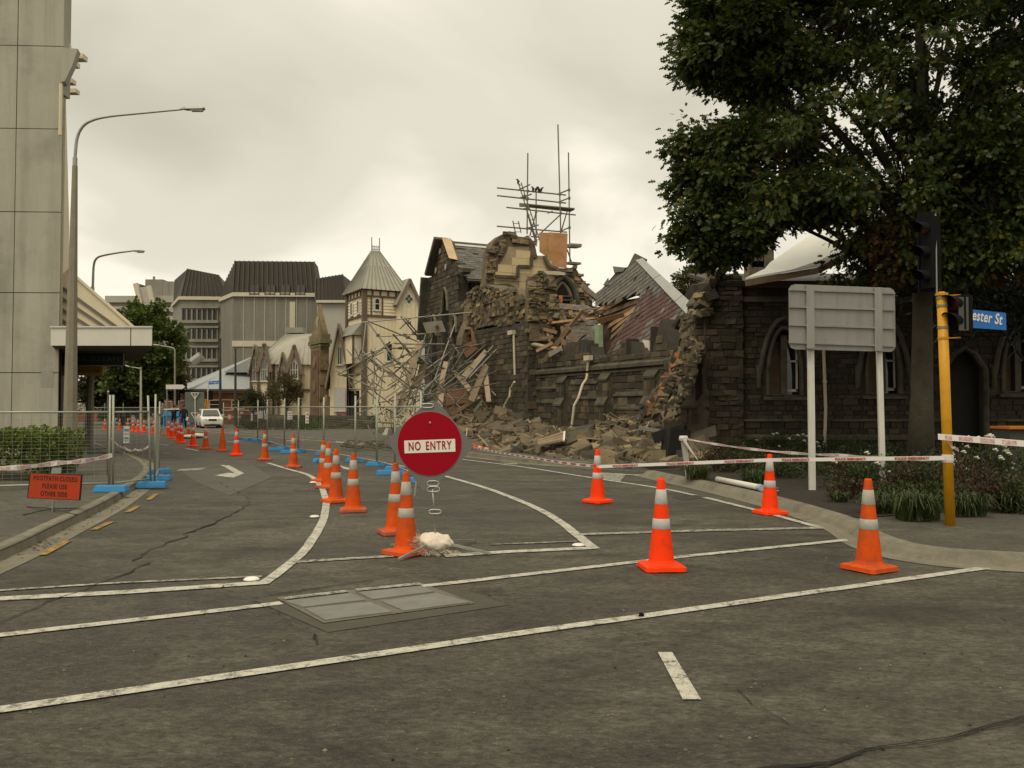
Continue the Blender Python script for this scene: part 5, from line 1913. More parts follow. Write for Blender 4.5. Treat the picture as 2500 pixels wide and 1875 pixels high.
def gable_bay(parent, fr, a0, a1, zb, ze, zp, depth, over=.25, wall_m=None, bat=.3, roof_m=None, barge_w=.22, posts=True):
    """gabled wall with roof slopes running back, bargeboards and corner posts"""
    am = (a0 + a1) / 2
    MB().prism([fr.pt(a0, zb), fr.pt(a1, zb), fr.pt(a1, ze), fr.pt(am, zp), fr.pt(a0, ze)], fr.n * -depth).build('wall', wall_m or cream, parent)
    if bat:
        f = lambda a: ze + (zp - ze) * (1 - abs(a - am) / ((a1 - a0) / 2)) - .05
        battens(parent, fr, a0, a1, zb, f, bat)
    k = (zp - ze) / ((a1 - a0) / 2)
    for s in (-1, 1):
        ae = a0 if s < 0 else a1
        pe = fr.pt(ae + s * over, ze - k * over, over)
        pp_ = fr.pt(am, zp + .02, over)
        nn = (pe - pp_).cross(fr.n).normalized()
        if nn.z < 0:
            nn = -nn
        r_ = MB().prism([pp_, pe, pe - fr.n * (depth + over), pp_ - fr.n * (depth + over)], nn * .09).build('roof', roof_m or iron, parent)
        seams = MB()
        n = max(2, int(depth / .6))
        for q in range(1, n):
            t_ = q / n * (depth + over)
            seams.bar(pp_ - fr.n * t_ + nn * .10, pe - fr.n * t_ + nn * .10, .035, .03, up=nn)
        tag(seams.build('roof_seams', iron_d, r_), kind='stuff')
        MB().bar(pp_ + fr.n * .04 - UP * barge_w * .35, pe + fr.n * .04 - UP * barge_w * .35, .06, barge_w, up=UP).build('bargeboard', barge, parent)
    if posts:
        for a in (a0, a1):
            MB().box(fr.pt(a, (zb + ze) / 2, .0), (.2, .2, ze - zb), Matrix.Rotation(math.atan2(fr.e.y, fr.e.x), 3, 'Z')).build('corner_post', brown_t, parent)


# ---- cream tower with pyramid roof
TE, TN = Vector((.866, .5, 0)), Vector((.5, -.866, 0))
LE, LN = Vector((-.5, .866, 0)), Vector((-.866, -.5, 0))
TY = 62.0
C0 = AT(888, 1050, TY)
C0.z = 0
tower = thing('timber_tower_house', 'cream timber building with brown trimmed tower and tall grey pyramid roof', 'house', C0)
FT, FL_ = Frame(C0, TE, TN), Frame(C0, LE, LN)
aw = FT.px(985, 800)[0]
al = FL_.px(849, 800)[0]
z_e = FT.px(888, 702)[1]
z_m = FT.px(888, 722)[1]
z_b = FT.px(888, 770)[1]
MB().prism([FT.pt(0, 0), FT.pt(aw, 0), FT.pt(aw, 0) + LE * al, FL_.pt(al, 0)], UP * z_e).build('tower_wall', cream, tower)
battens(tower, FT, 0, aw, 0, z_b)
battens(tower, FL_, 0, al, 0, z_b)
for fr, w in ((FT, aw), (FL_, al)):
    for z in (z_e - .1, z_m, z_b):
        MB().bar(fr.pt(-.05, z, .04), fr.pt(w, z, .04), .16, .1, up=fr.n).build('belt_rail', brown_t, tower)
    n = 5
    for k in range(1, n):
        a = w * k / n
        MB().bar(fr.pt(a, z_m, .04), fr.pt(a, z_e, .04), .12, .08, up=fr.n).build('stud_post', brown_t, tower)
    lap = MB()
    z = z_b + .1
    while z < z_m - .05:
        lap.prism([fr.pt(.1, z, .0), fr.pt(.1, z, .05), fr.pt(.1, z + .22, .012), fr.pt(.1, z + .22, 0)], fr.e * (w - .1))
        z += .24
    tag(lap.build('weatherboards', cream, tower), kind='stuff')
for a, fr in ((0, FT), (aw, FT), (al, FL_)):
    MB().box(fr.pt(a, z_e / 2 if a == 0 else z_e / 2, 0), (.34, .34, z_e), Matrix.Rotation(R(30), 3, 'Z')).build('corner_post', brown_t, tower)
a0, _ = FT.px(914, 740)
a1, _ = FT.px(926, 740)
window(tower, FT, a0, a1, FT.px(920, 757)[1], FT.px(920, 727)[1], 1, 2, True, o_=.06)
for uu in (906, 933):
    MB().bar(FT.pt(FT.px(uu, 745)[0], z_b, .05), FT.pt(FT.px(uu, 745)[0], z_m, .05), .12, .08, up=FT.n).build('stud_post', brown_t, tower)
for f in (.3, .7):
    window(tower, FL_, al * f - .28, al * f + .28, z_b + .25, z_m - .15, 1, 1, True, o_=.06)
# pyramid roof
ov = .35
E = [FT.pt(-ov, z_e - .12, ov), FT.pt(aw + ov, z_e - .12, ov), FT.pt(aw + ov, z_e - .12, -al - ov), FT.pt(-ov, z_e - .12, -al - ov)]
mid = (FT.pt(0, 0) + FT.pt(aw, 0) + LE * al) / 2
mid = (FT.pt(0, 0) + FT.pt(aw, 0) + FL_.pt(al, 0) + FT.pt(aw, 0) + LE * al) / 4
z_r = 1.6 + (995 - 611) / FPX * (mid.y)
R0, R1 = mid - TE * .32 + UP * z_r, mid + TE * .32 + UP * z_r
pr = MB().add(E + [R0, R1], [(0, 1, 5, 4), (1, 2, 5), (2, 3, 4, 5), (3, 0, 4), (3, 2, 1, 0)]).build('pyramid_roof', iron, tower)
seams = MB()
for (p, q, r0_, r1_) in ((E[0], E[1], R0, R1), (E[3], E[0], R0, R0)):
    nrm = (q - p).cross(r0_ - p).normalized()
    if nrm.z < 0:
        nrm = -nrm
    for k in range(0, 11):
        t_ = k / 10
        base = p.lerp(q, t_)
        topp = r0_.lerp(r1_, t_)
        fin = base.lerp(topp, 1 if k % 2 == 0 else .6)
        seams.bar(base + nrm * .03, fin + nrm * .03, .05, .04, up=nrm)
tag(seams.build('roof_seams', iron_d, pr), kind='stuff')
for k in (0, 1):
    p = R0 if k == 0 else R1
    MB().tube([p, p + UP * 1.05], .035, 6).build('finial', brown_t, tower)
crest = MB()
for k in range(9):
    p = R0.lerp(R1, k / 8)
    crest.bar(p, p + UP * (.45 if k % 2 else .32), .03, .03)
crest.bar(R0 + UP * .12, R1 + UP * .12, .03, .04)
crest.bar(R0 + UP * .34, R1 + UP * .34, .03, .04)
crest.build('roof_cresting', galv_d, tower)
# gabled bay on the right flank with quatrefoil, window and slit
FT2 = Frame(C0 + TN * .5, TE, TN)
b0_, b1_ = FT2.px(973, 740)[0], FT2.px(1023, 740)[0]
zg = FT2.px(998, 682)[1]
zge = FT2.px(998, 735)[1]
gable_bay(tower, FT2, b0_, b1_, 0, zge, zg, 3.0, .2, posts=False)
ctr_ = FT2.px(998, 730)
for dx, dz in ((0, .2), (0, -.2), (.17, 0), (-.17, 0)):
    MB().prism([FT2.pt(ctr_[0] + dx + .13 * math.cos(k * math.pi / 4), ctr_[1] + dz + .13 * math.sin(k * math.pi / 4), .03) for k in range(8)], FT2.n * .03).build('quatrefoil', dk_glass, tower)
dm = [(ctr_[0], ctr_[1] + .62), (ctr_[0] + .48, ctr_[1]), (ctr_[0], ctr_[1] - .62), (ctr_[0] - .48, ctr_[1])]
MB().prism([FT2.pt(a, z, .012) for a, z in dm], FT2.n * .02).build('quatrefoil_frame', white_t, tower)
window(tower, FT, FT.px(943, 850)[0], FT.px(957, 850)[0], FT.px(950, 882)[1], FT.px(950, 832)[1], 1, 2, True, o_=.03)
rect(FT, FT.px(978, 800)[0], FT.px(981, 800)[0], FT.px(980, 826)[1], FT.px(980, 804)[1], .03, .03, 'slit_window', dk_glass, tower)
# oriel on the street side, with its lean-to roof
oz0, oz1 = FL_.px(860, 890)[1], FL_.px(860, 824)[1]
o0, o1 = al * .12, al * .95
MB().prism([FL_.pt(o0, oz0), FL_.pt(o1, oz0), FL_.pt(o1, oz1), FL_.pt(o0, oz1)], FL_.n * .7).build('oriel', cream, tower)
FO = Frame(FL_.pt(0, 0, .7), LE, LN)
FO2 = Frame(FL_.pt(o0, 0, .0), LN, TN)
rect(FO2, 0.05, .65, oz0 + .4, oz1 - .1, .02, .03, 'oriel_panel', white_t, tower)
for k in range(4):
    MB().bar(FO2.pt(.1 + k * .16, oz0 + .4, .06), FO2.pt(.1 + k * .16, oz1 - .1, .06), .05, .03, up=FO2.n).build('oriel_mullion', cream_d, tower)
MB().add([FL_.pt(o0 - .2, oz1, .9), FL_.pt(o1 + .2, oz1, .9), FL_.pt(o1 + .1, oz1 + 1.0, 0), FL_.pt(o0 - .1, oz1 + 1.0, 0), FL_.pt(o0 - .2, oz1, 0), FL_.pt(o1 + .2, oz1, 0)], [(0, 1, 2, 3), (0, 3, 4), (1, 5, 2), (0, 4, 5, 1)]).build('oriel_roof', iron_d, tower)
for a in (o0, o1):
    MB().box(FL_.pt(a, (oz0 + oz1) / 2, .7), (.14, .14, oz1 - oz0), Matrix.Rotation(R(30), 3, 'Z')).build('oriel_post', brown_t, tower)
# doorway with dark recess and arched brace beneath
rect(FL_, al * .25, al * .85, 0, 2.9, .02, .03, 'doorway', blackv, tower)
MB().tube([FL_.pt(al * .25, 2.6, .3), FL_.pt(al * .4, 3.3, .35), FL_.pt(al * .55, 3.55, .4), FL_.pt(al * .7, 3.3, .35), FL_.pt(al * .85, 2.6, .3)], .09, 6).build('porch_brace', brown_t, tower)

# ---- gabled wing with boarded window and pink paint
wy = 64.0
FWg = Frame(Vector((AT(803, 1050, wy).x, wy - .2, 0)), Vector((.985, .17, 0)), Vector((.17, -.985, 0)))
wing = thing('gabled_timber_house', 'narrow cream timber house with steep brown bargeboards, boarded window and pink paint', 'house', FWg.pt(.8, 0))
wa0, wa1 = FWg.px(806, 950)[0], FWg.px(846, 950)[0]
gable_bay(wing, FWg, wa0, wa1, 0, FWg.px(820, 893)[1], FWg.px(822, 790)[1], 7, .32, barge_w=.42, posts=False)
window(wing, FWg, FWg.px(824, 860)[0], FWg.px(835, 860)[0], FWg.px(830, 890)[1], FWg.px(830, 845)[1], 2, 1, True, o_=.04)
rect(FWg, FWg.px(818, 970)[0], FWg.px(843, 970)[0], FWg.px(830, 1003)[1], FWg.px(830, 946)[1], .05, .03, 'boarded_window', M('boarded_white', (.50, .48, .45), rough=.7, var=.12, scale=6), wing)
MB().bar(FWg.pt(FWg.px(817, 970)[0], FWg.px(830, 1004)[1], .1), FWg.pt(FWg.px(844, 970)[0], FWg.px(830, 1004)[1], .1), .1, .12, up=FWg.n).build('sill', white_t, wing)
rect(FWg, FWg.px(822, 1020)[0], FWg.px(845, 1020)[0], FWg.px(830, 1045)[1], FWg.px(830, 1006)[1], .045, .006, 'pink_paint', wear_paint('pink_spray', (.62, .13, .20), (.50, .42, .28), lo=.47, hi=.60, scale=1.6), wing)
MB().box(FWg.pt((wa0 + wa1) / 2, .35, .02), (wa1 - wa0 + .1, .12, .7), Matrix.Rotation(math.atan2(.17, .985), 3, 'Z')).build('stone_footing', dress_d, wing)

# ---- stone turret with pointed head
tt_y = 66.0
tc_ = AT(781, 1040, tt_y)
tc_.z = 0
tur = thing('stone_turret', 'narrow brown stone turret with carved panels and a pointed mossy top', 'turret', tc_)
TR, TL = Frame(tc_, TE, TN), Frame(tc_, LE, LN)
wr, wl = TR.px(803, 900)[0], TL.px(758, 900)[0]
zsq, zsh, zap = TR.px(781, 838)[1], TR.px(781, 815)[1], TR.px(781, 738)[1]
sand = M('turret_sandstone', (.20, .145, .075), rough=.9, var=.28, scale=1.3, c2=(.10, .075, .045), c2s=1.0, c2t=(.45, .65), bump=.6, bscale=6)
sand_r = M('turret_redstone', (.125, .07, .045), rough=.9, var=.3, scale=1.3, c2=(.16, .11, .06), c2s=1.4, c2t=(.5, .65), bump=.6, bscale=6)
moss_m = M('turret_moss', (.13, .13, .06), rough=.95, var=.3, scale=2)
sq = [tc_, TR.pt(wr, 0), TR.pt(wr, 0) + LE * wl, TL.pt(wl, 0)]
MB().prism(sq, UP * zsq).build('shaft', sand, tur)
cen_ = sum(sq, Vector()) / 4
for z0, z1, k in ((zsq - .25, zsq - .05, 1.12), (zsq + .0, zsq + .3, 1.3), (zsq + .3, zsh, 1.15)):
    MB().prism([cen_ + (p - cen_) * k + UP * z0 for p in sq], UP * (z1 - z0)).build('cornice', moss_m if k > 1.2 else sand, tur)
apx = [cen_ + (p - cen_) * .08 + UP * zap for p in sq]
basep = [cen_ + (p - cen_) * .95 + UP * zsh for p in sq]
MB().add(basep + apx, [(0, 1, 5, 4), (1, 2, 6, 5), (2, 3, 7, 6), (3, 0, 4, 7), (4, 5, 6, 7), (3, 2, 1, 0)]).build('spire', sand, tur)
rect(TL, wl * .12, wl * .88, zsq * .12, zsq - .5, .01, .04, 'red_panel', sand_r, tur)
for z, hh_ in ((zsq * .78, 1.0), (zsq * .5, 1.2)):
    MB().prism([TL.pt(wl * .5 + .35 * math.cos(k * math.pi / 6), z + hh_ * .45 * math.sin(k * math.pi / 6), .05) for k in range(12)], TL.n * .06).build('carved_panel', sand, tur)
MB().prism([TL.pt(wl * .5 + .22 * math.cos(k * math.pi / 6), zsh + 1.0 + .5 * math.sin(k * math.pi / 6), -.25) for k in range(12)], TL.n * .15).build('carved_oval', M('pale_stone2', (.33, .29, .19)), tur)
for z in (1.0, 2.2, 3.4, 4.6):
    MB().prism([TR.pt(-.08, z, .08), TR.pt(wr + .08, z, .08), TR.pt(wr + .08, z, -.05), TR.pt(-.08, z, -.05)], UP * .14).build('band_course', sand, tur)
MB().prism([TR.pt(.1, 0, .02), TR.pt(wr + .6, 0, .02), TR.pt(wr + .6, 1.9, .02), TR.pt(wr * .5, 2.6, .02), TR.pt(.1, 1.9, .02)], TR.n * .7).build('porch', sand, tur)

# ---- far timber houses with a run of small gables
hy = 71.0
FHs = Frame(AT(617, 1030, hy), Vector((.97, .24, 0)), Vector((.24, -.97, 0)))
FHs.P.z = 0
row_h = thing('gabled_house_row', 'cream timber houses with brown framing, four small gables and a big grey hipped roof', 'house', FHs.pt(4, 0))
ze_ = FHs.px(690, 890)[1]
ra = FHs.px(757, 900)[0]
MB().prism([FHs.pt(0, 0), FHs.pt(ra, 0), FHs.pt(ra, ze_), FHs.pt(0, ze_)], FHs.n * -8).build('wall', cream, row_h)
pk_ = [FHs.pt(-.2, ze_, .3), FHs.pt(ra + .3, ze_, .3), FHs.pt(ra + .3, ze_, -8), FHs.pt(-.2, ze_, -8)]
tz = 1.6 + (995 - 817) / FPX * 75
tp = [AT(698, 817, 74.5), AT(760, 815, 74.5), AT(760, 815, 77), AT(698, 817, 77)]
hip = MB().add(pk_ + tp, [(0, 1, 5, 4), (1, 2, 6, 5), (2, 3, 7, 6), (3, 0, 4, 7), (4, 5, 6, 7)]).build('hipped_roof', iron, row_h)
seams = MB()
nrm = (pk_[1] - pk_[0]).cross(tp[0] - pk_[0]).normalized()
for k in range(12):
    seams.bar(pk_[0].lerp(pk_[1], k / 11) + nrm * .04, tp[0].lerp(tp[1], k / 11) + nrm * .04, .06, .05, up=nrm)
tag(seams.build('roof_seams', iron_d, hip), kind='stuff')
p, q = AT(700, 813, 75.5), AT(741, 800, 75.5)
MB().box(((p.x + q.x) / 2, 76, (p.z + q.z) / 2), (q.x - p.x, 1.5, q.z - p.z)).build('roof_box', M('grey_plant', (.22, .225, .19), rough=.8), row_h)
for u0, u1, vp, ve, dep, off in ((613, 631, 842, 884, 3.5, .6), (633, 656, 838, 882, 3.5, .9), (681, 698, 860, 905, 2.5, .8), (704, 732, 842, 890, 4, 1.1)):
    fr = Frame(FHs.P + FHs.n * off, FHs.e, FHs.n)
    x0, x1 = fr.px(u0, 900)[0], fr.px(u1, 900)[0]
    zee, zpp = fr.px(u0, ve)[1], fr.px((u0 + u1) / 2, vp)[1]
    gable_bay(row_h, fr, x0, x1, 0 if u0 != 704 else fr.px(700, 945)[1], zee, zpp, dep, .2, bat=0, barge_w=.3)
    m_ = (x0 + x1) / 2
    hwid = (x1 - x0) * .32
    window(row_h, fr, m_ - hwid, m_ + hwid, fr.px(u0, 930)[1] if u0 < 660 else zee - 1.2, zee + .3, 3, 2, u0 > 660, o_=.03)
    if u0 < 660:
        window(row_h, fr, m_ - hwid, m_ + hwid, .6, fr.px(u0, 962)[1], 3, 2, False, o_=.03)
window(row_h, FHs, FHs.px(655, 920)[0], FHs.px(662, 920)[0], FHs.px(660, 930)[1], FHs.px(660, 905)[1], 1, 2, o_=.03)
window(row_h, FHs, FHs.px(735, 960)[0], FHs.px(742, 960)[0], FHs.px(735, 972)[1], FHs.px(735, 950)[1], 1, 1, o_=.03)
window(row_h, FHs, FHs.px(734, 900)[0], FHs.px(742, 900)[0], FHs.px(735, 911)[1], FHs.px(735, 897)[1], 1, 1, o_=.03)
for u in (632, 668, 700, 733):
    a = FHs.px(u, 950)[0]
    MB().box(FHs.pt(a, ze_ / 2, .05), (.2, .12, ze_), Matrix.Rotation(math.atan2(.24, .97), 3, 'Z')).build('framing_post', brown_t, row_h)
MB().bar(FHs.pt(0, FHs.px(620, 952)[1], .06), FHs.pt(ra, FHs.px(620, 952)[1], .06), .18, .1, up=FHs.n).build('belt_rail', brown_t, row_h)

# stone garden wall in front of the houses, with plants
gw0, gw1 = Vector((-20.5, 62.5, 0)), Vector((-9.6, 57.0, 0))
gwe = (gw1 - gw0).normalized()
FG_ = Frame(gw0, gwe, Vector((gwe.y, -gwe.x, 0)))
gwall = thing('garden_wall', 'low dark stone wall in front of the timber houses', 'wall', (gw0 + gw1) / 2)
masonry(gwall, FG_, [(0, 0), ((gw1 - gw0).length, 0), ((gw1 - gw0).length, 1.05), (0, 1.05)], ch=(.2, .3), sw=(.4, .8), thick=.35, name='wall_core')
finish_stones(gwall, ds_o, ds_i, 120)

# ================================================================== FAR CONCRETE BUILDINGS
cgrey = M('court_concrete', (.22, .205, .165), rough=.9, var=.12, scale=.4, fine=.08, fscale=6)
cgrey2 = M('court_panel', (.19, .175, .14), rough=.9, var=.10, scale=.3, fine=.10, fscale=5)
clight = M('court_light', (.34, .325, .27), rough=.9, var=.08, scale=.3)
ccorn = M('court_cornice', (.48, .43, .33), rough=.9, var=.08)
cmans = M('brown_metal_roof', (.052, .045, .035), rough=.7, var=.18, scale=.6, metal=.15)
add_streaks(cgrey, .5, .8, .05)
add_streaks(cgrey2, .5, .8, .05)
cwin = glass_mat('court_glass', (.022, .02, .017), .45)


def block(parent, fr, a0, a1, z0, z1, dep, name, mat):
    return MB().prism([fr.pt(a0, z0), fr.pt(a1, z0), fr.pt(a1, z1), fr.pt(a0, z1)], fr.n * -dep).build(name, mat, parent)


YD2 = 105.0
FD2 = Frame(AT(567, 1000, YD2), Vector((.998, .055, 0)), Vector((.055, -.998, 0)))
FD2.P.z = 0
d2 = thing('court_building', 'large windowless grey office block with ribbed brown metal top storey', 'building', FD2.pt(5, 0))
a2 = FD2.px(775, 800)[0]
zc2 = FD2.px(567, 724)[1]
zt2 = FD2.px(567, 636)[1]
side = Vector((-3.4, 5.2, 0))
MB().prism([FD2.pt(0, 0), FD2.pt(a2, 0), FD2.pt(a2, 0, -5), FD2.pt(0, 0) + side + Vector((0, 1, 0)), FD2.pt(0, 0) + side], UP * zc2).build('wall', cgrey2, d2)
jn = MB()
for k in range(1, 8):
    a = a2 * k / 8
    jn.box(FD2.pt(a, zc2 / 2, .02), (.10, .08, zc2), Matrix.Rotation(.055, 3, 'Z'))
tag(jn.build('panel_joints', clight, d2), kind='stuff')
for u0, u1, v0, v1, m_ in ((708, 721, 736, 800, ccorn), (541, 780, 832, 846, ccorn)):
    x0, x1 = FD2.px(max(u0, 567), v0)[0], FD2.px(u1, v0)[0]
    rect(FD2, x0, x1, FD2.px(567, v1)[1], FD2.px(567, v0)[1], .02, .10, 'pale_band', m_, d2)
MB().prism([FD2.pt(0, zc2, .35), FD2.pt(a2, zc2, .35), FD2.pt(a2, zc2, -5), FD2.pt(-.3, zc2, 0) + side + Vector((0, 1, 0)), FD2.pt(-.3, zc2, 0) + side], UP * .5).build('cornice', ccorn, d2)
Lm = [FD2.pt(0, zc2 + .5, .15), FD2.pt(a2, zc2 + .5, .15), FD2.pt(a2, zc2 + .5, -4.5), FD2.pt(0, zc2 + .5, 0) + side + Vector((0, 1, 0)), FD2.pt(0, zc2 + .5, 0) + side]
Um = [FD2.pt(.1, zt2, -.3), FD2.pt(a2 - .5, zt2, -.3), FD2.pt(a2 - .7, zt2, -4.0), FD2.pt(.3, zt2 - 1.8, 0) + side + Vector((.5, 1, 0)), FD2.pt(.3, zt2 - 1.8, 0) + side + Vector((.3, 0, 0))]
man = MB().add(Lm + Um, [(0, 1, 6, 5), (1, 2, 7, 6), (2, 3, 8, 7), (3, 4, 9, 8), (4, 0, 5, 9), (5, 6, 7, 8, 9)]).build('mansard', cmans, d2)
ribs = MB()
for k in range(18):
    p, q = Lm[0].lerp(Lm[1], k / 17), Um[0].lerp(Um[1], k / 17)
    ribs.bar(p + FD2.n * .1, q + FD2.n * .1 + UP * .01, .14, .16, up=FD2.n)
for k in range(7):
    p, q = Lm[4].lerp(Lm[0], k / 6), Um[4].lerp(Um[0], k / 6)
    ribs.bar(p, q + UP * .01, .14, .16)
tag(ribs.build('roof_ribs', M('brown_metal_rib', (.064, .056, .044), rough=.6, metal=.15), man), kind='stuff')
for u0, u1 in ((611, 633), (648, 672), (685, 708), (722, 745)):
    FDm = Frame(FD2.P + FD2.n * .12, FD2.e, FD2.n)
    x0, x1 = FDm.px(u0, 710)[0], FDm.px(u1, 710)[0]
    z0, z1 = FDm.px(u0, 720)[1], FDm.px(u0, 696)[1]
    MB().prism([FDm.pt(x0, z0, .05), FDm.pt(x1, z0, .05), FDm.pt(x1, z1, -.1), FDm.pt(x0, z1, -.1)], FDm.n * .2).build('dormer_window', cwin, d2)
    for a in (x0, (x0 + x1) / 2, x1):
        MB().bar(FDm.pt(a, z0, .28), FDm.pt(a, z1, .13), .10, .08).build('window_bar', cmans, d2)

YD1 = 112.0
FD1 = Frame(AT(440, 1000, YD1), Vector((.998, .06, 0)), Vector((.06, -.998, 0)))
FD1.P.z = 0
d1 = thing('windowed_office_block', 'grey concrete office block with four rows of narrow windows and brown mansard', 'building', FD1.pt(2, 0))
a1_ = FD1.px(536, 800)[0]
zc1 = FD1.px(440, 732)[1]
sd1 = Vector((-4.6, 8.5, 0))
MB().prism([FD1.pt(0, 0), FD1.pt(a1_ + 1.5, 0), FD1.pt(a1_ + 1.5, 0, -12), FD1.pt(0, 0) + sd1 + Vector((0, 4, 0)), FD1.pt(0, 0) + sd1], UP * zc1).build('wall', cgrey, d1)
for v0, v1 in ((756, 781), (804, 827), (852, 875), (900, 923), (945, 966)):
    z0, z1 = FD1.px(445, v1)[1], FD1.px(445, v0)[1]
    for k in range(7):
        x0 = FD1.px(446 + k * 12.6, 800)[0]
        x1 = FD1.px(446 + k * 12.6 + 9.2, 800)[0]
        wv = sub_empty('window', d1, FD1.pt(x0, z0))
        rect(FD1, x0, x1, z0, z1, .01, .02, 'pane', cwin, wv)
        for a in (x0 - .06, x1 + .06):
            MB().box(FD1.pt(a, (z0 + z1) / 2, .12), (.12, .3, z1 - z0 + .1)).build('mullion', cgrey, wv)
    MB().box(FD1.pt(a1_ / 2, z0 - .25, .2), (a1_, .5, .4)).build('window_ledge', cgrey, d1)
    MB().box(FD1.pt(a1_ / 2, z1 + .3, .15), (a1_, .4, .25)).build('window_head', cgrey, d1)
MB().prism([FD1.pt(-.3, zc1, .3), FD1.pt(a1_ + 1.5, zc1, .3), FD1.pt(a1_ + 1.5, zc1, -12), FD1.pt(-.3, zc1, 0) + sd1], UP * .45).build('cornice', ccorn, d1)
Lm = [FD1.pt(0, zc1 + .45, .1), FD1.pt(a1_ + 1, zc1 + .45, .1), FD1.pt(a1_ + 1, zc1 + .45, -10), FD1.pt(0, zc1 + .45, 0) + sd1]
Um = [AT(458, 656, YD1 + .6), AT(534, 671, YD1 + .6), AT(534, 671, YD1 + 10), AT(426, 684, YD1 + 8)]
man1 = MB().add(Lm + Um, [(0, 1, 5, 4), (1, 2, 6, 5), (2, 3, 7, 6), (3, 0, 4, 7), (4, 5, 6, 7)]).build('mansard', cmans, d1)
ribs = MB()
for k in range(11):
    ribs.bar(Lm[0].lerp(Lm[1], k / 10) + FD1.n * .08, Um[0].lerp(Um[1], k / 10) + FD1.n * .08, .10, .12, up=FD1.n)
tag(ribs.build('roof_ribs', MATS['brown_metal_rib'], man1), kind='stuff')
MB().tube([AT(470, 884, 100), AT(492, 868, 100)], .55, 12).build('roof_duct', galv, d1)

FD3 = Frame(AT(776, 1000, 100), Vector((1, .0, 0)), Vector((0, -1, 0)))
FD3.P.z = 0
d3 = thing('grey_rear_block', 'pale grey office block with a slanted ribbed brown roof beside timber tower', 'building', FD3.pt(2, 0))
a3 = FD3.px(870, 800)[0]
zc3 = FD3.px(776, 740)[1]
block(d3, FD3, -.2, a3, 0, zc3, 10, 'wall', clight)
MB().box(FD3.pt(a3 / 2, zc3 + .15, -2), (a3 + .4, 5, .3)).build('cornice', ccorn, d3)
p0, p1, p2, p3 = AT(770, 736, 100), AT(848, 738, 100), AT(836, 670, 100.6), AT(771, 680, 100.6)
m3 = MB().prism([p0, p1, p2, p3], Vector((0, 7, 0))).build('mansard', cmans, d3)
ribs = MB()
for k in range(9):
    ribs.bar(p0.lerp(p1, k / 8) + Vector((0, -.1, 0)), p3.lerp(p2, k / 8) + Vector((0, -.1, .01)), .14, .16)
tag(ribs.build('roof_ribs', MATS['brown_metal_rib'], m3), kind='stuff')

FD0 = Frame(AT(255, 1000, 150), Vector((1, 0, 0)), Vector((0, -1, 0)))
FD0.P.z = 0
d0 = thing('terraced_civic_building', 'pale concrete building with stacked terraces and a sloping ramp behind the trees', 'building', FD0.pt(5, 0))
for v0, v1, m_, dp, u0 in ((722, 738, clight, 6, 256), (738, 748, cgrey, 5.5, 264), (748, 762, clight, 6, 262), (762, 772, cgrey, 5.5, 262), (772, 790, clight, 6, 262), (790, 1000, cgrey, 5.5, 262)):
    x0, x1 = FD0.px(u0, v0)[0], FD0.px(430, v0)[0]
    z1, z0 = FD0.px(255, v0)[1], FD0.px(255, v1)[1]
    MB().prism([FD0.pt(x0, z0, dp - 6), FD0.pt(x1, z0, dp - 6), FD0.pt(x1, z1, dp - 6), FD0.pt(x0, z1, dp - 6)], FD0.n * -8).build('terrace', m_, d0)
q = [AT(u, v, 148.5) for u, v in ((336, 702), (364, 700), (374, 752), (350, 758))]
MB().prism(q, Vector((0, .6, 0))).build('ramp', M('ramp_pale', (.40, .36, .32), rough=.8), d0)
for a, b in (((331, 692), (346, 752)), ((363, 698), (376, 752))):
    MB().bar(AT(*a, 148.2), AT(*b, 148.2), .5, .8).build('ramp_wall', ccorn, d0)
for u0, u1, v0, v1 in ((330, 338, 692, 725), (351, 394, 681, 724), (394, 425, 686, 724)):
    p, q = AT(u0, v1, 151), AT(u1, v0, 151)
    MB().box(((p.x + q.x) / 2, 153, (p.z + q.z) / 2), (q.x - p.x, 3, q.z - p.z)).build('roof_block', cgrey, d0)
MB().tube([AT(376, 682, 152), AT(376, 675, 152)], .2, 6).build('vent', galv_d, d0)

# ---- brick building with grey hipped roof
YB = 74.0
bk_m = M('brick_red', (.17, .062, .036), rough=.9, var=.22, scale=1.0, fine=.15, fscale=12, c2=(.11, .05, .035), c2s=.8, c2t=(.5, .7))
bband = M('brick_band', (.42, .32, .20), rough=.9, var=.1)
iron_b = M('blue_grey_iron', (.26, .275, .27), rough=.55, var=.08, scale=.8, metal=.1)
FB = Frame(AT(488, 1040, YB), Vector((.97, .24, 0)), Vector((.24, -.97, 0)))
FB.P.z = 0
brick = thing('brick_building', 'red brick building with pale bands under a wide blue grey hipped roof', 'building', FB.pt(0, 0))
zeb = FB.px(488, 950)[1]
ab_ = FB.px(655, 960)[0]
far_c = AT(372, 966, 116)
far_c.z = 0
lw = (far_c - FB.P)
FBl = Frame(FB.P, lw.normalized(), Vector((-lw.normalized().y, lw.normalized().x, 0)) * (1 if Vector((-lw.y, lw.x, 0)).dot(EYE - FB.P) > 0 else -1))
MB().prism([FB.P, FB.pt(ab_, 0), FB.pt(ab_, 0, -9), FB.pt(2, 0, -9) + lw * .9, FB.P + lw], UP * zeb).build('wall', bk_m, brick)
for fr, L in ((FB, ab_), (FBl, lw.length)):
    for z in (zeb - .25, zeb - .95, 1.35, .75):
        MB().bar(fr.pt(0, z, .03), fr.pt(L, z, .03), .10, .06, up=fr.n).build('pale_band', bband, brick)
for k in range(7):
    a = lw.length * (.05 + .13 * k)
    wd = window(brick, FBl, a + .5, a + 2.4, 1.5, zeb - .7, 2, 2, True, bband, .02)
for k in range(4):
    a = .8 + 1.9 * k
    if a + 1.2 < ab_:
        window(brick, FB, a, a + 1.0, 1.5, zeb - 1.0, 1, 2, False, bband, .02)
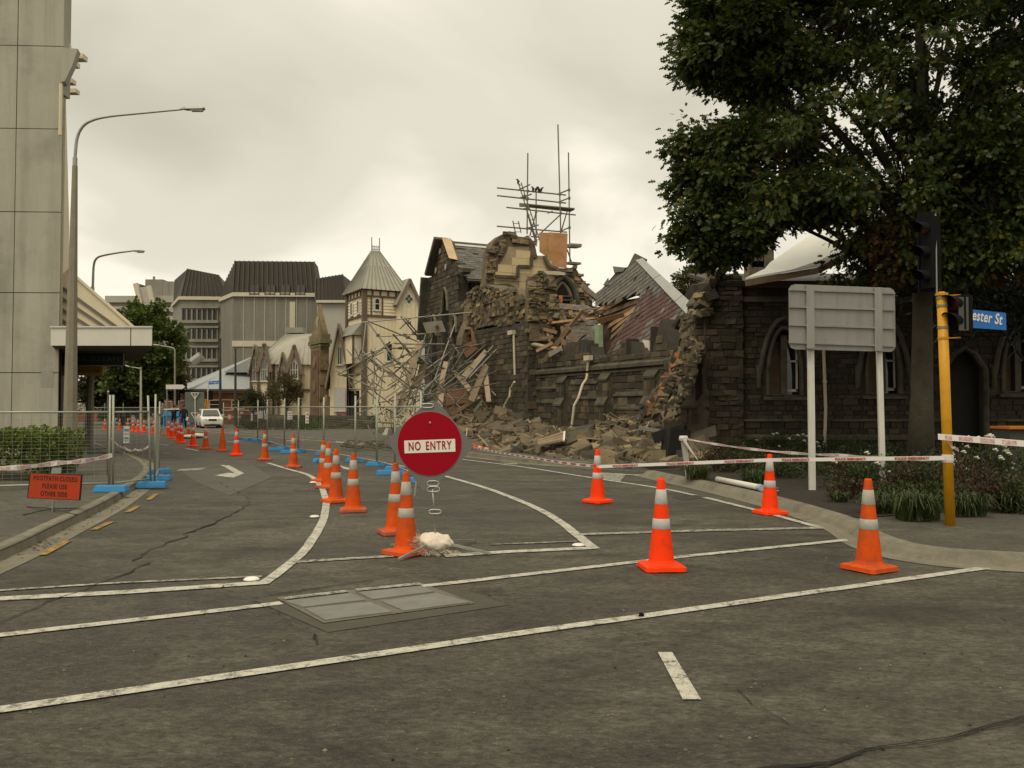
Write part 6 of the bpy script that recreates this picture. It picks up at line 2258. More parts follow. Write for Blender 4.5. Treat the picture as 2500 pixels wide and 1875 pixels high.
pkR, pkL = AT(622, 868, 82), AT(560, 905, 96)
e0, e1, e2 = FB.pt(-.4, zeb, .5), FB.pt(ab_, zeb, .5), FB.P + lw + UP * zeb + Vector((-.3, 0, 0))
rf_ = MB().add([e0, e1, AT(680, 866, 82), pkR, e2, AT(470, 930, 114)], [(0, 1, 2, 3), (0, 3, 5, 4)]).build('hipped_roof', iron_b, brick)
for p, q in ((e0, e1), (e0, e2)):
    MB().bar(p - UP * .08, q - UP * .08, .2, .18).build('gutter', M('gutter_dark', (.07, .065, .06)), brick)
gz = [AT(545, 909, 76.5), AT(616, 872, 76.5), AT(640, 909, 76.5)]
MB().prism(gz, Vector((0, 4, 0))).build('gablet', iron_b, brick)
for k in range(4):
    MB().bar(AT(606, 891 + k * 4, 76.3), AT(620, 891 + k * 4, 76.3), .07, .08).build('louvre_slat', white_t, brick)

# ================================================================== CONCRETE CORNER BUILDING, LEFT
CY = 25.0
pan = M('wall_panel_grey', (.345, .328, .262), rough=.85, var=.08, scale=.8, fine=.05, fscale=30, c2=(.235, .222, .178), c2s=.5, c2t=(.48, .75))
add_streaks(pan, .42)
creamc = M('corner_cream', (.60, .52, .37), rough=.8, var=.08, scale=1.0)
fas = M('awning_fascia', (.55, .52, .45), rough=.6, var=.05)
FC = Frame(AT(141, 1000, CY), Vector((1, .028 * 1.6, 0)), Vector((.045, -.999, 0)))
FC.P.z = 0
corner = thing('concrete_corner_building', 'tall grey concrete panel building at the footpath corner, awning on its street side', 'building', FC.P)
sdir_ = Vector((-10.05, 19.0, 0))
MB().prism([FC.pt(-14, 0, -.06), FC.pt(-.02, 0, -.06), FC.pt(-.02, 0, 0) + sdir_, FC.pt(-14, 0) + sdir_], UP * 11.3).build('core', M('panel_joint', (.05, .045, .04), rough=.95), corner)
MB().prism([FC.pt(-14, 11.2, -.06), FC.pt(-.02, 11.2, -.06), FC.pt(-.02, 11.2, -.5), FC.pt(-14, 11.2, -.5)], UP * 6).build('parapet_core', M('parapet_concrete', (.30, .285, .23), rough=.85, var=.1), corner)
# panels, each separate, open joints between
vs_ = [1400, 1118, 910, 715, 518, 315, 113, -90, -300]
us_ = [-400, -170, 33, 141]
for i in range(len(vs_) - 1):
    z0, z1 = FC.px(140, vs_[i])[1], FC.px(140, vs_[i + 1])[1]
    z0 = max(z0, 0.0)
    for j in range(len(us_) - 1):
        a0, a1 = FC.px(us_[j], 700)[0], FC.px(us_[j + 1], 700)[0]
        if j == len(us_) - 2:
            a1 = 0.0
        MB().prism([FC.pt(a0 + .012, z0 + .012, -.05), FC.pt(a1 - (.0 if j == 2 else .012), z0 + .012, -.05), FC.pt(a1 - (.0 if j == 2 else .012), z1 - .012, -.05), FC.pt(a0 + .012, z1 - .012, -.05)], FC.n * random.uniform(.05, .056)).build('panel', pan, corner)
# patch of repaired render on the wall
rect(FC, FC.px(101, 900)[0], FC.px(131, 900)[0], FC.px(100, 945)[1], FC.px(100, 905)[1], .004, .006, 'repair_patch', M('repair_patch', (.26, .25, .215), rough=.9, var=.1), corner)
# street side: cream return wall, bracket and beam ends at the head
se = sdir_.normalized()
sn = Vector((se.y, -se.x, 0))
FS = Frame(FC.P + sn * .02, se, sn)
MB().prism([FS.pt(.3, FS.px(150, 800)[1] if False else 4.0), FS.pt(sdir_.length, 4.0), FS.pt(sdir_.length, 11.25), FS.pt(.3, 11.25)], sn * .06).build('cream_return_wall', creamc, corner)
br = [AT(u, v, CY - .2) for u, v in ((149, 116), (190, 119), (176, 160), (158, 198), (149, 200))]
MB().prism(br, Vector((-.1, .35, 0))).build('bracket', pan, corner)
for u0, u1, v, Y in ((180, 208, 141, CY + .4), (172, 190, 158, CY + 2.5), (170, 181, 200, CY + 5), (171, 190, 224, CY + 7.5)):
    MB().bar(AT(u0 - 10, v, Y), AT(u1, v, Y), .3, .16).build('beam_end', creamc, corner)
MB().bar(AT(150, 88, CY + .3), AT(168, 118, CY + .5), .2, .12).build('sloping_coping', creamc, corner)
MB().tube([AT(149, 205, CY - .15), AT(147, 330, CY - .15)], .05, 6).build('downpipe', creamc, corner)
# sloped boarding above the awning
AYn = 23.6
tri_px = [(138, 681), (166, 657), (170, 657), (328, 800), (138, 803)]
pts_ = [AT(u, v, CY + .4) for u, v in tri_px]
MB().prism(pts_, Vector((-1.2, 2.6, 0))).build('sloped_hood', creamc, corner)
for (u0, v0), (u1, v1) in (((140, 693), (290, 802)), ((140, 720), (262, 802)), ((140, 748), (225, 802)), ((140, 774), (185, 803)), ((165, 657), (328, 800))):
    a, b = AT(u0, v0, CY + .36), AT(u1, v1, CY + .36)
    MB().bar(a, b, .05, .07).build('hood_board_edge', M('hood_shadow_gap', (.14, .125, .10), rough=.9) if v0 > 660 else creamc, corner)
# awning
aw_ = thing('shop_awning', 'pale grey box awning over the footpath on the corner building', 'awning', AT(250, 840, AYn))
f_l, f_r = AT(126, 803, AYn), AT(371, 797, AYn)
fb_l, fb_r = AT(126, 847, AYn), AT(371, 839, AYn)
zt, zb_ = (f_l.z + f_r.z) / 2, (fb_l.z + fb_r.z) / 2
bk_dir = Vector((-9.3, 19.0, 0)).normalized() * 9.0
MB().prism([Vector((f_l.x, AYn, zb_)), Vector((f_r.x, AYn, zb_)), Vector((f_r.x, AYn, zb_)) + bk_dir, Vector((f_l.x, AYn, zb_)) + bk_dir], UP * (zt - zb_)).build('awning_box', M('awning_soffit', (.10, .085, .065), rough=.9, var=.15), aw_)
xs_ = AT(320, 820, AYn).x
for x0, x1 in ((f_l.x - .01, xs_ - .015), (xs_ + .015, f_r.x + .012)):
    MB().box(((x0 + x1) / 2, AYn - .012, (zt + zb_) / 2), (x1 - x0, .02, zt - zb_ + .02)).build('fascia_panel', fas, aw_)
MB().box(((f_l.x + f_r.x) / 2, AYn - .03, zt + .02), (f_r.x - f_l.x + .04, .06, .04)).build('fascia_cap', fas, aw_)
# hanging signs under the awning
sgn1 = thing('hanging_shop_sign', 'dark hanging shop sign with thin green lettering under the awning', 'shop sign', AT(220, 880, 26.5))
p, q = AT(141, 893, 26.5), AT(303, 862, 26.5)
MB().box(((p.x + q.x) / 2, 26.55, (p.z + q.z) / 2), (q.x - p.x, .1, q.z - p.z)).build('sign_box', M('sign_black_green', (.008, .012, .011), rough=.6), sgn1)
MB().box(((p.x + q.x) / 2, 26.48, p.z), (q.x - p.x, .03, .03)).build('sign_edge', galv_d, sgn1)
MB().box((q.x, 26.48, (p.z + q.z) / 2), (.03, .03, q.z - p.z)).build('sign_edge', galv_d, sgn1)
tt = text('MARK SUZAN', 'lettering', .20, M('sign_green_dim', (.05, .08, .07), rough=.6), sgn1, AT(222, 877, 26.49) - sgn1.location, (R(90), 0, 0), .004, sx=1.35, space=1.1)
sgn2 = thing('yellow_shop_sign', 'yellow welcome sign hanging below the dark shop sign', 'shop sign', AT(200, 917, 28))
p, q = AT(138, 917, 28), AT(250, 893, 28)
MB().box(((p.x + q.x) / 2, 28.05, (p.z + q.z) / 2), (q.x - p.x, .1, q.z - p.z)).build('sign_box', M('sign_yellow', (.42, .22, .01), rough=.6, var=.1), sgn2)
text('welcome', 'lettering', .24, M('sign_brown_dim', (.16, .09, .01), rough=.6), sgn2, AT(209, 905, 27.99) - sgn2.location, (R(90), 0, 0), .004, space=1.1)
# second shop frontage receding below the awning, dark
MB().prism([FS.pt(.5, 0, .02), FS.pt(sdir_.length, 0, .02), FS.pt(sdir_.length, 3.9, .02), FS.pt(.5, 3.9, .02)], sn * .04).build('shop_front', M('shopfront_dark', (.02, .018, .016), rough=.4), corner)
# small far building seen under the awning
fbld = thing('low_white_building', 'low white and grey commercial building far beyond the awning', 'building', AT(190, 1030, 95))
for u0, u1, v0, v1, m_ in ((170, 216, 961, 978, clight), (172, 214, 978, 984, blackv), (170, 214, 984, 987, white_t), (172, 213, 987, 998, cgrey), (174, 235, 998, 1008, clight), (172, 240, 1008, 1040, bk_m)):
    p, q = AT(u0, v1, 95), AT(u1, v0, 95)
    MB().box(((p.x + q.x) / 2, 97 + (0.1 if m_ == blackv else 0), (p.z + q.z) / 2), (q.x - p.x, 4, q.z - p.z)).build('storey', m_, fbld)
o = MB().box(AT(148, 1030, 52), (1.3, 3.6, 2.2)).build('red_van', M('van_red', (.25, .02, .02), rough=.4))
bpy.data.objects.remove(o)

# ================================================================== STREET LIGHTS
pole_c = M('concrete_pole', (.22, .195, .14), rough=.9, var=.15, scale=3, fine=.1, fscale=40)
lamp_m = M('lamp_housing', (.30, .30, .28), rough=.5, metal=.3, var=.06)
lens_m = M('lamp_lens', (.42, .42, .40), rough=.2, var=.03)


def street_light(base, Y, pole_px, r0, r1, arm_px, ra, head_px, label, m_=None, sides=8):
    r = thing('street_lamp', label, 'street lamp', base, 'street lamps')
    P = [AT(u, v, Y) for u, v in pole_px]
    P[0] = Vector(base)
    n = len(P)
    MB().tube(P, [r0 + (r1 - r0) * i / (n - 1) for i in range(n)], sides).build('pole', m_ or pole_c, r)
    A = [P[-1]] + [AT(u, v, Y) for u, v in arm_px]
    C = curve_pts(A, 6)
    k = len(C)
    MB().tube(C, [ra * (1.0 - .45 * i / k) for i in range(k)], 8).build('arm', galv, r, smooth=True)
    MB().tube([P[-1] - UP * .05, P[-1] + UP * .18], ra * 1.35, 8).build('collar', galv, r)
    (u0, v0), (u1, v1) = head_px
    p, q = AT(u0, v0, Y), AT(u1, v1, Y)
    L = abs(q.x - p.x)
    d = (q - p).normalized()
    s = L / 1.0
    hd = MB()
    secs = [(0, .05, .05, 0), (.12, .08, .06, 0), (.2, .14, .075, 0), (.75, .15, .085, .01), (.95, .13, .06, .015), (1.0, .08, .035, .015)]
    V, Fc = [], []
    for t_, w, h, zz in secs:
        c = p.lerp(q, t_) + UP * zz * s
        for y, z in ((-w, -h * .4), (-w * .7, h), (w * .7, h), (w, -h * .4)):
            V.append(c + Vector((0, y * s, z * s)))
    for i in range(len(secs) - 1):
        for k in range(4):
            Fc.append((i * 4 + k, i * 4 + (k + 1) % 4, i * 4 + 4 + (k + 1) % 4, i * 4 + 4 + k))
    Fc += [(3, 2, 1, 0), (len(V) - 4, len(V) - 3, len(V) - 2, len(V) - 1)]
    hd.add(V, Fc).build('lamp_head', lamp_m, r)
    lp = MB()
    c0, c1 = p.lerp(q, .38), p.lerp(q, .93)
    w = .11 * s
    lo = Vector((0, 0, -.11 * s))
    up_ = Vector((0, 0, -.03 * s))
    lp.add([c0 + Vector((0, -w, 0)) + up_, c0 + Vector((0, w, 0)) + up_, c1 + Vector((0, w, 0)) + up_, c1 + Vector((0, -w, 0)) + up_,
            c0.lerp(c1, .12) + Vector((0, -w * .7, 0)) + lo, c0.lerp(c1, .12) + Vector((0, w * .7, 0)) + lo, c0.lerp(c1, .92) + Vector((0, w * .7, 0)) + lo, c0.lerp(c1, .92) + Vector((0, -w * .7, 0)) + lo],
           [(7, 6, 5, 4), (0, 1, 2, 3), (0, 4, 5, 1), (1, 5, 6, 2), (2, 6, 7, 3), (3, 7, 4, 0)]).build('lamp_lens', lens_m, r)
    return r


y1 = 18.3
street_light(G(169, 1158, .115), y1, [(169, 1158), (176, 760), (183, 405)], .165, .058, [(184, 375), (189, 335), (203, 308), (228, 293), (270, 284), (350, 276), (445, 267)], .038, ((443, 266), (500, 266)), 'tall grey street lamp with octagonal concrete pole beside corner building')
y2 = G(217, 1091, .115).y
street_light(G(217, 1091, .115), y2, [(217, 1091), (223, 860), (226, 712)], .16, .07, [(227, 690), (229, 648), (236, 631), (252, 624), (290, 617), (322, 613)], .05, ((321, 613), (353, 614)), 'second concrete street lamp further along, rising behind the awning')
y3 = 58.0
street_light(Vector((AT(344, 1050, y3).x, y3, 0)), y3, [(344, 1050), (344, 980), (344, 902)], .09, .06, [(343, 900), (320, 896)], .05, ((318, 896), (300, 890)), 'thin pale lamp post in front of the dark trees', M('pale_post', (.40, .38, .28), rough=.7), 6)
y4 = 64.0
street_light(Vector((AT(427, 1040, y4).x, y4, 0)), y4, [(427, 1045), (427, 960), (427, 870)], .09, .06, [(427, 858), (423, 850), (405, 846), (390, 843)], .05, ((390, 843), (374, 841)), 'distant grey lamp post with short arm before the office block', None, 6)

# ================================================================== BACK OF BIG ROAD SIGN
sgb = G(1981, 1196, .126)
bs = thing('road_sign_back', 'grey back of a large road sign on two white posts in the garden bed', 'road sign', sgb)
ys = sgb.y
post_w = M('sign_post_white', (.55, .53, .48), rough=.6, var=.08)
pr_b = G(2152, 1190, .126)
p2 = AT(2153, 1140, ys + .6)
yl, yr = ys, ys + .55
for (u0, v0, u1, v1, Y, wdt) in ((1983, 1196, 1977, 697, yl, 15), (2155, 1160, 2142, 702, yr, 13)):
    a, b = AT(u0, v0, Y), AT(u1, v1, Y)
    a.z = .12
    MB().bar(a, b, wdt * Y / FPX, .06, up=(0, 1, 0)).build('post', post_w, bs)
c_ = [(1925, 706), (1931, 697), (1941, 694), (2172, 703), (2181, 708), (2184, 716), (2186, 846), (2182, 855), (2174, 859), (1940, 853), (1930, 849), (1926, 840)]
yy = lambda u: yl + (yr - yl) * (u - 1980) / 165 - .09
Pb = [AT(u, v, yy(u)) for u, v in c_]
MB().prism(Pb, Vector((0, -.012, 0))).build('panel', M('sign_back_grey', (.25, .245, .225), rough=.6, var=.05, metal=.2), bs)
for v0, v1 in ((707, 716), (749, 757), (793, 802), (836, 845)):
    MB().bar(AT(1927, v0, yy(1927) - .035), AT(2184, v1, yy(2184) - .035), .03, .03, up=(0, 1, 0)).build('stiffener_rail', M('sign_rail', (.22, .215, .195), rough=.6), bs)
for u in (1977, 2143):
    MB().bar(AT(u, 697 if u < 2000 else 702, yy(u) - .06), AT(u + 1, 851 if u < 2000 else 857, yy(u) - .06), .14, .05, up=(0, 1, 0)).build('mount_channel', MATS['sign_back_grey'], bs)


add_streaks(MATS['sign_back_grey'], .35, 6, .8)
add_streaks(post_w, .4, 14, 1.0)
# ================================================================== YELLOW SIGNAL POLE AND STREET NAME
yb = G(2320, 1284, .112)
yY = yb.y
sp = thing('traffic_signal', 'yellow traffic signal pole with black lanterns and wrapped police tape', 'traffic light', yb)
yel = M('signal_yellow', (.50, .24, .006), rough=.45, var=.10, scale=6, c2=(.40, .19, .01), c2s=4, c2t=(.55, .75))
tp_ = AT(2299, 722, yY)
MB().tube([yb, yb.lerp(tp_, .5), tp_], .060, 20).build('pole', yel, sp, smooth=True)
MB().lathe([(.075, 0), (.075, .03), (.055, .035), (.03, .05)], 16, tp_).build('pole_cap', yel, sp)
for v in (747, 800, 826, 728):
    f = (v - 722) / (1284 - 722)
    MB().lathe([(.066, -.015), (.066, .015)], 16, tp_.lerp(yb, f)).build('clamp_band', galv_d if v < 810 else yel, sp)
black_p = M('signal_black', (.007, .007, .007), rough=.9, spec=.1)


def lantern(name, u0, u1, v0, v1, n, Y, parent, turn=0.0, visors=True):
    p, q = AT(u0, v1, Y), AT(u1, v0, Y)
    c = (p + q) / 2
    w, h = q.x - p.x, q.z - p.z
    e = sub_empty(name, parent, c)
    T = Matrix.Translation(c) @ Matrix.Rotation(turn, 4, 'Z')
    MB(T).box((0, 0, 0), (w, .16, h)).build('housing', black_p, e)
    for k in range(n):
        z = h / 2 - h * (k + .5) / n
        r_ = min(w * .42, h / n * .42)
        MB(T @ Matrix.Translation((0, -.085, z)) @ Matrix.Rotation(R(90), 4, 'X')).lathe([(r_, 0), (r_ * .95, .02), (r_ * .5, .035)], 16).build('lens', M('lens_red_dark', (.05, .006, .006), rough=.3) if k == 0 else black_p, e)
        if visors:
            vm_ = MB(T @ Matrix.Translation((0, -.08, z)))
            m = 12
            V = []
            for yv in (0, -.22):
                for j in range(m + 1):
                    a = math.pi * (-.15 + 1.3 * j / m)
                    rr2 = r_ * 1.12
                    V.append((rr2 * math.cos(a), yv * (.55 + .45 * math.sin(max(0, min(math.pi, a)))), rr2 * math.sin(a)))
            vm_.add(V, [(j, j + 1, j + m + 2, j + m + 1) for j in range(m)])
            vm_.build('visor', black_p, e)
    return e


lantern('lantern', 2258, 2287, 530, 705, 3, yY + .15, sp, R(-70))
MB().bar(AT(2284, 522, yY + .1), AT(2287, 716, yY + .05), .014, .014).build('backboard_edge', M('edge_pale', (.22, .22, .20), rough=.5), sp)
MB().box(AT(2262, 615, yY + .3), (.22, .03, 1.05)).build('backboard', black_p, sp)
lantern('lantern', 2322, 2366, 722, 806, 2, yY + .02, sp, R(-62))
MB().box(AT(2352, 766, yY - .10), (.12, .02, .42)).build('lantern_back_plate', M('lantern_grey', (.07, .07, .06), rough=.6), sp)
for v in (722, 826):
    MB().bar(AT(2300, v, yY), AT(2345, v - 2, yY), .014, .014).build('bracket', yel, sp)
sn_b = thing('street_name_sign', 'blue street name blade with white letters ester St showing beside signal', 'street sign', AT(2400, 785, yY + .3))
q4 = [AT(u, v, yY + .35) for u, v in ((2294, 747), (2456, 764), (2457, 806), (2294, 795))]
MB().prism(q4, Vector((0, .012, 0))).build('blade', M('sign_blue', (.015, .13, .42), rough=.4, var=.05), sn_b)
tl = math.atan2((q4[1] - q4[0] + q4[2] - q4[3]).z, (q4[1] - q4[0]).x)
ppx_ = (yY + .35) / FPX
text('Chester St', 'lettering', 36 * ppx_, M('sign_letter_white', (.62, .62, .58), rough=.5), sn_b, AT(2447, 782, yY + .345) - sn_b.location, (R(90), -tl, 0), .001, align='RIGHT', sx=.60, off=.004, space=1.08)

# ================================================================== POLICE TAPE
tape_w = M('tape_white', (.60, .56, .52), rough=.45, var=.05)
tape_r = M('tape_red_print', (.34, .035, .04), rough=.5, var=.08)


def tape(pts, w, label, words=None, sag=.0, twist=0.0, blocks=False, group='police tape'):
    """ribbon of tape between points, with its print"""
    r = thing('police_tape', label, 'tape', pts[0], group)
    P = []
    for a, b in zip(pts[:-1], pts[1:]):
        for k in range(12):
            t_ = k / 12
            P.append(Vector(a).lerp(Vector(b), t_) - UP * sag * 4 * t_ * (1 - t_))
    P.append(Vector(pts[-1]))
    V = []
    n = len(P)
    for i, p in enumerate(P):
        ang = twist * math.sin(i * .55) + .1
        ww = w * (1 - .35 * abs(math.sin(i * .55 * (1 if twist else 0))))
        d = Vector((0, math.sin(ang), math.cos(ang))) * ww / 2
        V += [p - d, p + d]
    MB().add(V, [(2 * i, 2 * i + 2, 2 * i + 3, 2 * i + 1) for i in range(n - 1)]).build('ribbon', tape_w, r)
    if words:
        for a, b, i in zip(pts[:-1], pts[1:], range(9)):
            a, b = Vector(a), Vector(b)
            L = (b - a).length
            reps = max(1, int(L / (w * 13.5)))
            for k in range(reps):
                t_ = (k + .5) / reps
                c = a.lerp(b, t_) - UP * sag * 4 * t_ * (1 - t_)
                sl_ = (b - a) / L - UP * sag * 4 * (1 - 2 * t_) / L
                o = text(words, 'tape_print', w * .80, tape_r, r, c + Vector((0, -.016, 0)) - r.location, (R(90), -math.atan2(sl_.z, math.hypot(sl_.x, sl_.y)), math.atan2(sl_.y, sl_.x)), .0005, sx=1.15, off=.002)
    if blocks:
        mb = MB()
        for i in range(1, n - 2):
            if i % 3 == 2:
                continue
            a0, a1, b0, b1 = (Vector(V[k]) for k in (2 * i, 2 * i + 1, 2 * i + 2, 2 * i + 3))
            f = Vector((0, -.004, 0))
            mb.quad(a0.lerp(a1, .18) + f, b0.lerp(b1, .18) + f, b0.lerp(b1, .82) + f, a0.lerp(a1, .82) + f)
        tag(mb.build('tape_print', wear_paint('tape_print_red', (.40, .10, .11), (.58, .54, .5), lo=.42, hi=.6, scale=30), r), kind='stuff')
    return r


T1, T2 = AT(1463, 1139, 13.75), AT(1879, 1123, 12.3)
T3 = AT(2306, 1118, yY - .1)
tape([T1, T2], .052, 'white police tape printed POLICE EMERGENCY strung between two cones', 'POLICE EMERGENCY')
tape([T2, T3], .052, 'white police tape printed POLICE EMERGENCY from the cone to yellow pole', 'POLICE EMERGENCY')
tape([AT(1144, 1090, 29.5), AT(1300, 1117, 19.5), T1], .05, 'red lettered police tape slanting from the fallen cone to the standing cone', 'POLICE EMERGENCY', .02)
TP = AT(1668, 1070, 20.2)
tape([TP, AT(1850, 1098, 17), AT(2070, 1112, 14), AT(2304, 1120, yY - .08)], .06, 'twisted pale police tape from the wrapped post to yellow signal pole', None, .02, .7, True)
tape([AT(2290, 1066, yY - .08), AT(2500, 1083, yY - .6), AT(2700, 1098, yY - 1.2)], .075, 'red and white tape stretched from yellow pole past the kerb corner', None, 0, 0, True)
tape([AT(2308, 1068, yY - .09), AT(2325, 1092, yY - .12), AT(2340, 1098, yY - .1)], .05, 'short loose tail of tape dangling from the yellow pole', None, 0, .4, True)
o = MB().lathe([(.066, -.05), (.071, -.02), (.069, .03), (.066, .05)], 16, tp_.lerp(yb, (1120 - 722) / 562.)).build('tape_wrap', tape_w, sp)
o = MB().lathe([(.064, -.02), (.067, 0), (.064, .02)], 16, tp_.lerp(yb, (1068 - 722) / 562.)).build('tape_wrap', tape_w, sp)
LT = G(0, 1196, zp).y - .05
tape([AT(-60, 1144, LT - 1.2), AT(140, 1130, LT - .4), AT(275, 1111, 15.45)], .10, 'broad red and white tape drooping across the footpath fence', None, .03, .35, True)
tape([AT(272, 1070, 15.6), AT(305, 1093, 16), AT(330, 1097, 16.1), AT(362, 1090, 16.2)], .05, 'thin tape sagging inside the narrow fence panel', None, .04, .4, True)
tape([AT(305, 1095, 16), AT(302, 1110, 16)], .04, 'short end of tape hanging below the sagging fence tape', None, 0, .5, False)
# wrapped post in the garden edge
wp = G(1681, 1166, .12)
pw = thing('tape_wrapped_post', 'pale timber post wrapped with torn tape at the garden edge', 'post', wp)
MB().bar(wp, AT(1668, 1068, wp.y), .11, .08, up=(0, 1, 0)).build('post', M('post_pale', (.34, .31, .26), rough=.8, var=.15), pw)
MB().tube([AT(1668, 1068, wp.y - .08), AT(1676, 1085, wp.y - .1), AT(1690, 1105, wp.y - .1), AT(1703, 1122, wp.y - .1)], [.05, .03, .02, .01], 6).build('torn_tape', tape_w, pw)
MB().lathe([(.09, 0), (.10, .05), (.085, .1)], 8, AT(1669, 1072, wp.y) - UP * .03).build('tape_knot', tape_w, pw)
o = thing('fallen_bollard', 'white round bollard post lying along the garden kerb with a blue collar', 'bollard', G(1750, 1175, .13))
b0__, b1__ = G(1752, 1176, .14) + UP * .05, G(1858, 1198, .14) + UP * .05
MB().tube([b0__, b1__], .055, 12).build('post', white_t, o, smooth=True)
MB().tube([b1__ - (b1__ - b0__).normalized() * .08, b1__ + (b1__ - b0__).normalized() * .03], .062, 12).build('collar', M('pale_blue', (.30, .36, .42)), o)
cb = thing('wire_rack', 'small bent wire rack lying in the garden soil', 'wire rack', G(1884, 1194, .13))
MB().tube([G(1870, 1190, .16), G(1903, 1192, .22), G(1902, 1198, .16), G(1878, 1199, .15), G(1870, 1190, .16)], .008, 5).build('frame', galv, cb)
# dark litter bin with orange band at the right edge
lb = G(2480, 1130, .13)
lbt = thing('litter_bin', 'dark bin with an orange rim behind the white roses', 'bin', lb)
lbY = 16.5
p, q = AT(2444, 1100, lbY), AT(2530, 1046, lbY)
MB().box(((p.x + q.x) / 2, lbY, (q.z + .1) / 2), (q.x - p.x, .6, q.z - .1)).build('body', M('bin_dark', (.045, .042, .034), rough=.7, var=.1), lbt)
MB().box(((p.x + q.x) / 2, lbY - .02, q.z + .02), (q.x - p.x + .06, .68, .05)).build('rim', M('bin_orange', (.42, .12, .01), rough=.6), lbt)

# ================================================================== SCAFFOLDING
sc_m = M('scaffold_tube', (.14, .13, .10), rough=.5, metal=.4, var=.15, scale=3)
sc_l = M('scaffold_tube_bright', (.30, .28, .225), rough=.45, metal=.4, var=.12, scale=3)
plank = M('scaffold_plank', (.36, .275, .19), rough=.85, var=.18, scale=4, rnd=.25)
st = thing('standing_scaffold', 'thin steel scaffold tower still standing on top of the ruined church wall', 'scaffold', AT(1340, 600, 50))
s5b = lambda x, y: (1200 + x * .2532, 280 + y * .2532)
Yf, Yb = 49.0, 51.0
tubes = [((350, 370), (343, 1150), Yf), ((640, 95), (668, 1140), Yf), ((742, 365), (756, 1420), Yb), ((430, 735), (430, 1270), Yb),
         ((52, 705), (718, 775), Yf), ((52, 780), (720, 852), Yf), ((143, 893), (812, 967), Yf), ((50, 1075), (728, 1133), Yf), ((255, 727), (372, 672), Yf), ((270, 803), (388, 765), Yf), ((640, 765), (748, 722), Yf), ((650, 840), (750, 802), Yf),
         ((335, 905), (425, 1230), Yf), ((430, 940), (370, 1170), Yf), ((668, 960), (455, 1160), Yf), ((728, 935), (675, 1115), Yb), ((668, 1122), (755, 1085), Yf), ((350, 1095), (455, 1062), Yf), ((300, 910), (340, 905), Yf), ((540, 950), (590, 930), Yf), ((730, 1300), (770, 1420), Yf), ((380, 1175), (470, 1180), Yf)]
for a, b, Y in tubes:
    MB().tube([AT(*s5b(*a), Y), AT(*s5b(*b), Y)], .045, 6).build('tube', sc_m, st)
for (a, b) in (((258, 655), (440, 1230)), ((285, 655), (470, 1230)), ((205, 1022), (232, 1145)), ((258, 1027), (285, 1140))):
    MB().tube([AT(*s5b(*a), Yf - .3), AT(*s5b(*b), Yf - .3)], .035, 5).build('ladder_rail', sc_m, st)
for k in range(12):
    t_ = (k + .5) / 12
    p = AT(*s5b(258 + 182 * t_, 655 + 575 * t_), Yf - .3)
    q = AT(*s5b(285 + 185 * t_, 655 + 575 * t_), Yf - .3)
    MB().tube([p, q], .022, 5).build('ladder_rung', sc_m, st)
for v in (1048, 1090, 1130):
    MB().tube([AT(*s5b(210, v), Yf - .3), AT(*s5b(272, v), Yf - .3)], .022, 5).build('ladder_rung', sc_m, st)
for k, (a, b) in enumerate((((268, 862), (800, 910)), ((340, 875), (790, 918)), ((360, 885), (770, 928)))):
    MB().bar(AT(*s5b(*a), Yf + .3 + .3 * k), AT(*s5b(*b), Yf + .6 + .4 * k), .26, .07).build('plank', M('plank_grey', (.17, .15, .115), rough=.9, var=.2), st)
MB().prism([AT(*s5b(*p), Yf - .1) for p in ((268, 850), (345, 857), (345, 890), (268, 888))], Vector((0, .05, 0))).build('toe_board', M('plank_grey', (.17, .15, .115)), st)
for (a, b) in ((350, 735), (350, 810), (350, 905), (660, 765), (662, 845), (668, 950), (748, 725), (750, 805), (752, 1088), (668, 1122), (345, 1095), (385, 1100), (320, 788), (430, 935)):
    MB().box(AT(*s5b(a, b), Yf), (.14, .14, .14)).build('clamp', sc_m, st)
for k, (pts_, m_) in enumerate((([(462, 1137), (556, 1137), (546, 1380), (462, 1320)], ply_red), ([(554, 1133), (734, 1146), (724, 1478), (545, 1460)], ply_red))):
    o = MB().prism([AT(*s5b(*p), 47.6 - .15 * k) for p in pts_], Vector((0, .08, 0))).build('plywood_sheet', m_)
    tag(o, ('narrow' if k == 0 else 'wide') + ' orange brown plywood sheet standing upright on the broken church wall', 'plywood')
for a, b in (((740, 1255), (845, 1262)), ((735, 1270), (840, 1275)), ((730, 1430), (840, 1440))):
    MB().bar(AT(*s5b(*a), 49), AT(*s5b(*b), 49.5), .5, .12).build('wall_head_plank', timber_g, st)
# birds on the top rail
bird_m = M('bird_dark', (.03, .03, .03), rough=.9)
for i, (x, y) in enumerate(((404, 728), (430, 728), (459, 732), (476, 736), (260, 655))):
    c = AT(*s5b(x, y), Yf)
    mb = MB()
    lean_ = .18 if i % 2 else -.15
    mb.tube([c + Vector((-.10 * lean_ * 6, 0, -.13)), c + Vector((-.03, 0, -.04)), c + Vector((0, 0, .06)), c + Vector((.03 * lean_ * 10, 0, .15)), c + Vector((.05 * lean_ * 10, 0, .20)), c + Vector((.13 * lean_ * 8, 0, .19))], [.02, .06, .085, .055, .05, .008], 8)
    for s in (-.03, .03):
        mb.tube([c + Vector((s, 0, -.16)), c + Vector((s, 0, -.03))], .009, 4)
    o = mb.build('bird', bird_m, smooth=True)
    tag(o, 'small dark bird perched on the scaffold rail above the church' if i < 4 else 'small dark bird perched on the tip of the scaffold ladder', 'bird', 'birds on the scaffold')

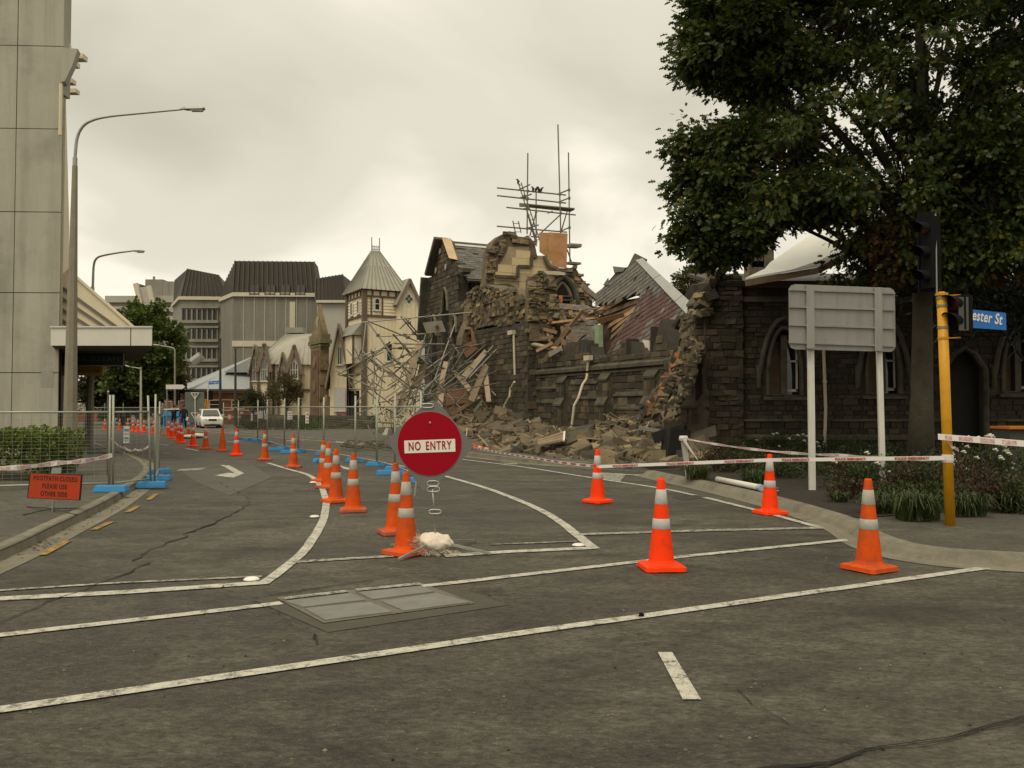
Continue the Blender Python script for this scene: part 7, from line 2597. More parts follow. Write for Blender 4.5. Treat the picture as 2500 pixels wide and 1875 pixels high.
# collapsed scaffold: traced main tubes plus tangled fill
cs = thing('collapsed_scaffold', 'tangle of collapsed steel scaffold tubes fallen against the church front', 'scaffold', G(1000, 1085))
s3 = lambda x, y: (820 + x * .21696, 740 + y * .21700)
main = [((290, 218), (1520, 105), 40, 42), ((365, 205), (1010, 470), 40, 41), ((370, 225), (800, 800), 40, 39), ((480, 378), (1000, 345), 41, 42), ((730, 150), (960, 430), 41, 42), ((770, 160), (1010, 440), 41.4, 42.4), ((290, 600), (680, 430), 39.5, 40), ((660, 455), (1670, 485), 40, 43),
        ((320, 570), (900, 1020), 39, 38.5), ((340, 580), (560, 500), 39, 40), ((550, 510), (900, 505), 40, 41), ((20, 805), (530, 520), 37.5, 39), ((0, 760), (480, 985), 37.3, 38), ((40, 815), (300, 800), 37.5, 38), ((465, 735), (1060, 455), 38.8, 41.5), ((470, 740), (1680, 445), 38.8, 43),
        ((650, 350), (870, 620), 40, 40.5), ((600, 590), (850, 800), 39, 39.5), ((540, 1080), (1360, 500), 38.5, 42), ((700, 1030), (1500, 500), 38.5, 42.5), ((480, 1120), (1840, 900), 38, 40.5), ((690, 1280), (1180, 790), 38, 40.5), ((1090, 360), (870, 1150), 41.5, 39.5), ((1010, 350), (780, 1220), 41, 39),
        ((1340, 235), (1030, 1080), 42, 39.6), ((1690, 465), (1020, 1060), 42.5, 39.5), ((1770, 480), (1440, 880), 42, 40.5), ((1860, 465), (1500, 840), 42, 40.5), ((1970, 470), (1280, 760), 42.5, 41), ((1450, 520), (1180, 960), 42, 40), ((1350, 500), (1060, 1180), 42, 39.6), ((900, 600), (1470, 840), 40, 41),
        ((1020, 770), (1420, 770), 40.5, 41.5), ((1000, 1030), (1500, 1085), 39.5, 41), ((1130, 1060), (1280, 1200), 39.5, 39.6), ((1490, 830), (1700, 1180), 41, 40.8), ((1560, 780), (1800, 1040), 41.3, 41), ((1260, 1220), (1730, 770), 39.8, 41.5), ((1020, 1080), (1730, 690), 39.5, 41.8), ((1100, 850), (1400, 1180), 40, 40),
        ((290, 520), (260, 600), 39, 39), ((260, 600), (310, 760), 39, 38.6), ((440, 500), (420, 1140), 39.5, 38.5), ((540, 740), (480, 1100), 39, 38), ((340, 220), (290, 640), 40, 39), ((300, 540), (520, 770), 39, 39), ((320, 690), (560, 900), 38.6, 38.5), ((190, 1180), (420, 880), 37.6, 38.4), ((480, 1250), (620, 1130), 37.8, 38),
        ((130, 1310), (560, 1345), 37.5, 38.2), ((560, 1345), (720, 1370), 38.2, 38.6), ((360, 1370), (400, 1500), 37.4, 37.4), ((230, 1250), (460, 1150), 37.4, 38), ((500, 1160), (760, 1280), 38, 39), ((700, 1230), (900, 1000), 38.6, 39.6), ((640, 350), (840, 560), 40.2, 40.8), ((720, 290), (840, 170), 41, 41.5), ((1000, 940), (1340, 760), 39.8, 41), ((860, 620), (1500, 480), 40, 42.3), ((930, 960), (1150, 850), 39.6, 40.4)]
for i, (a, b, Ya, Yb_) in enumerate(main):
    MB().tube([AT(*s3(*a), Ya), AT(*s3(*b), Yb_)], .034, 6).build('tube', sc_l if i % 3 == 0 or i in (24, 26, 27) else sc_m, cs)
fill = random.Random(11)
for k in range(70):
    x, y = fill.gauss(760, 330), fill.gauss(900, 190)
    if not (180 < x < 1700 and 400 < y < 1330):
        continue
    a = fill.choice((-.55, -.5, -.45, .6, .75, 1.2, -1.0, .05, 2.0)) + fill.uniform(-.2, .2)
    L = fill.uniform(60, 240)
    Y = fill.uniform(38.2, 41.5)
    MB().tube([AT(*s3(x - L * math.cos(a), y - L * math.sin(a)), Y + fill.uniform(-.8, .8)), AT(*s3(x + L * math.cos(a), y + L * math.sin(a)), Y + fill.uniform(-.8, .8))], .025, 5).build('tube', sc_m, cs)
for i, (a, b, Ya, Yb_) in enumerate(main[:40]):
    t_ = fill.uniform(.2, .8)
    p = AT(*s3(*a), Ya).lerp(AT(*s3(*b), Yb_), t_)
    MB().box(p, (.15, .15, .13), Matrix.Rotation(i, 3, 'Z')).build('clamp', sc_m, cs)
for i, (a, b, Y, w) in enumerate((((950, 430), (700, 1240), 39.6, .30), ((1240, 660), (1120, 1180), 40.2, .24), ((1690, 700), (1520, 1100), 40.8, .30), ((1670, 690), (1720, 1110), 41, .24), ((1345, 780), (1540, 1010), 41, .24), ((1690, 540), (1420, 840), 41.4, .24), ((990, 700), (900, 960), 40, .34), ((1190, 1000), (1160, 1240), 39.6, .26), ((1580, 1000), (1600, 1080), 41, .2), ((700, 1010), (640, 1240), 38.8, .22), ((780, 1240), (850, 1320), 38.6, .24), ((1640, 1040), (1300, 1260), 41.2, .2), ((860, 850), (800, 1000), 39.4, .2))):
    o = MB().bar(AT(*s3(*a), Y + .5), AT(*s3(*b), Y - .3), w, .055, up=(fill.uniform(-.3, .3), -1, .2)).build('scaffold_plank', plank if i not in (6, 11) else timber)
    tag(o, 'weathered scaffold plank hanging in the collapsed scaffold tubes', 'plank', 'planks in the collapsed scaffold')
q = [AT(*s3(*p), 41.2) for p in ((975, 220), (1190, 195), (1240, 320), (1020, 340))]
o = MB().prism(q, Vector((0, .03, 0))).build('torn_banner', M('banner_grey', (.20, .19, .15), rough=.8, var=.15), None)
tag(o, 'grey torn banner with a dark red spot hung in the scaffold', 'banner')
rd = AT(*s3(1140, 270), 41.12)
ds_ = MB().prism([rd + Vector((.10 * math.cos(k * math.pi / 6), 0, .10 * math.sin(k * math.pi / 6))) for k in range(12)], Vector((0, -.01, 0))).build('red_spot', M('spot_red', (.14, .02, .02)), o)
# orange-brown torn door panels behind the scaffold
for i, pts_ in enumerate((((1420, 480), (1560, 420), (1600, 520), (1480, 620)), ((1540, 270), (1570, 340), (1600, 470), (1560, 440)), ((1250, 1200), (1580, 1000), (1600, 1060), (1300, 1260)), ((1260, 960), (1560, 960), (1560, 1120), (1300, 1150)))):
    o = MB().prism([FW.pt(*FW.px(*s3(*p), .9), .9 + .08 * i) for p in pts_], FW.n * .06).build('broken_board', M('rusty_board', (.17, .085, .045), rough=.9, var=.3, scale=4))
    tag(o, 'rust brown broken board hanging on the church front behind the scaffold', 'board', 'rust brown boards behind the scaffold')
o = MB().prism([AT(*s3(*p), 40.4) for p in ((1640, 1090), (1650, 1110), (1560, 1240), (1545, 1200))], Vector((0, .04, 0))).build('green_board', M('green_board', (.14, .20, .12), rough=.8, var=.2))
tag(o, 'small mossy green board below the hanging planks', 'board')
o = MB().prism([AT(945, 1062, 36.5), AT(948, 1046, 36.5), AT(942, 1045, 36.5), AT(933, 1062, 36.5)], Vector((0, .03, 0))).build('white_rag', white_t)
tag(o, 'small white rag caught at the foot of the collapsed scaffold', 'rag')
for i, (u, v, Y) in enumerate(((828, 1030, 60), (891, 1030, 58))):
    o = thing('blue_notice_board', ('blue upright notice board before the pink paint' if i == 0 else 'blue upright notice board before the timber tower doorway'), 'notice board', AT(u, 1050, Y))
    w, h = 9 * Y / FPX, 38 * Y / FPX
    MB().box(AT(u, v, Y), (w, .04, h)).build('board', M('notice_blue', (.03, .10, .16), rough=.6), o)
    for k, zz in enumerate((.32, .0, -.25)):
        MB().box(AT(u, v, Y) + Vector((0, -.03, h * zz)), (w * .6, .01, h * .05)).build('print_line', white_t, o)
# debris at the far kerb
far_s = MB()
for k in range(160):
    u, v = fill.uniform(840, 1060), fill.uniform(1078, 1094)
    p = G(u, v, .1)
    s = fill.uniform(.06, .22)
    me = ROCKS[k % 14]
    mat4 = Matrix.Translation(p + UP * s * .2) @ Matrix.Rotation(k, 4, 'Z') @ Matrix.Diagonal((s * 1.4, s, s * .6, 1))
    far_s.add([mat4 @ v_.co for v_ in me.vertices], [tuple(f.vertices) for f in me.polygons])
tag(far_s.build('kerb_rubble', rb_i), 'small broken stones scattered along the far kerb', 'rubble', kind='stuff')
for i, (a, b) in enumerate((((820, 1078), (862, 1083)), ((700, 1076), (740, 1074)), ((872, 1084), (905, 1082)))):
    tape([G(*a, .14), G(*b, .14)], .07, 'red and white tape lying along the far kerb', None, 0, .6, True)

# far house and trees closing the gap between the timber tower and the church
fh = thing('far_red_roofed_house', 'distant house with red brown roof between timber tower and church', 'house', Vector((AT(1030, 1000, 84).x, 84, 0)))
p, q = AT(985, 1040, 84), AT(1075, 815, 84)
MB().box(((p.x + q.x) / 2, 87, q.z / 2), (q.x - p.x, 6, q.z)).build('wall', M('far_wall_pale', (.40, .38, .33), rough=.8), fh)
MB().prism([AT(980, 818, 83.8), AT(1080, 818, 83.8), AT(1030, 772, 86)], Vector((0, 7, 0))).build('roof', M('far_roof_red', (.16, .06, .045), rough=.9), fh)
window(fh, Frame(Vector((p.x, 84, 0)), Vector((1, 0, 0)), Vector((0, -1, 0))), 1.4, 2.3, 5.2, 6.6, 1, 2)

# ================================================================== PARKED WHITE CAR
carp = G(512, 1047.5)
car = thing('parked_car', 'white four wheel drive parked facing the camera at the far corner', 'car', carp, rz=R(26))
car.scale = (.92, .92, .92)
cw_m = M('car_paint', (.62, .60, .54), rough=.3, var=.03, spec=.5, coat=.4)
tyre_m, rim_m = M('tyre', (.015, .015, .014), rough=.9), M('rim_alloy', (.30, .30, .28), rough=.4, metal=.6)
car_l = []


def cpart(mb, name, mat, parent=car, smooth=False):
    mb.v = [tuple(Vector(p) + world_loc(parent if parent is car else car)) for p in mb.v]
    o = mb.build(name, mat, parent, smooth)
    return o


# front faces -Y; built around the origin: half width by height along the length
secs = [(-2.02, [(.30, .62), (.50, .70), (.62, .72), (.70, .70), (.74, .66)]),
        (-1.95, [(.28, .76), (.50, .82), (.70, .83), (.82, .80), (.86, .74)]),
        (-1.55, [(.30, .84), (.55, .87), (.80, .87), (.93, .83), (.97, .76)]),
        (-.90, [(.30, .85), (.55, .88), (.85, .88), (.99, .84), (1.03, .78)]),
        (-.75, [(.30, .85), (.55, .88), (.85, .88), (1.02, .85), (1.06, .80)]),
        (.00, [(.30, .85), (.55, .88), (.85, .88), (1.02, .86), (1.06, .82)]),
        (1.95, [(.30, .84), (.55, .87), (.85, .87), (1.02, .84), (1.06, .80)]),
        (2.05, [(.34, .78), (.55, .82), (.85, .82), (1.0, .78), (1.04, .74)])]
V, Fc = [], []
for y, hs in secs:
    ring = [(-x, y, z) for z, x in hs] + [(x, y, z) for z, x in hs[::-1]]
    V += ring
k = 10
for i in range(len(secs) - 1):
    for j in range(k):
        Fc.append((i * k + j, (i + 1) * k + j, (i + 1) * k + (j + 1) % k, i * k + (j + 1) % k)[::-1])
Fc += [tuple(range(k)), tuple(range(len(V) - 1, len(V) - k - 1, -1))]
cpart(MB().add(V, Fc), 'body', cw_m)
cab = MB().add([(-.78, -.85, 1.04), (.78, -.85, 1.04), (.62, -.15, 1.60), (-.62, -.15, 1.60), (-.78, 2.0, 1.04), (.78, 2.0, 1.04), (.64, 1.8, 1.62), (-.64, 1.8, 1.62)], [(0, 1, 2, 3), (1, 5, 6, 2), (5, 4, 7, 6), (4, 0, 3, 7), (3, 2, 6, 7)])
cpart(cab, 'cabin', cw_m)
cpart(MB().prism([(-.66, -.86, 1.11), (.66, -.86, 1.11), (.54, -.25, 1.54), (-.54, -.25, 1.54)], (0, -.02, .015)), 'windscreen', glass_mat('car_glass', (.035, .037, .035), .06))
for s in (-1, 1):
    cpart(MB().prism([(s * .775, -.45, 1.12), (s * .775, .55, 1.12), (s * .665, .5, 1.52), (s * .665, -.02, 1.52)], (s * .02, 0, 0)), 'side_window', MATS['car_glass'])
    cpart(MB().prism([(s * .775, .65, 1.12), (s * .775, 1.75, 1.12), (s * .665, 1.65, 1.52), (s * .665, .6, 1.52)], (s * .02, 0, 0)), 'side_window', MATS['car_glass'])
    cpart(MB().prism([(s * .40, -2.0, .70), (s * .74, -1.93, .70), (s * .72, -1.93, .84), (s * .42, -2.0, .84)], (0, -.03, 0)), 'headlight', M('headlight', (.42, .42, .40), rough=.15))
    cpart(MB().box((s * .92, -.62, 1.14), (.2, .12, .15)), 'mirror', cw_m)
    cpart(MB().box((s * .56, -2.04, .45), (.2, .04, .08)), 'fog_light', M('headlight', (.42, .42, .40)))
    for y in (-1.3, 1.35):
        e = bpy.data.objects.new('wheel', None)
        COL.objects.link(e)
        e.parent = car
        e.location = (s * .76, y, .34)
        T = Matrix.Rotation(R(90), 4, 'Y')
        MBw = MB(T).lathe([(.20, -.12), (.30, -.12), (.34, -.08), (.34, .08), (.30, .12), (.20, .12)], 20)
        o = MBw.build('tyre', tyre_m, None, loc=(0, 0, 0))
        o.parent = e
        o = MB(T).lathe([(.02, .10 * s), (.19, .10 * s), (.21, .125 * s), (.215, .0)], 16).build('rim', rim_m, None, loc=(0, 0, 0))
        o.parent = e
    cpart(MB().tube([(s * .58, -.05, 1.66), (s * .58, 1.6, 1.67)], .02, 6), 'roof_rail', galv)
cpart(MB().box((0, -1.99, .76), (.62, .06, .17)), 'grille', M('grille_black', (.02, .02, .02), rough=.5))
cpart(MB().lathe([(.06, -.01), (.06, .01)], 12, (0, -2.035, .76)), 'badge', rim_m)
cpart(MB().box((0, -2.03, .52), (.40, .03, .12)), 'number_plate', white_t)
cpart(MB().box((0, -2.02, .36), (1.2, .05, .14)), 'lower_grille', M('grille_black', (.02, .02, .02)))

# ================================================================== PEOPLE
uni = M('dark_uniform', (.014, .015, .020), rough=.9, var=.2, scale=12)
skin_m = M('skin', (.42, .24, .16), rough=.6, var=.05)


def person(base, label, pose, rz, cap=True):
    r = thing('person', label, 'person', base, 'people at the far cordon', rz)
    J = {'pelvis': (0, 0, .95), 'waist': (0, 0, 1.10), 'chest': (0, .0, 1.32), 'neck': (0, 0, 1.50), 'head': (0, -.01, 1.63), 'crown': (0, 0, 1.74),
         'lsh': (-.19, 0, 1.42), 'rsh': (.19, 0, 1.42), 'lel': (-.26, .02, 1.15), 'rel': (.26, .02, 1.15), 'lwr': (-.27, -.06, .92), 'rwr': (.27, -.06, .92), 'lhd': (-.27, -.09, .82), 'rhd': (.27, -.09, .82),
         'lhp': (-.10, 0, .90), 'rhp': (.10, 0, .90), 'lkn': (-.11, -.03, .50), 'rkn': (.11, .02, .50), 'lan': (-.12, .0, .09), 'ran': (.12, .10, .09), 'lto': (-.13, -.16, .04), 'rto': (.13, -.06, .04)}
    J.update(pose)
    rad = {'pelvis': (.16, .12), 'waist': (.155, .11), 'chest': (.19, .13), 'neck': (.06, .06), 'head': (.078, .095), 'crown': (.062, .07), 'lsh': (.075, .075), 'rsh': (.075, .075), 'lel': (.055, .055), 'rel': (.055, .055), 'lwr': (.038, .038), 'rwr': (.038, .038), 'lhd': (.035, .028), 'rhd': (.035, .028),
           'lhp': (.10, .10), 'rhp': (.10, .10), 'lkn': (.07, .07), 'rkn': (.07, .07), 'lan': (.048, .05), 'ran': (.048, .05), 'lto': (.045, .04), 'rto': (.045, .04)}
    E = [('pelvis', 'waist'), ('waist', 'chest'), ('chest', 'neck'), ('neck', 'head'), ('head', 'crown'), ('chest', 'lsh'), ('chest', 'rsh'), ('lsh', 'lel'), ('rsh', 'rel'), ('lel', 'lwr'), ('rel', 'rwr'), ('lwr', 'lhd'), ('rwr', 'rhd'), ('pelvis', 'lhp'), ('pelvis', 'rhp'), ('lhp', 'lkn'), ('rhp', 'rkn'), ('lkn', 'lan'), ('rkn', 'ran'), ('lan', 'lto'), ('ran', 'rto')]
    names = list(J)
    me = bpy.data.meshes.new('body')
    me.from_pydata([J[n] for n in names], [(names.index(a), names.index(b)) for a, b in E], [])
    o = bpy.data.objects.new('body', me)
    COL.objects.link(o)
    sk = o.modifiers.new('skin', 'SKIN')
    sub = o.modifiers.new('sub', 'SUBSURF')
    sub.levels = sub.render_levels = 2
    for i, n in enumerate(names):
        me.skin_vertices[0].data[i].radius = rad[n]
        me.skin_vertices[0].data[i].use_root = (n == 'pelvis')
    dg = bpy.context.evaluated_depsgraph_get()
    bmsh = bpy.data.meshes.new_from_object(o.evaluated_get(dg))
    bpy.data.objects.remove(o)
    bmsh.materials.clear()
    bmsh.materials.append(uni)
    bmsh.materials.append(skin_m)
    for p in bmsh.polygons:
        c = p.center
        hand = min((c - Vector(J['lhd'])).length, (c - Vector(J['rhd'])).length) < .09
        p.material_index = 1 if c.z > J['neck'][2] + .02 or hand else 0
        p.use_smooth = True
    b = bpy.data.objects.new('body', bmsh)
    COL.objects.link(b)
    b.parent = r
    hx, hy, hz = J['head']
    hair = MB()
    hair.lathe([(.105, hz + .03), (.11, hz + .06), (.10, hz + .12), (.06, hz + .155), (.01, hz + .165)], 14, (hx, hy + .01, 0))
    hair.v = [tuple(Vector(p) + Vector(base)) for p in hair.v]
    hair.build('cap', M('cap_dark', (.012, .013, .018), rough=.8), r, True)
    brim = MB().prism([(-.09, -.10, hz + .045), (.09, -.10, hz + .045), (.07, -.19, hz + .03), (-.07, -.19, hz + .03)], (0, 0, .012))
    brim.v = [tuple(Vector(p) + Vector(base)) for p in brim.v]
    brim.build('cap_brim', MATS['cap_dark'], r)
    belt = MB().lathe([(.172, 1.0), (.176, 1.03), (.172, 1.06)], 14, (0, 0, 0))
    belt.v = [tuple(Vector((p[0], p[1] * .78, p[2])) + Vector(base)) for p in belt.v]
    belt.build('belt', M('belt_black', (.01, .01, .01), rough=.5), r)
    return r


PA, PB = G(448, 1049), G(424, 1049)
p_a = person(PA, 'person in dark uniform and cap walking towards the cones, paper in hand', {'lkn': (-.11, -.10, .51), 'lan': (-.12, -.16, .10), 'lto': (-.13, -.32, .06), 'rkn': (.11, .04, .50), 'ran': (.12, .22, .12), 'rto': (.13, .08, .04), 'lhd': (-.27, -.12, .83)}, R(10))
p_b = person(PB, 'person in dark uniform standing with arms raised, carrying a white length', {'lel': (-.42, -.05, 1.36), 'rel': (.42, -.05, 1.36), 'lwr': (-.30, -.28, 1.44), 'rwr': (.30, -.28, 1.44), 'lhd': (-.26, -.34, 1.47), 'rhd': (.26, -.34, 1.47)}, R(-6))
o = MB().bar(PB + Vector((-.52, -.38, 1.47)), PB + Vector((.52, -.32, 1.50)), .05, .10).build('white_board_length', white_t)
tag(o, 'white length of board carried at shoulder height by standing person', 'board')
o = MB().box(PA + Vector((.30, -.12, .80)), (.16, .02, .24), Matrix.Rotation(.3, 3, 'Y')).build('paper_sheet', white_t)
tag(o, 'white sheet of paper in the hand of walking person', 'paper')

# ================================================================== BLUE TENT SHELTER AND DISTANT STREET THINGS
bt = thing('blue_shelter', 'bright blue covered skip with a ridged lid by the two people', 'container', Vector((AT(440, 1040, 66).x, 66, 0)))
Yt = 66.0
sky_b = M('tarp_blue', (.06, .24, .44), rough=.6, var=.1, scale=1.5)
sky_d = M('tarp_blue_dark', (.03, .14, .27), rough=.6, var=.1, scale=1.5)
P = lambda u, v, d=0: AT(u, v, Yt + d)
MB().prism([P(398, 1043), P(470, 1043), P(470, 1016), P(398, 1016)], Vector((0, 1.6, 0))).build('body', sky_d, bt)
MB().prism([P(395, 1017), P(454, 1017), P(452, 1000), P(402, 1000)], Vector((0, 1.8, 0))).build('lid', sky_b, bt)
MB().prism([P(452, 1017), P(472, 1018), P(470, 1006), P(452, 1006)], Vector((0, 1.6, 0))).build('side_lid', sky_b, bt)
MB().prism([P(424, 1040, -.05), P(437, 1040, -.05), P(437, 1022, -.05), P(424, 1022, -.05)], Vector((0, .03, 0))).build('notice', M('notice_grey', (.30, .30, .30)), bt)
for u in (400, 430, 460):
    MB().bar(P(u, 1017, -.04), P(u, 1043, -.04), .08, .06).build('rib', sky_b, bt)
Yg = 63.5
ts = thing('roadworks_sign_back', 'grey back of a square sign on a stand with triangular brackets', 'road sign', Vector((AT(476, 1040, Yg).x, Yg, 0)))
MB().prism([AT(u, v, Yg) for u, v in ((452, 957), (498, 957), (500, 1030), (452, 1030))], Vector((0, .04, 0))).build('panel', M('panel_greygreen', (.11, .12, .10), rough=.7), ts)
MB().tube([AT(476, 960, Yg - .1), AT(477, 1045.5, Yg - .1)], .035, 6).build('post', white_t, ts)
for v in (960, 1009):
    for s in (-1, 1):
        MB().bar(AT(476 + s * 9, v, Yg - .1), AT(476, v + 14, Yg - .1), .05, .05).build('bracket', white_t, ts)
    MB().bar(AT(466, v - 1, Yg - .1), AT(486, v - 1, Yg - .1), .06, .05).build('bracket_bar', white_t, ts)
ar = thing('street_name_post', 'white post carrying a blue Armagh St blade and black signal lantern', 'street sign', G(507, 1050))
Ya = 66.5
MB().tube([AT(508, 932, Ya), AT(508, 980, Ya), Vector((AT(508, 1000, Ya).x, Ya, 0))], .05, 6).build('post', white_t, ar)
q4 = [AT(u, v, Ya - .06) for u, v in ((510, 931), (537, 929), (537, 937), (510, 939))]
MB().prism(q4, Vector((0, .04, 0))).build('blade', MATS['sign_blue'], ar)
text('Armagh St', 'lettering', .20, MATS['sign_letter_white'], ar, AT(523.5, 934, Ya - .09) - ar.location, (R(90), 0, 0), .003, sx=.85)
MB().box(AT(514, 965, Ya - .1), (.28, .25, .75)).build('lantern', black_p, ar)
for u in (502, 507):
    MB().tube([AT(u, 978, Ya - .4), Vector((AT(u, 1000, Ya).x, Ya - .4, 0))], .06, 8).build('yellow_pole', yel, ar)
da_ = thing('direction_sign', 'white arrow shaped direction sign on a dark post before brick building', 'road sign', Vector((AT(427, 1000, 66).x, 66, 0)))
MB().prism([AT(u, v, 63.5) for u, v in ((405, 939), (445, 939), (452, 944), (445, 950), (405, 950))], Vector((0, .05, 0))).build('arrow_panel', white_t, da_)
MB().tube([AT(408, 944, 63.7), Vector((AT(408, 1000, 63.7).x, 63.7, 0))], .05, 6).build('post', galv_d, da_)
dl = thing('far_signal_lantern', 'black signal lantern on a post with yellow base before brick building', 'traffic light', Vector((AT(428, 1000, 65).x, 65, 0)))
MB().box(AT(428, 974, 65), (.35, .25, .95)).build('lantern', black_p, dl)
MB().tube([AT(428, 985, 65), Vector((AT(428, 1000, 65).x, 65, 0))], .06, 6).build('post', yel, dl)
for i, (u, v0, lab) in enumerate(((538, 830, 'tall thin dark utility pole before the office block, left of the pair'), (575, 855, 'tall thin dark utility pole before brick building with grey roof'))):
    Y = 67.5
    o = thing('utility_pole', lab, 'pole', Vector((AT(u, 1000, Y).x, Y, 0)))
    MB().tube([Vector((AT(u, 1000, Y).x, Y, 0)), AT(u, v0, Y)], [.14, .07], 8).build('pole', M('dark_pole', (.045, .045, .035), rough=.8), o)
    MB().lathe([(.09, 0), (.09, .12), (.03, .2)], 8, AT(u, v0, Y)).build('cap', M('dark_pole', (.045, .045, .035)), o)
# notices hung on the fence
for i, (u, v, w, h, Y) in enumerate(((636, 1013, 12, 16, 37.8), (649, 1017, 6, 14, 37), (708, 1014, 12, 20, 30.4), (750, 1020, 9, 27, 28.8), (615, 1019, 4, 17, 39.3), (590, 1008, 7, 5, 40), (560, 1018, 7, 11, 43))):
    o = MB().box(AT(u, v, Y), (w * Y / FPX, .01, h * Y / FPX)).build('fence_notice', M('notice_paper', (.55, .52, .50), rough=.7))
    tag(o, 'pale paper notice tied to the wire fence of the closed lane', 'notice', 'notices on the closed lane fence')
    pr_ = MB()
    for k in range(3):
        pr_.box(AT(u, v - h * .3 + k * h * .3, Y - .012), (w * .7 * Y / FPX, .004, h * .10 * Y / FPX))
    pr_.build('print', M('notice_print', (.12, .20, .32) if i % 2 else (.30, .16, .14), rough=.7), o)
ATM = AT(309, 1061, 15.9)
no = thing('hanging_notice', 'white notice with blue and pink print hung inside the kerb fence', 'notice', AT(309, 1061, 15.9))
wv, hv = 14 * 15.9 / FPX, 41 * 15.9 / FPX
MB().box(AT(309, 1061, 15.9), (wv, .01, hv)).build('sheet', M('notice_paper2', (.50, .50, .50)), no)
for dz, hh_, c in ((.28, .14, (.05, .22, .42)), (.05, .06, (.45, .2, .25)), (-.2, .10, (.10, .16, .2)), (-.36, .05, (.3, .25, .25))):
    MB().box(AT(309, 1061, 15.9) + Vector((0, -.012, hv * dz)), (wv * .8, .004, hv * hh_)).build('print_block', M('print_%d' % int(dz * 100), c), no)
# small litter bits
for i, (u, v, c) in enumerate(((1385, 1507, 0),)):
    o = MB().lathe([(.01, 0), (.022, .01), (.018, .03), (.005, .036)], 8, G(1566, 1507)).build('stone_chip', black_p)
    tag(o, 'small dark pebble lying on the crosswalk line', 'pebble')
for i, (u, v, s_) in enumerate(((463, 1071, 1.3), (486, 1070, 1.7))):
    o = bpy.data.objects.new('sandbag', me_sack)
    COL.objects.link(o)
    o.location = G(u, v)
    o.scale = (s_ * 1.3, s_, s_ * .7)
    o.rotation_euler = (0, 0, i * .7)
    tag(o, ('smaller' if i == 0 else 'longer') + ' pale sandbag lying flat among the far cones', 'sandbag')

# ================================================================== VEGETATION
def leaf_mat(name, pal, rough=.55, trans=.25, src='isl'):
    """leaf colours picked leaf by leaf"""
    if name in MATS:
        return MATS[name]
    m = M(name, pal[0], rough=rough, var=.15, scale=1.2, trans=trans, spec=.35)
    t = m.node_tree
    geo = [n for n in t.nodes if n.type == 'NEW_GEOMETRY'][0]
    rgb = [n for n in t.nodes if n.type == 'RGB'][0]
    k = len(pal)
    rmp = ramp_node(t, geo.outputs['Random Per Island'], [(i / k, c) for i, c in enumerate(pal)], 'CONSTANT')
    for l in list(t.links):
        if l.from_node == rgb:
            t.links.new(rmp, l.to_socket)
    return m


OAK = np.array([(0, 0), (.30, .18), (.13, .32), (.42, .52), (.13, .60), (.24, .80), (0, 1.0), (-.24, .80), (-.13, .60), (-.42, .52), (-.13, .32), (-.30, .18)])
OVAL = np.array([(0, 0), (.22, .3), (.2, .62), (0, 1.0), (-.2, .62), (-.22, .3)])
NARROW = np.array([(0, 0), (.09, .35), (.07, .7), (0, 1.0), (-.07, .7), (-.09, .35)])
BROAD = np.array([(0, 0), (.38, .15), (.45, .45), (.2, .75), (0, 1.0), (-.2, .75), (-.45, .45), (-.38, .15)])


def leaf_mesh(name, P, D, size, shape, mat, parent, fold=.18, rnd=None, upb=.35):
    """many leaves as single faces: P points, D growth directions"""
    rn = rnd or rng
    n = len(P)
    D = D / (np.linalg.norm(D, axis=1, keepdims=True) + 1e-9)
    Nn = rn.normal(size=(n, 3)) + np.array([0, 0, upb * 3])
    X = np.cross(D, Nn)
    X /= (np.linalg.norm(X, axis=1, keepdims=True) + 1e-9)
    Z = np.cross(X, D)
    S = np.asarray(size).reshape(-1, 1, 1) * np.ones((n, 1, 1))
    k = len(shape)
    sx_, sy_ = shape[:, 0][None, :, None], shape[:, 1][None, :, None]
    curl = (fold * (np.abs(sx_) * 1.2 - (sy_ - .4) ** 2 * .8))
    V = P[:, None, :] + S * (sx_ * X[:, None, :] + sy_ * D[:, None, :] + curl * Z[:, None, :])
    V = V.reshape(-1, 3)
    off = np.array(world_loc(parent)) if parent is not None else np.zeros(3)
    V = V - off
    me = bpy.data.meshes.new(name)
    me.vertices.add(n * k)
    me.vertices.foreach_set('co', V.astype(np.float32).ravel())
    me.loops.add(n * k)
    me.loops.foreach_set('vertex_index', np.arange(n * k, dtype=np.int32))
    me.polygons.add(n)
    me.polygons.foreach_set('loop_start', np.arange(0, n * k, k, dtype=np.int32))
    me.polygons.foreach_set('loop_total', np.full(n, k, dtype=np.int32))
    me.update(calc_edges=True)
    me.materials.append(mat)
    o = bpy.data.objects.new(name, me)
    COL.objects.link(o)
    if parent is not None:
        o.parent = parent
    o['kind'] = 'stuff'
    return o


bark = M('bark', (.075, .062, .043), rough=.95, var=.3, scale=3, bump=1, bscale=14, fine=.15, fscale=30, c2=(.05, .055, .03), c2s=1.5, c2t=(.5, .75))
bark_d = M('bark_dark', (.03, .025, .018), rough=.95, var=.3, scale=4, bump=.8, bscale=18)
oak_m = leaf_mat('oak_leaves', [(.038, .060, .010), (.024, .043, .008), (.056, .080, .012), (.030, .050, .009), (.090, .108, .018), (.020, .036, .008), (.044, .064, .011), (.125, .118, .022)], .45, .33)
oak_b = leaf_mat('oak_leaves_brown', [(.11, .045, .015), (.085, .06, .018), (.06, .065, .018)], .6, .25)


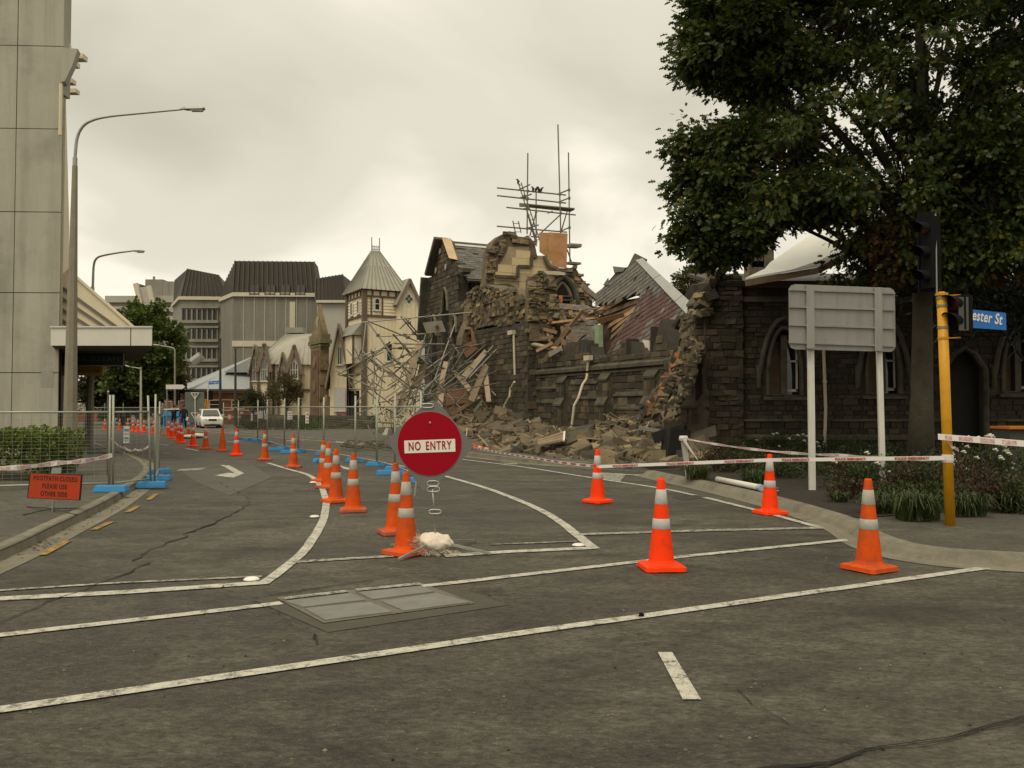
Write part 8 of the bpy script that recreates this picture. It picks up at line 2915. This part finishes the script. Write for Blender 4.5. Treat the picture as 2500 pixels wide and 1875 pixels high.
def big_tree(name, base, label, cat, ctr, rad, n_clump, per, lsize, shape, mat, trunk_r, limb_n=22, seed=3, flat_=.55, crown_gap=.0, cl_r=(.45, .95), group=None, brown=None, tex=.9, shell=(.45, 1.0), lo_cut=None, lobes=(), outline=None, gaps=()):
    rs_ = np.random.default_rng(seed)
    r = thing(name, label, cat, base, group)
    ctr, rad = np.array(ctr, float), np.array(rad, float)
    base_v = Vector(base)
    topv = Vector((ctr[0], ctr[1], ctr[2] + rad[2] * .55))
    H = topv.z - base_v.z
    trunk_pts, rr_ = [], []
    for i in range(9):
        t_ = i / 8
        p = base_v.lerp(topv, t_) + Vector((mnoise.noise(Vector((t_ * 3, seed, 0))) * .35 * t_, mnoise.noise(Vector((t_ * 3, 5, seed))) * .35 * t_, 0))
        trunk_pts.append(p)
        rr_.append(trunk_r * (1.25 if i == 0 else 1) * (1 - .82 * t_ ** 1.3))
    MB().tube(trunk_pts, rr_, 14).build('trunk', bark, r, smooth=True)
    # clump centres through an uneven shell
    C = []
    tries = 0
    while len(C) < n_clump and tries < n_clump * 40:
        tries += 1
        d = rs_.normal(size=3)
        d /= np.linalg.norm(d)
        q = rs_.uniform(*shell) ** .6
        bulge = 1 + .16 * mnoise.noise(Vector((d[0] * 2.2, d[1] * 2.2, d[2] * 2.2 + seed))) + .10 * mnoise.noise(Vector((d[0] * 5, d[1] * 5, d[2] * 5 + seed)))
        c = ctr + d * rad * q * bulge
        if lo_cut is not None and c[2] < lo_cut(c[0]):
            continue
        if outline is not None:
            pc = to_px(Vector(c))
            if not inpoly(pc, outline):
                continue
            if any(((pc[0] - gu) / gr0) ** 2 + ((pc[1] - gv) / gr1) ** 2 < 1 and rs_.random() < gp for gu, gv, gr0, gr1, gp in gaps):
                continue
        if mnoise.noise(Vector((c[0] * tex, c[1] * tex, c[2] * tex + seed * 3))) < crown_gap - .25:
            continue
        C.append(c)
    for lc_, lr_, ln_ in lobes:
        for _ in range(ln_):
            d = rs_.normal(size=3)
            d /= np.linalg.norm(d)
            C.append(np.array(lc_) + d * np.array(lr_) * rs_.uniform(.2, 1.0) ** .5)
    C = np.array(C)
    limbs = MB()
    idx = rs_.choice(len(C), min(limb_n, len(C)), replace=False)
    tips = C[idx]
    for c in tips:
        c = Vector(c)
        zz = base_v.z + (c.z - base_v.z) * .55
        t_ = max(.30, min(.9, (zz - base_v.z) / H))
        f = t_ * 8
        i0 = min(7, int(f))
        s = trunk_pts[i0].lerp(trunk_pts[i0 + 1], f - i0)
        midp = s.lerp(c, .5) + Vector((rs_.uniform(-.3, .3), rs_.uniform(-.3, .3), rs_.uniform(.0, .5)))
        L = (c - s).length
        limbs.tube(curve_pts([s, midp, c], 4), [max(.012, trunk_r * .30 * (1 - k / 9)) for k in range(9)], 6)
    limbs.build('limbs', bark_d, r, smooth=True)
    # twigs to every clump from the nearest limb tip
    tw = MB()
    for c in C[:: 2]:
        j = np.argmin(((tips - c) ** 2).sum(1))
        a, b = Vector(tips[j]), Vector(c)
        if .3 < (a - b).length < 3.0:
            tw.tube([a, a.lerp(b, .5) + Vector((0, 0, .12)), b], [.022, .015, .006], 4, cap=False)
    if tw.v:
        tag(tw.build('twigs', bark_d, r), kind='stuff')
    # leaves
    n = len(C) * per
    ci = np.repeat(np.arange(len(C)), per)
    cr = rs_.uniform(cl_r[0], cl_r[1], len(C))[ci][:, None]
    g = rs_.normal(size=(n, 3)) * .5
    g[:, 2] *= flat_
    ax = (C - ctr) / rad
    ax = ax / (np.linalg.norm(ax, axis=1, keepdims=True) + 1e-6) + rs_.normal(size=C.shape) * .45 + np.array([0, 0, -.12])
    ax = (ax / np.linalg.norm(ax, axis=1, keepdims=True))[ci]
    along = rs_.uniform(-.9, 1.15, n)[:, None]
    P = C[ci] + g * cr * (.95 - .45 * np.maximum(along, 0)) + ax * along * cr * .95
    D = ax * .9 + g * 1.6 + rs_.normal(size=(n, 3)) * .45 + np.array([0, 0, -.2])
    S = lsize * rs_.uniform(.55, 1.4, n)
    if brown is not None:
        msk = np.array([mnoise.noise(Vector((c[0] * .55, c[1] * .55, c[2] * .55 + 9))) > brown for c in C])[ci]
        if msk.any():
            leaf_mesh('brown_leaves', P[msk], D[msk], S[msk], shape, oak_b, r, rnd=rs_)
        P, D, S = P[~msk], D[~msk], S[~msk]
    leaf_mesh('crown', P, D, S, shape, mat, r, rnd=rs_)
    return r


tb = G(2247, 1142, .126)
tb = Vector((tb.x * 20 / tb.y, 20.0, .1))
oak_edge = [(1738, -400), (1738, 10), (1703, 60), (1738, 110), (1703, 150), (1738, 200), (1813, 245), (1783, 285), (1716, 340), (1738, 375), (1698, 430), (1720, 500), (1703, 560), (1738, 600), (1793, 620), (1853, 600), (1878, 560), (1900, 562), (1990, 532), (2055, 548), (2090, 610), (2300, 690), (2800, 690), (2800, -400)]
big_tree('oak_tree', tb, 'large dark oak tree with lobed leaves overhanging the garden and stone hall', 'tree', (10.3, 20.3, 10.7), (7.3, 5.4, 6.5), 1100, 125, .145, OAK, oak_m, .27, 26, seed=5, crown_gap=.02, brown=.45, tex=.75, flat_=.6, cl_r=(.28, .58), shell=(.22, 1.0), outline=oak_edge,
         gaps=((2105, 330, 110, 190, .62), (1985, 250, 60, 60, .6), (2330, 60, 70, 60, .6), (2230, 480, 40, 90, .6), (1940, 440, 70, 40, .5), (2330, 230, 60, 60, .5)),
         lobes=[(tuple(AT(u, v, Y)), r_, n_) for u, v, Y, r_, n_ in ((1785, 560, 19.0, (.55, 1.2, .34), 20), (1760, 430, 19.2, (.45, 1.2, .3), 16), (1765, 350, 19.4, (.4, 1.2, .25), 12), (1840, 510, 18.6, (.85, 1.4, .6), 34), (1765, 130, 19.0, (.45, 1.2, .6), 22), (1860, 170, 19.0, (.8, 1.4, .5), 28), (2400, 400, 17.6, (.9, 1.0, .6), 26), (2000, 480, 18.4, (1.0, 1.2, .35), 26), (1775, 40, 19, (.5, 1.2, .5), 26), (1840, 90, 18.5, (.7, 1.2, .7), 30), (1735, 160, 19.2, (.3, .8, .25), 8), (1745, 10, 19.2, (.35, .8, .3), 8), (2160, 630, 19.5, (1.0, 1.0, .3), 20), (2300, 600, 18.6, (1.2, 1.2, .5), 34), (2430, 560, 18, (1.0, 1.2, .6), 34), (1692, 150, 19, (.16, .5, .10), 5), (1712, 95, 19, (.16, .5, .12), 5), (1712, 5, 19, (.2, .5, .14), 6), (1690, 342, 19.2, (.2, .5, .10), 6), (1682, 428, 19.2, (.2, .5, .10), 7), (1704, 498, 19, (.16, .5, .12), 5), (1690, 560, 19, (.2, .5, .10), 7), (1722, 600, 19, (.2, .5, .10), 6), (1760, 620, 19, (.24, .5, .08), 6), (1820, 600, 19, (.25, .5, .08), 6))])
dk_m = leaf_mat('laurel_leaves', [(.018, .030, .010), (.013, .024, .009), (.025, .038, .013), (.016, .026, .012)], .35, .1)
tb2 = Vector((15.2, 24.3, .1))
big_tree('laurel_tree', tb2, 'dark narrow leaved tree close against the hall behind the signal pole', 'tree', (15.0, 23.6, 7.0), (4.6, 2.3, 3.2), 330, 130, .20, NARROW, dk_m, .16, 14, seed=8, cl_r=(.4, .9))
gr_m = leaf_mat('autumn_green', [(.060, .066, .018), (.045, .055, .016), (.085, .075, .020), (.10, .070, .022), (.05, .06, .018)], .6, .3)
big_tree('ash_tree', Vector((AT(1690, 1000, 47).x, 47, 0)), 'rounded olive green tree behind the fallen slate roof and corner pier', 'tree', tuple(AT(1690, 705, 47)), (1.45, 1.6, 1.25), 90, 100, .17, OVAL, gr_m, .16, 10, seed=2, cl_r=(.25, .5))
fr_m = leaf_mat('fresh_green', [(.080, .115, .020), (.060, .090, .016), (.11, .14, .026), (.07, .10, .018), (.05, .075, .015)], .6, .3)
ol_m = leaf_mat('olive_brown', [(.075, .065, .020), (.055, .055, .018), (.10, .075, .022), (.12, .072, .024), (.06, .062, .02)], .6, .3)
dg_m = leaf_mat('deep_green', [(.030, .042, .013), (.022, .032, .011), (.040, .050, .014), (.060, .050, .016)], .6, .25)
big_tree('plane_tree', Vector((AT(345, 1000, 74).x, 74, 0)), 'tall fresh green tree rising behind the awning', 'tree', tuple(AT(348, 852, 74)), (3.2, 3.2, 4.2), 170, 110, .27, BROAD, fr_m, .25, 16, seed=4, cl_r=(.5, 1.0), group='trees beyond the awning')
big_tree('plane_tree', Vector((AT(300, 1000, 78).x, 78, 0)), 'broad dark green tree below the awning, streaked with orange leaves', 'tree', tuple(AT(292, 945, 78)), (3.6, 3.0, 2.6), 150, 110, .27, BROAD, dg_m, .22, 12, seed=6, cl_r=(.5, 1.0), group='trees beyond the awning')
big_tree('plane_tree', Vector((AT(395, 1000, 80).x, 80, 0)), 'smaller olive brown tree before the grey office block', 'tree', tuple(AT(392, 926, 80)), (2.3, 2.2, 1.9), 80, 110, .25, BROAD, ol_m, .16, 10, seed=9, cl_r=(.4, .8), group='trees beyond the awning')
big_tree('street_tree', Vector((AT(700, 1000, 58).x, 58, .1)), 'small clipped street tree with dark trunk before the timber houses', 'tree', tuple(AT(693, 952, 58)), (1.15, 1.0, 1.0), 60, 90, .12, OVAL, ol_m, .11, 8, seed=12, cl_r=(.25, .45))
big_tree('street_tree', Vector((AT(622, 1000, 62).x, 62, .1)), 'flat topped dark green tree beside the gabled houses', 'tree', tuple(AT(620, 975, 62)), (1.1, .8, .55), 50, 90, .12, OVAL, dg_m, .09, 8, seed=13, cl_r=(.25, .4))
big_tree('red_tree', Vector((AT(148, 1000, 80).x, 80, .0)), 'dark red leaved tree seen under the awning behind the lamp pole', 'tree', tuple(AT(146, 995, 80)), (1.6, 1.5, 1.0), 40, 80, .2, OVAL, leaf_mat('red_leaves', [(.08, .02, .012), (.06, .018, .01)]), .1, 6, seed=14)


def shrub(base, label, rad, n, lsize, shape, mat, group, seed, name='shrub', flowers=0, stems=True, cat='shrub', box=False):
    rs_ = np.random.default_rng(seed)
    r = thing(name, label, cat, base, group)
    b = np.array(base)
    if stems:
        st_ = MB()
        for k in range(9):
            a = rs_.uniform(0, 6.28)
            q = Vector((math.cos(a) * rad[0] * rs_.uniform(.3, .8), math.sin(a) * rad[1] * rs_.uniform(.3, .8), rad[2] * rs_.uniform(.6, 1.1)))
            st_.tube([Vector(base), Vector(base) + q * .5 + UP * .05, Vector(base) + q], [.012, .008, .003], 4, cap=False)
        st_.build('stems', bark_d, r)
    if box:
        P = b + np.stack([rs_.uniform(-1, 1, n) * rad[0], rs_.uniform(-1, 1, n) * rad[1], rs_.uniform(.02, 1, n) ** .7 * rad[2]], 1)
        # keep mostly the skin of the hedge
        u = np.abs((P - b) / np.array(rad))
        keep = (np.maximum(u[:, 0], np.maximum(u[:, 1], u[:, 2])) > .72)
        P = P[keep]
        P[:, 2] += np.array([mnoise.noise(Vector((p[0] * 1.7, p[1] * 1.7, seed))) * .28 * rad[2] for p in P])
        P[:, 2] = np.maximum(P[:, 2], b[2] + .01)
        D = (P - b) / np.array(rad) + rs_.normal(size=(len(P), 3)) * .6
    else:
        d = rs_.normal(size=(n, 3))
        d /= np.linalg.norm(d, axis=1, keepdims=True)
        d[:, 2] = np.abs(d[:, 2])
        q = rs_.uniform(.45, 1.0, n)[:, None]
        bl = 1 + .35 * np.array([mnoise.noise(Vector((x[0] * 2.5 + seed, x[1] * 2.5, x[2] * 2.5))) for x in d])[:, None]
        P = b + d * q * bl * np.array(rad)
        D = d + rs_.normal(size=(n, 3)) * .6 + np.array([0, 0, .25])
    leaf_mesh('foliage', P, D, lsize * rs_.uniform(.6, 1.3, len(P)), shape, mat, r, rnd=rs_)
    for k in range(flowers):
        a = rs_.uniform(0, 6.28)
        el = rs_.uniform(.25, 1.3)
        p = Vector(base) + Vector((math.cos(a) * math.cos(el) * rad[0], math.sin(a) * math.cos(el) * rad[1], math.sin(el) * rad[2] * 1.12))
        if k % 3:
            p.y = base[1] - abs(p.y - base[1])
        fm = MB()
        for j in range(7):
            aa = j * .9
            rr2 = .038 if j < 5 else .02
            c = p + Vector((math.cos(aa) * rr2 * .6, math.sin(aa) * rr2 * .6, .006 * j))
            fm.lathe([(.004, -.01), (rr2 * .8, .004), (rr2, .02), (rr2 * .6, .028), (.004, .022)], 6, c, cap=False)
        fm.build('flower', M('white_rose', (.66, .64, .50), rough=.7, trans=.2, var=.06), r)
    return r


GB = .126
red_s = leaf_mat('barberry', [(.050, .022, .012), (.036, .020, .010), (.060, .030, .014), (.035, .032, .012), (.045, .018, .012)], .6, .2)
grn_s = leaf_mat('shrub_green', [(.036, .054, .012), (.025, .040, .010), (.052, .068, .015), (.042, .054, .014)], .55, .2)
for i, (u, v, rx, ry, rz_, k) in enumerate(((1745, 1150, .75, .6, .55, 'r'), (1810, 1150, .7, .7, .6, 'g'), (1870, 1142, .8, .7, .55, 'r'), (1940, 1150, .7, .6, .5, 'g'), (2030, 1158, .75, .6, .55, 'g'), (2095, 1175, .7, .6, .5, 'r'), (2165, 1190, .8, .7, .6, 'g'), (2230, 1200, .6, .6, .5, 'r'), (2290, 1205, .7, .6, .62, 'g'), (2370, 1218, .75, .6, .62, 'r'), (2440, 1230, .7, .55, .5, 'r'), (2510, 1225, .8, .6, .6, 'g'),
                                               (1830, 1110, 1.0, .7, .6, 'g'), (1930, 1108, 1.0, .7, .7, 'g'), (2040, 1112, 1.0, .7, .7, 'g'), (2120, 1120, .9, .7, .7, 'g'), (2200, 1130, .8, .6, .6, 'g'), (2330, 1150, .9, .6, .6, 'g'), (1760, 1118, .8, .7, .5, 'r'), (2440, 1160, .9, .6, .7, 'g'), (2090, 1215, .5, .4, .3, 'r'), (2185, 1232, .5, .4, .34, 'g'), (2300, 1238, .55, .4, .4, 'g'), (2420, 1245, .55, .4, .42, 'r'), (2500, 1248, .5, .4, .45, 'g'), (2330, 1185, .7, .6, .6, 'r'), (2260, 1180, .7, .6, .6, 'g'), (2140, 1160, .8, .6, .6, 'g'), (1900, 1165, .6, .5, .4, 'g'))):
    lab = ('low reddish brown barberry shrub in the garden bed' if k == 'r' else 'low dark green shrub in the garden bed')
    shrub(G(u, v, GB), lab, (rx, ry, rz_), 1500, .055, OVAL, red_s if k == 'r' else grn_s, 'low shrubs in the garden bed', 100 + i)
for i, (u, v, fl, lab) in enumerate(((2395, 1180, 26, 'white rose bush in bloom just right of the yellow pole'), (2485, 1185, 18, 'white rose bush in bloom near the dark bin'), (1955, 1116, 8, 'rose bush with few white flowers by the left sign post'), (2095, 1192, 4, 'small rose bush with a white bloom between the sign posts'), (1880, 1108, 5, 'rose bush with small white flowers near the hall corner'))):
    shrub(G(u, v, GB), lab, (.62, .5, .85 if i < 2 else .6), 900, .06, OVAL, grn_s, 'white rose bushes', 140 + i, 'rose_bush', fl, cat='rose bush')


def grass_clump(base, n, h, w, label, seed, mat):
    rs_ = random.Random(seed)
    r = thing('lily_grass_clump', label, 'grass clump', base, 'strappy green clumps in the garden bed')
    mb = MB()
    for k in range(n):
        a = rs_.uniform(0, 6.28)
        L = h * rs_.uniform(.6, 1.15)
        sp_ = w * rs_.uniform(.4, 1.1)
        d = Vector((math.cos(a), math.sin(a), 0))
        x = Vector((-d.y, d.x, 0)) * rs_.uniform(.006, .012)
        b = Vector(base) + Vector((rs_.uniform(-.2, .2), rs_.uniform(-.14, .14), 0)) * (w / .3)
        pts = [b, b + d * sp_ * .3 + UP * L * .65, b + d * sp_ * .7 + UP * L * .85, b + d * sp_ * 1.05 + UP * L * rs_.uniform(.3, .7)]
        ws = [1, 1.1, .8, .1]
        V = []
        for p, q in zip(pts, ws):
            V += [p - x * q, p + x * q]
        mb.add(V, [(2 * i, 2 * i + 1, 2 * i + 3, 2 * i + 2) for i in range(3)])
    tag(mb.build('blades', mat, r), kind='stuff')
    return r


gblade = leaf_mat('lily_blades', [(.040, .062, .014), (.030, .048, .012), (.058, .080, .018), (.05, .06, .018)], .5, .3)
for i, (u, v, n, h, w, lab) in enumerate(((2235, 1268, 260, .40, .36, 'large bright green strappy clump left of the yellow pole'), (2150, 1252, 160, .32, .28, 'green strappy clump beside the kerb cone'), (2362, 1258, 190, .34, .30, 'green strappy clump right of the yellow pole'), (2480, 1250, 120, .32, .28, 'green strappy clump furthest along the footpath edge'), (1700, 1170, 150, .36, .30, 'green strappy clump at the foot of the taped post'), (1842, 1184, 120, .32, .30, 'green strappy clump behind the fallen white bollard'), (2050, 1225, 70, .18, .2, 'tiny green tuft in bare soil between sign and kerb'))):
    grass_clump(G(u, v, GB), n, h, w, lab, 60 + i, gblade)
# ivy hedge at the foot of the concrete building, left
ivy_m = leaf_mat('ivy_leaves', [(.13, .175, .022), (.09, .13, .018), (.175, .21, .034), (.065, .095, .016), (.14, .18, .035)], .5, .3)
hb = G(20, 1182, .115)
shrub(Vector((-11.35, 17.7, .115)), 'bright green ivy hedge behind the fence at the foot of concrete building', (1.75, 1.0, .95), 13000, .085, BROAD, ivy_m, None, 31, 'ivy_hedge', 0, True, 'hedge', True)
# greenery along the garden wall of the timber houses
for i, (u, v, w, h, m_) in enumerate(((660, 1052, .9, 1.0, dg_m), (740, 1055, .8, .9, fr_m), (770, 1056, .9, .8, fr_m), (700, 1054, .8, .9, dg_m), (630, 1052, .8, .9, dg_m), (600, 1052, .8, .8, dg_m), (960, 1020, 1.2, 2.2, ol_m), (1010, 1020, 1.3, 2.4, dg_m), (1040, 1020, 1.2, 2.0, dg_m))):
    shrub(Vector((AT(u, v, 56 if u < 900 else 47).x, 56 if u < 900 else 47, .1)), 'leafy plant growing at the low stone wall before the timber houses' if u < 900 else ['straggly bush growing behind the collapsed scaffold', 'dark bush growing in the gap beside the church gable', 'dark bush growing against the foot of the church gable'][(u - 960) // 40 if u > 970 else 0], (w, .7, h), 500, .12, OVAL, m_, 'plants before the timber houses' if u < 900 else None, 170 + i, 'wall_plant', cat='plant')
# moss and leaf litter in the left gutter
lit = MB()
for k in range(120):
    t_ = random.random()
    i = int(t_ * 40) + 14
    p = kl[min(i, len(kl) - 2)].lerp(kl[min(i + 1, len(kl) - 1)], random.random()) + Vector((random.uniform(0, .25), random.uniform(-.1, .1), .02))
    a = random.uniform(0, 6.28)
    d, x = Vector((math.cos(a), math.sin(a), 0)) * .025, Vector((-math.sin(a), math.cos(a), .4)) * .012
    lit.add([p - d, p + x, p + d, p - x], [(0, 1, 2, 3)])
tag(lit.build('fallen_leaves', M('dead_leaf', (.09, .045, .025), rough=.9, isl=.6)), 'dry brown leaves gathered in the left gutter', 'leaves', kind='stuff')
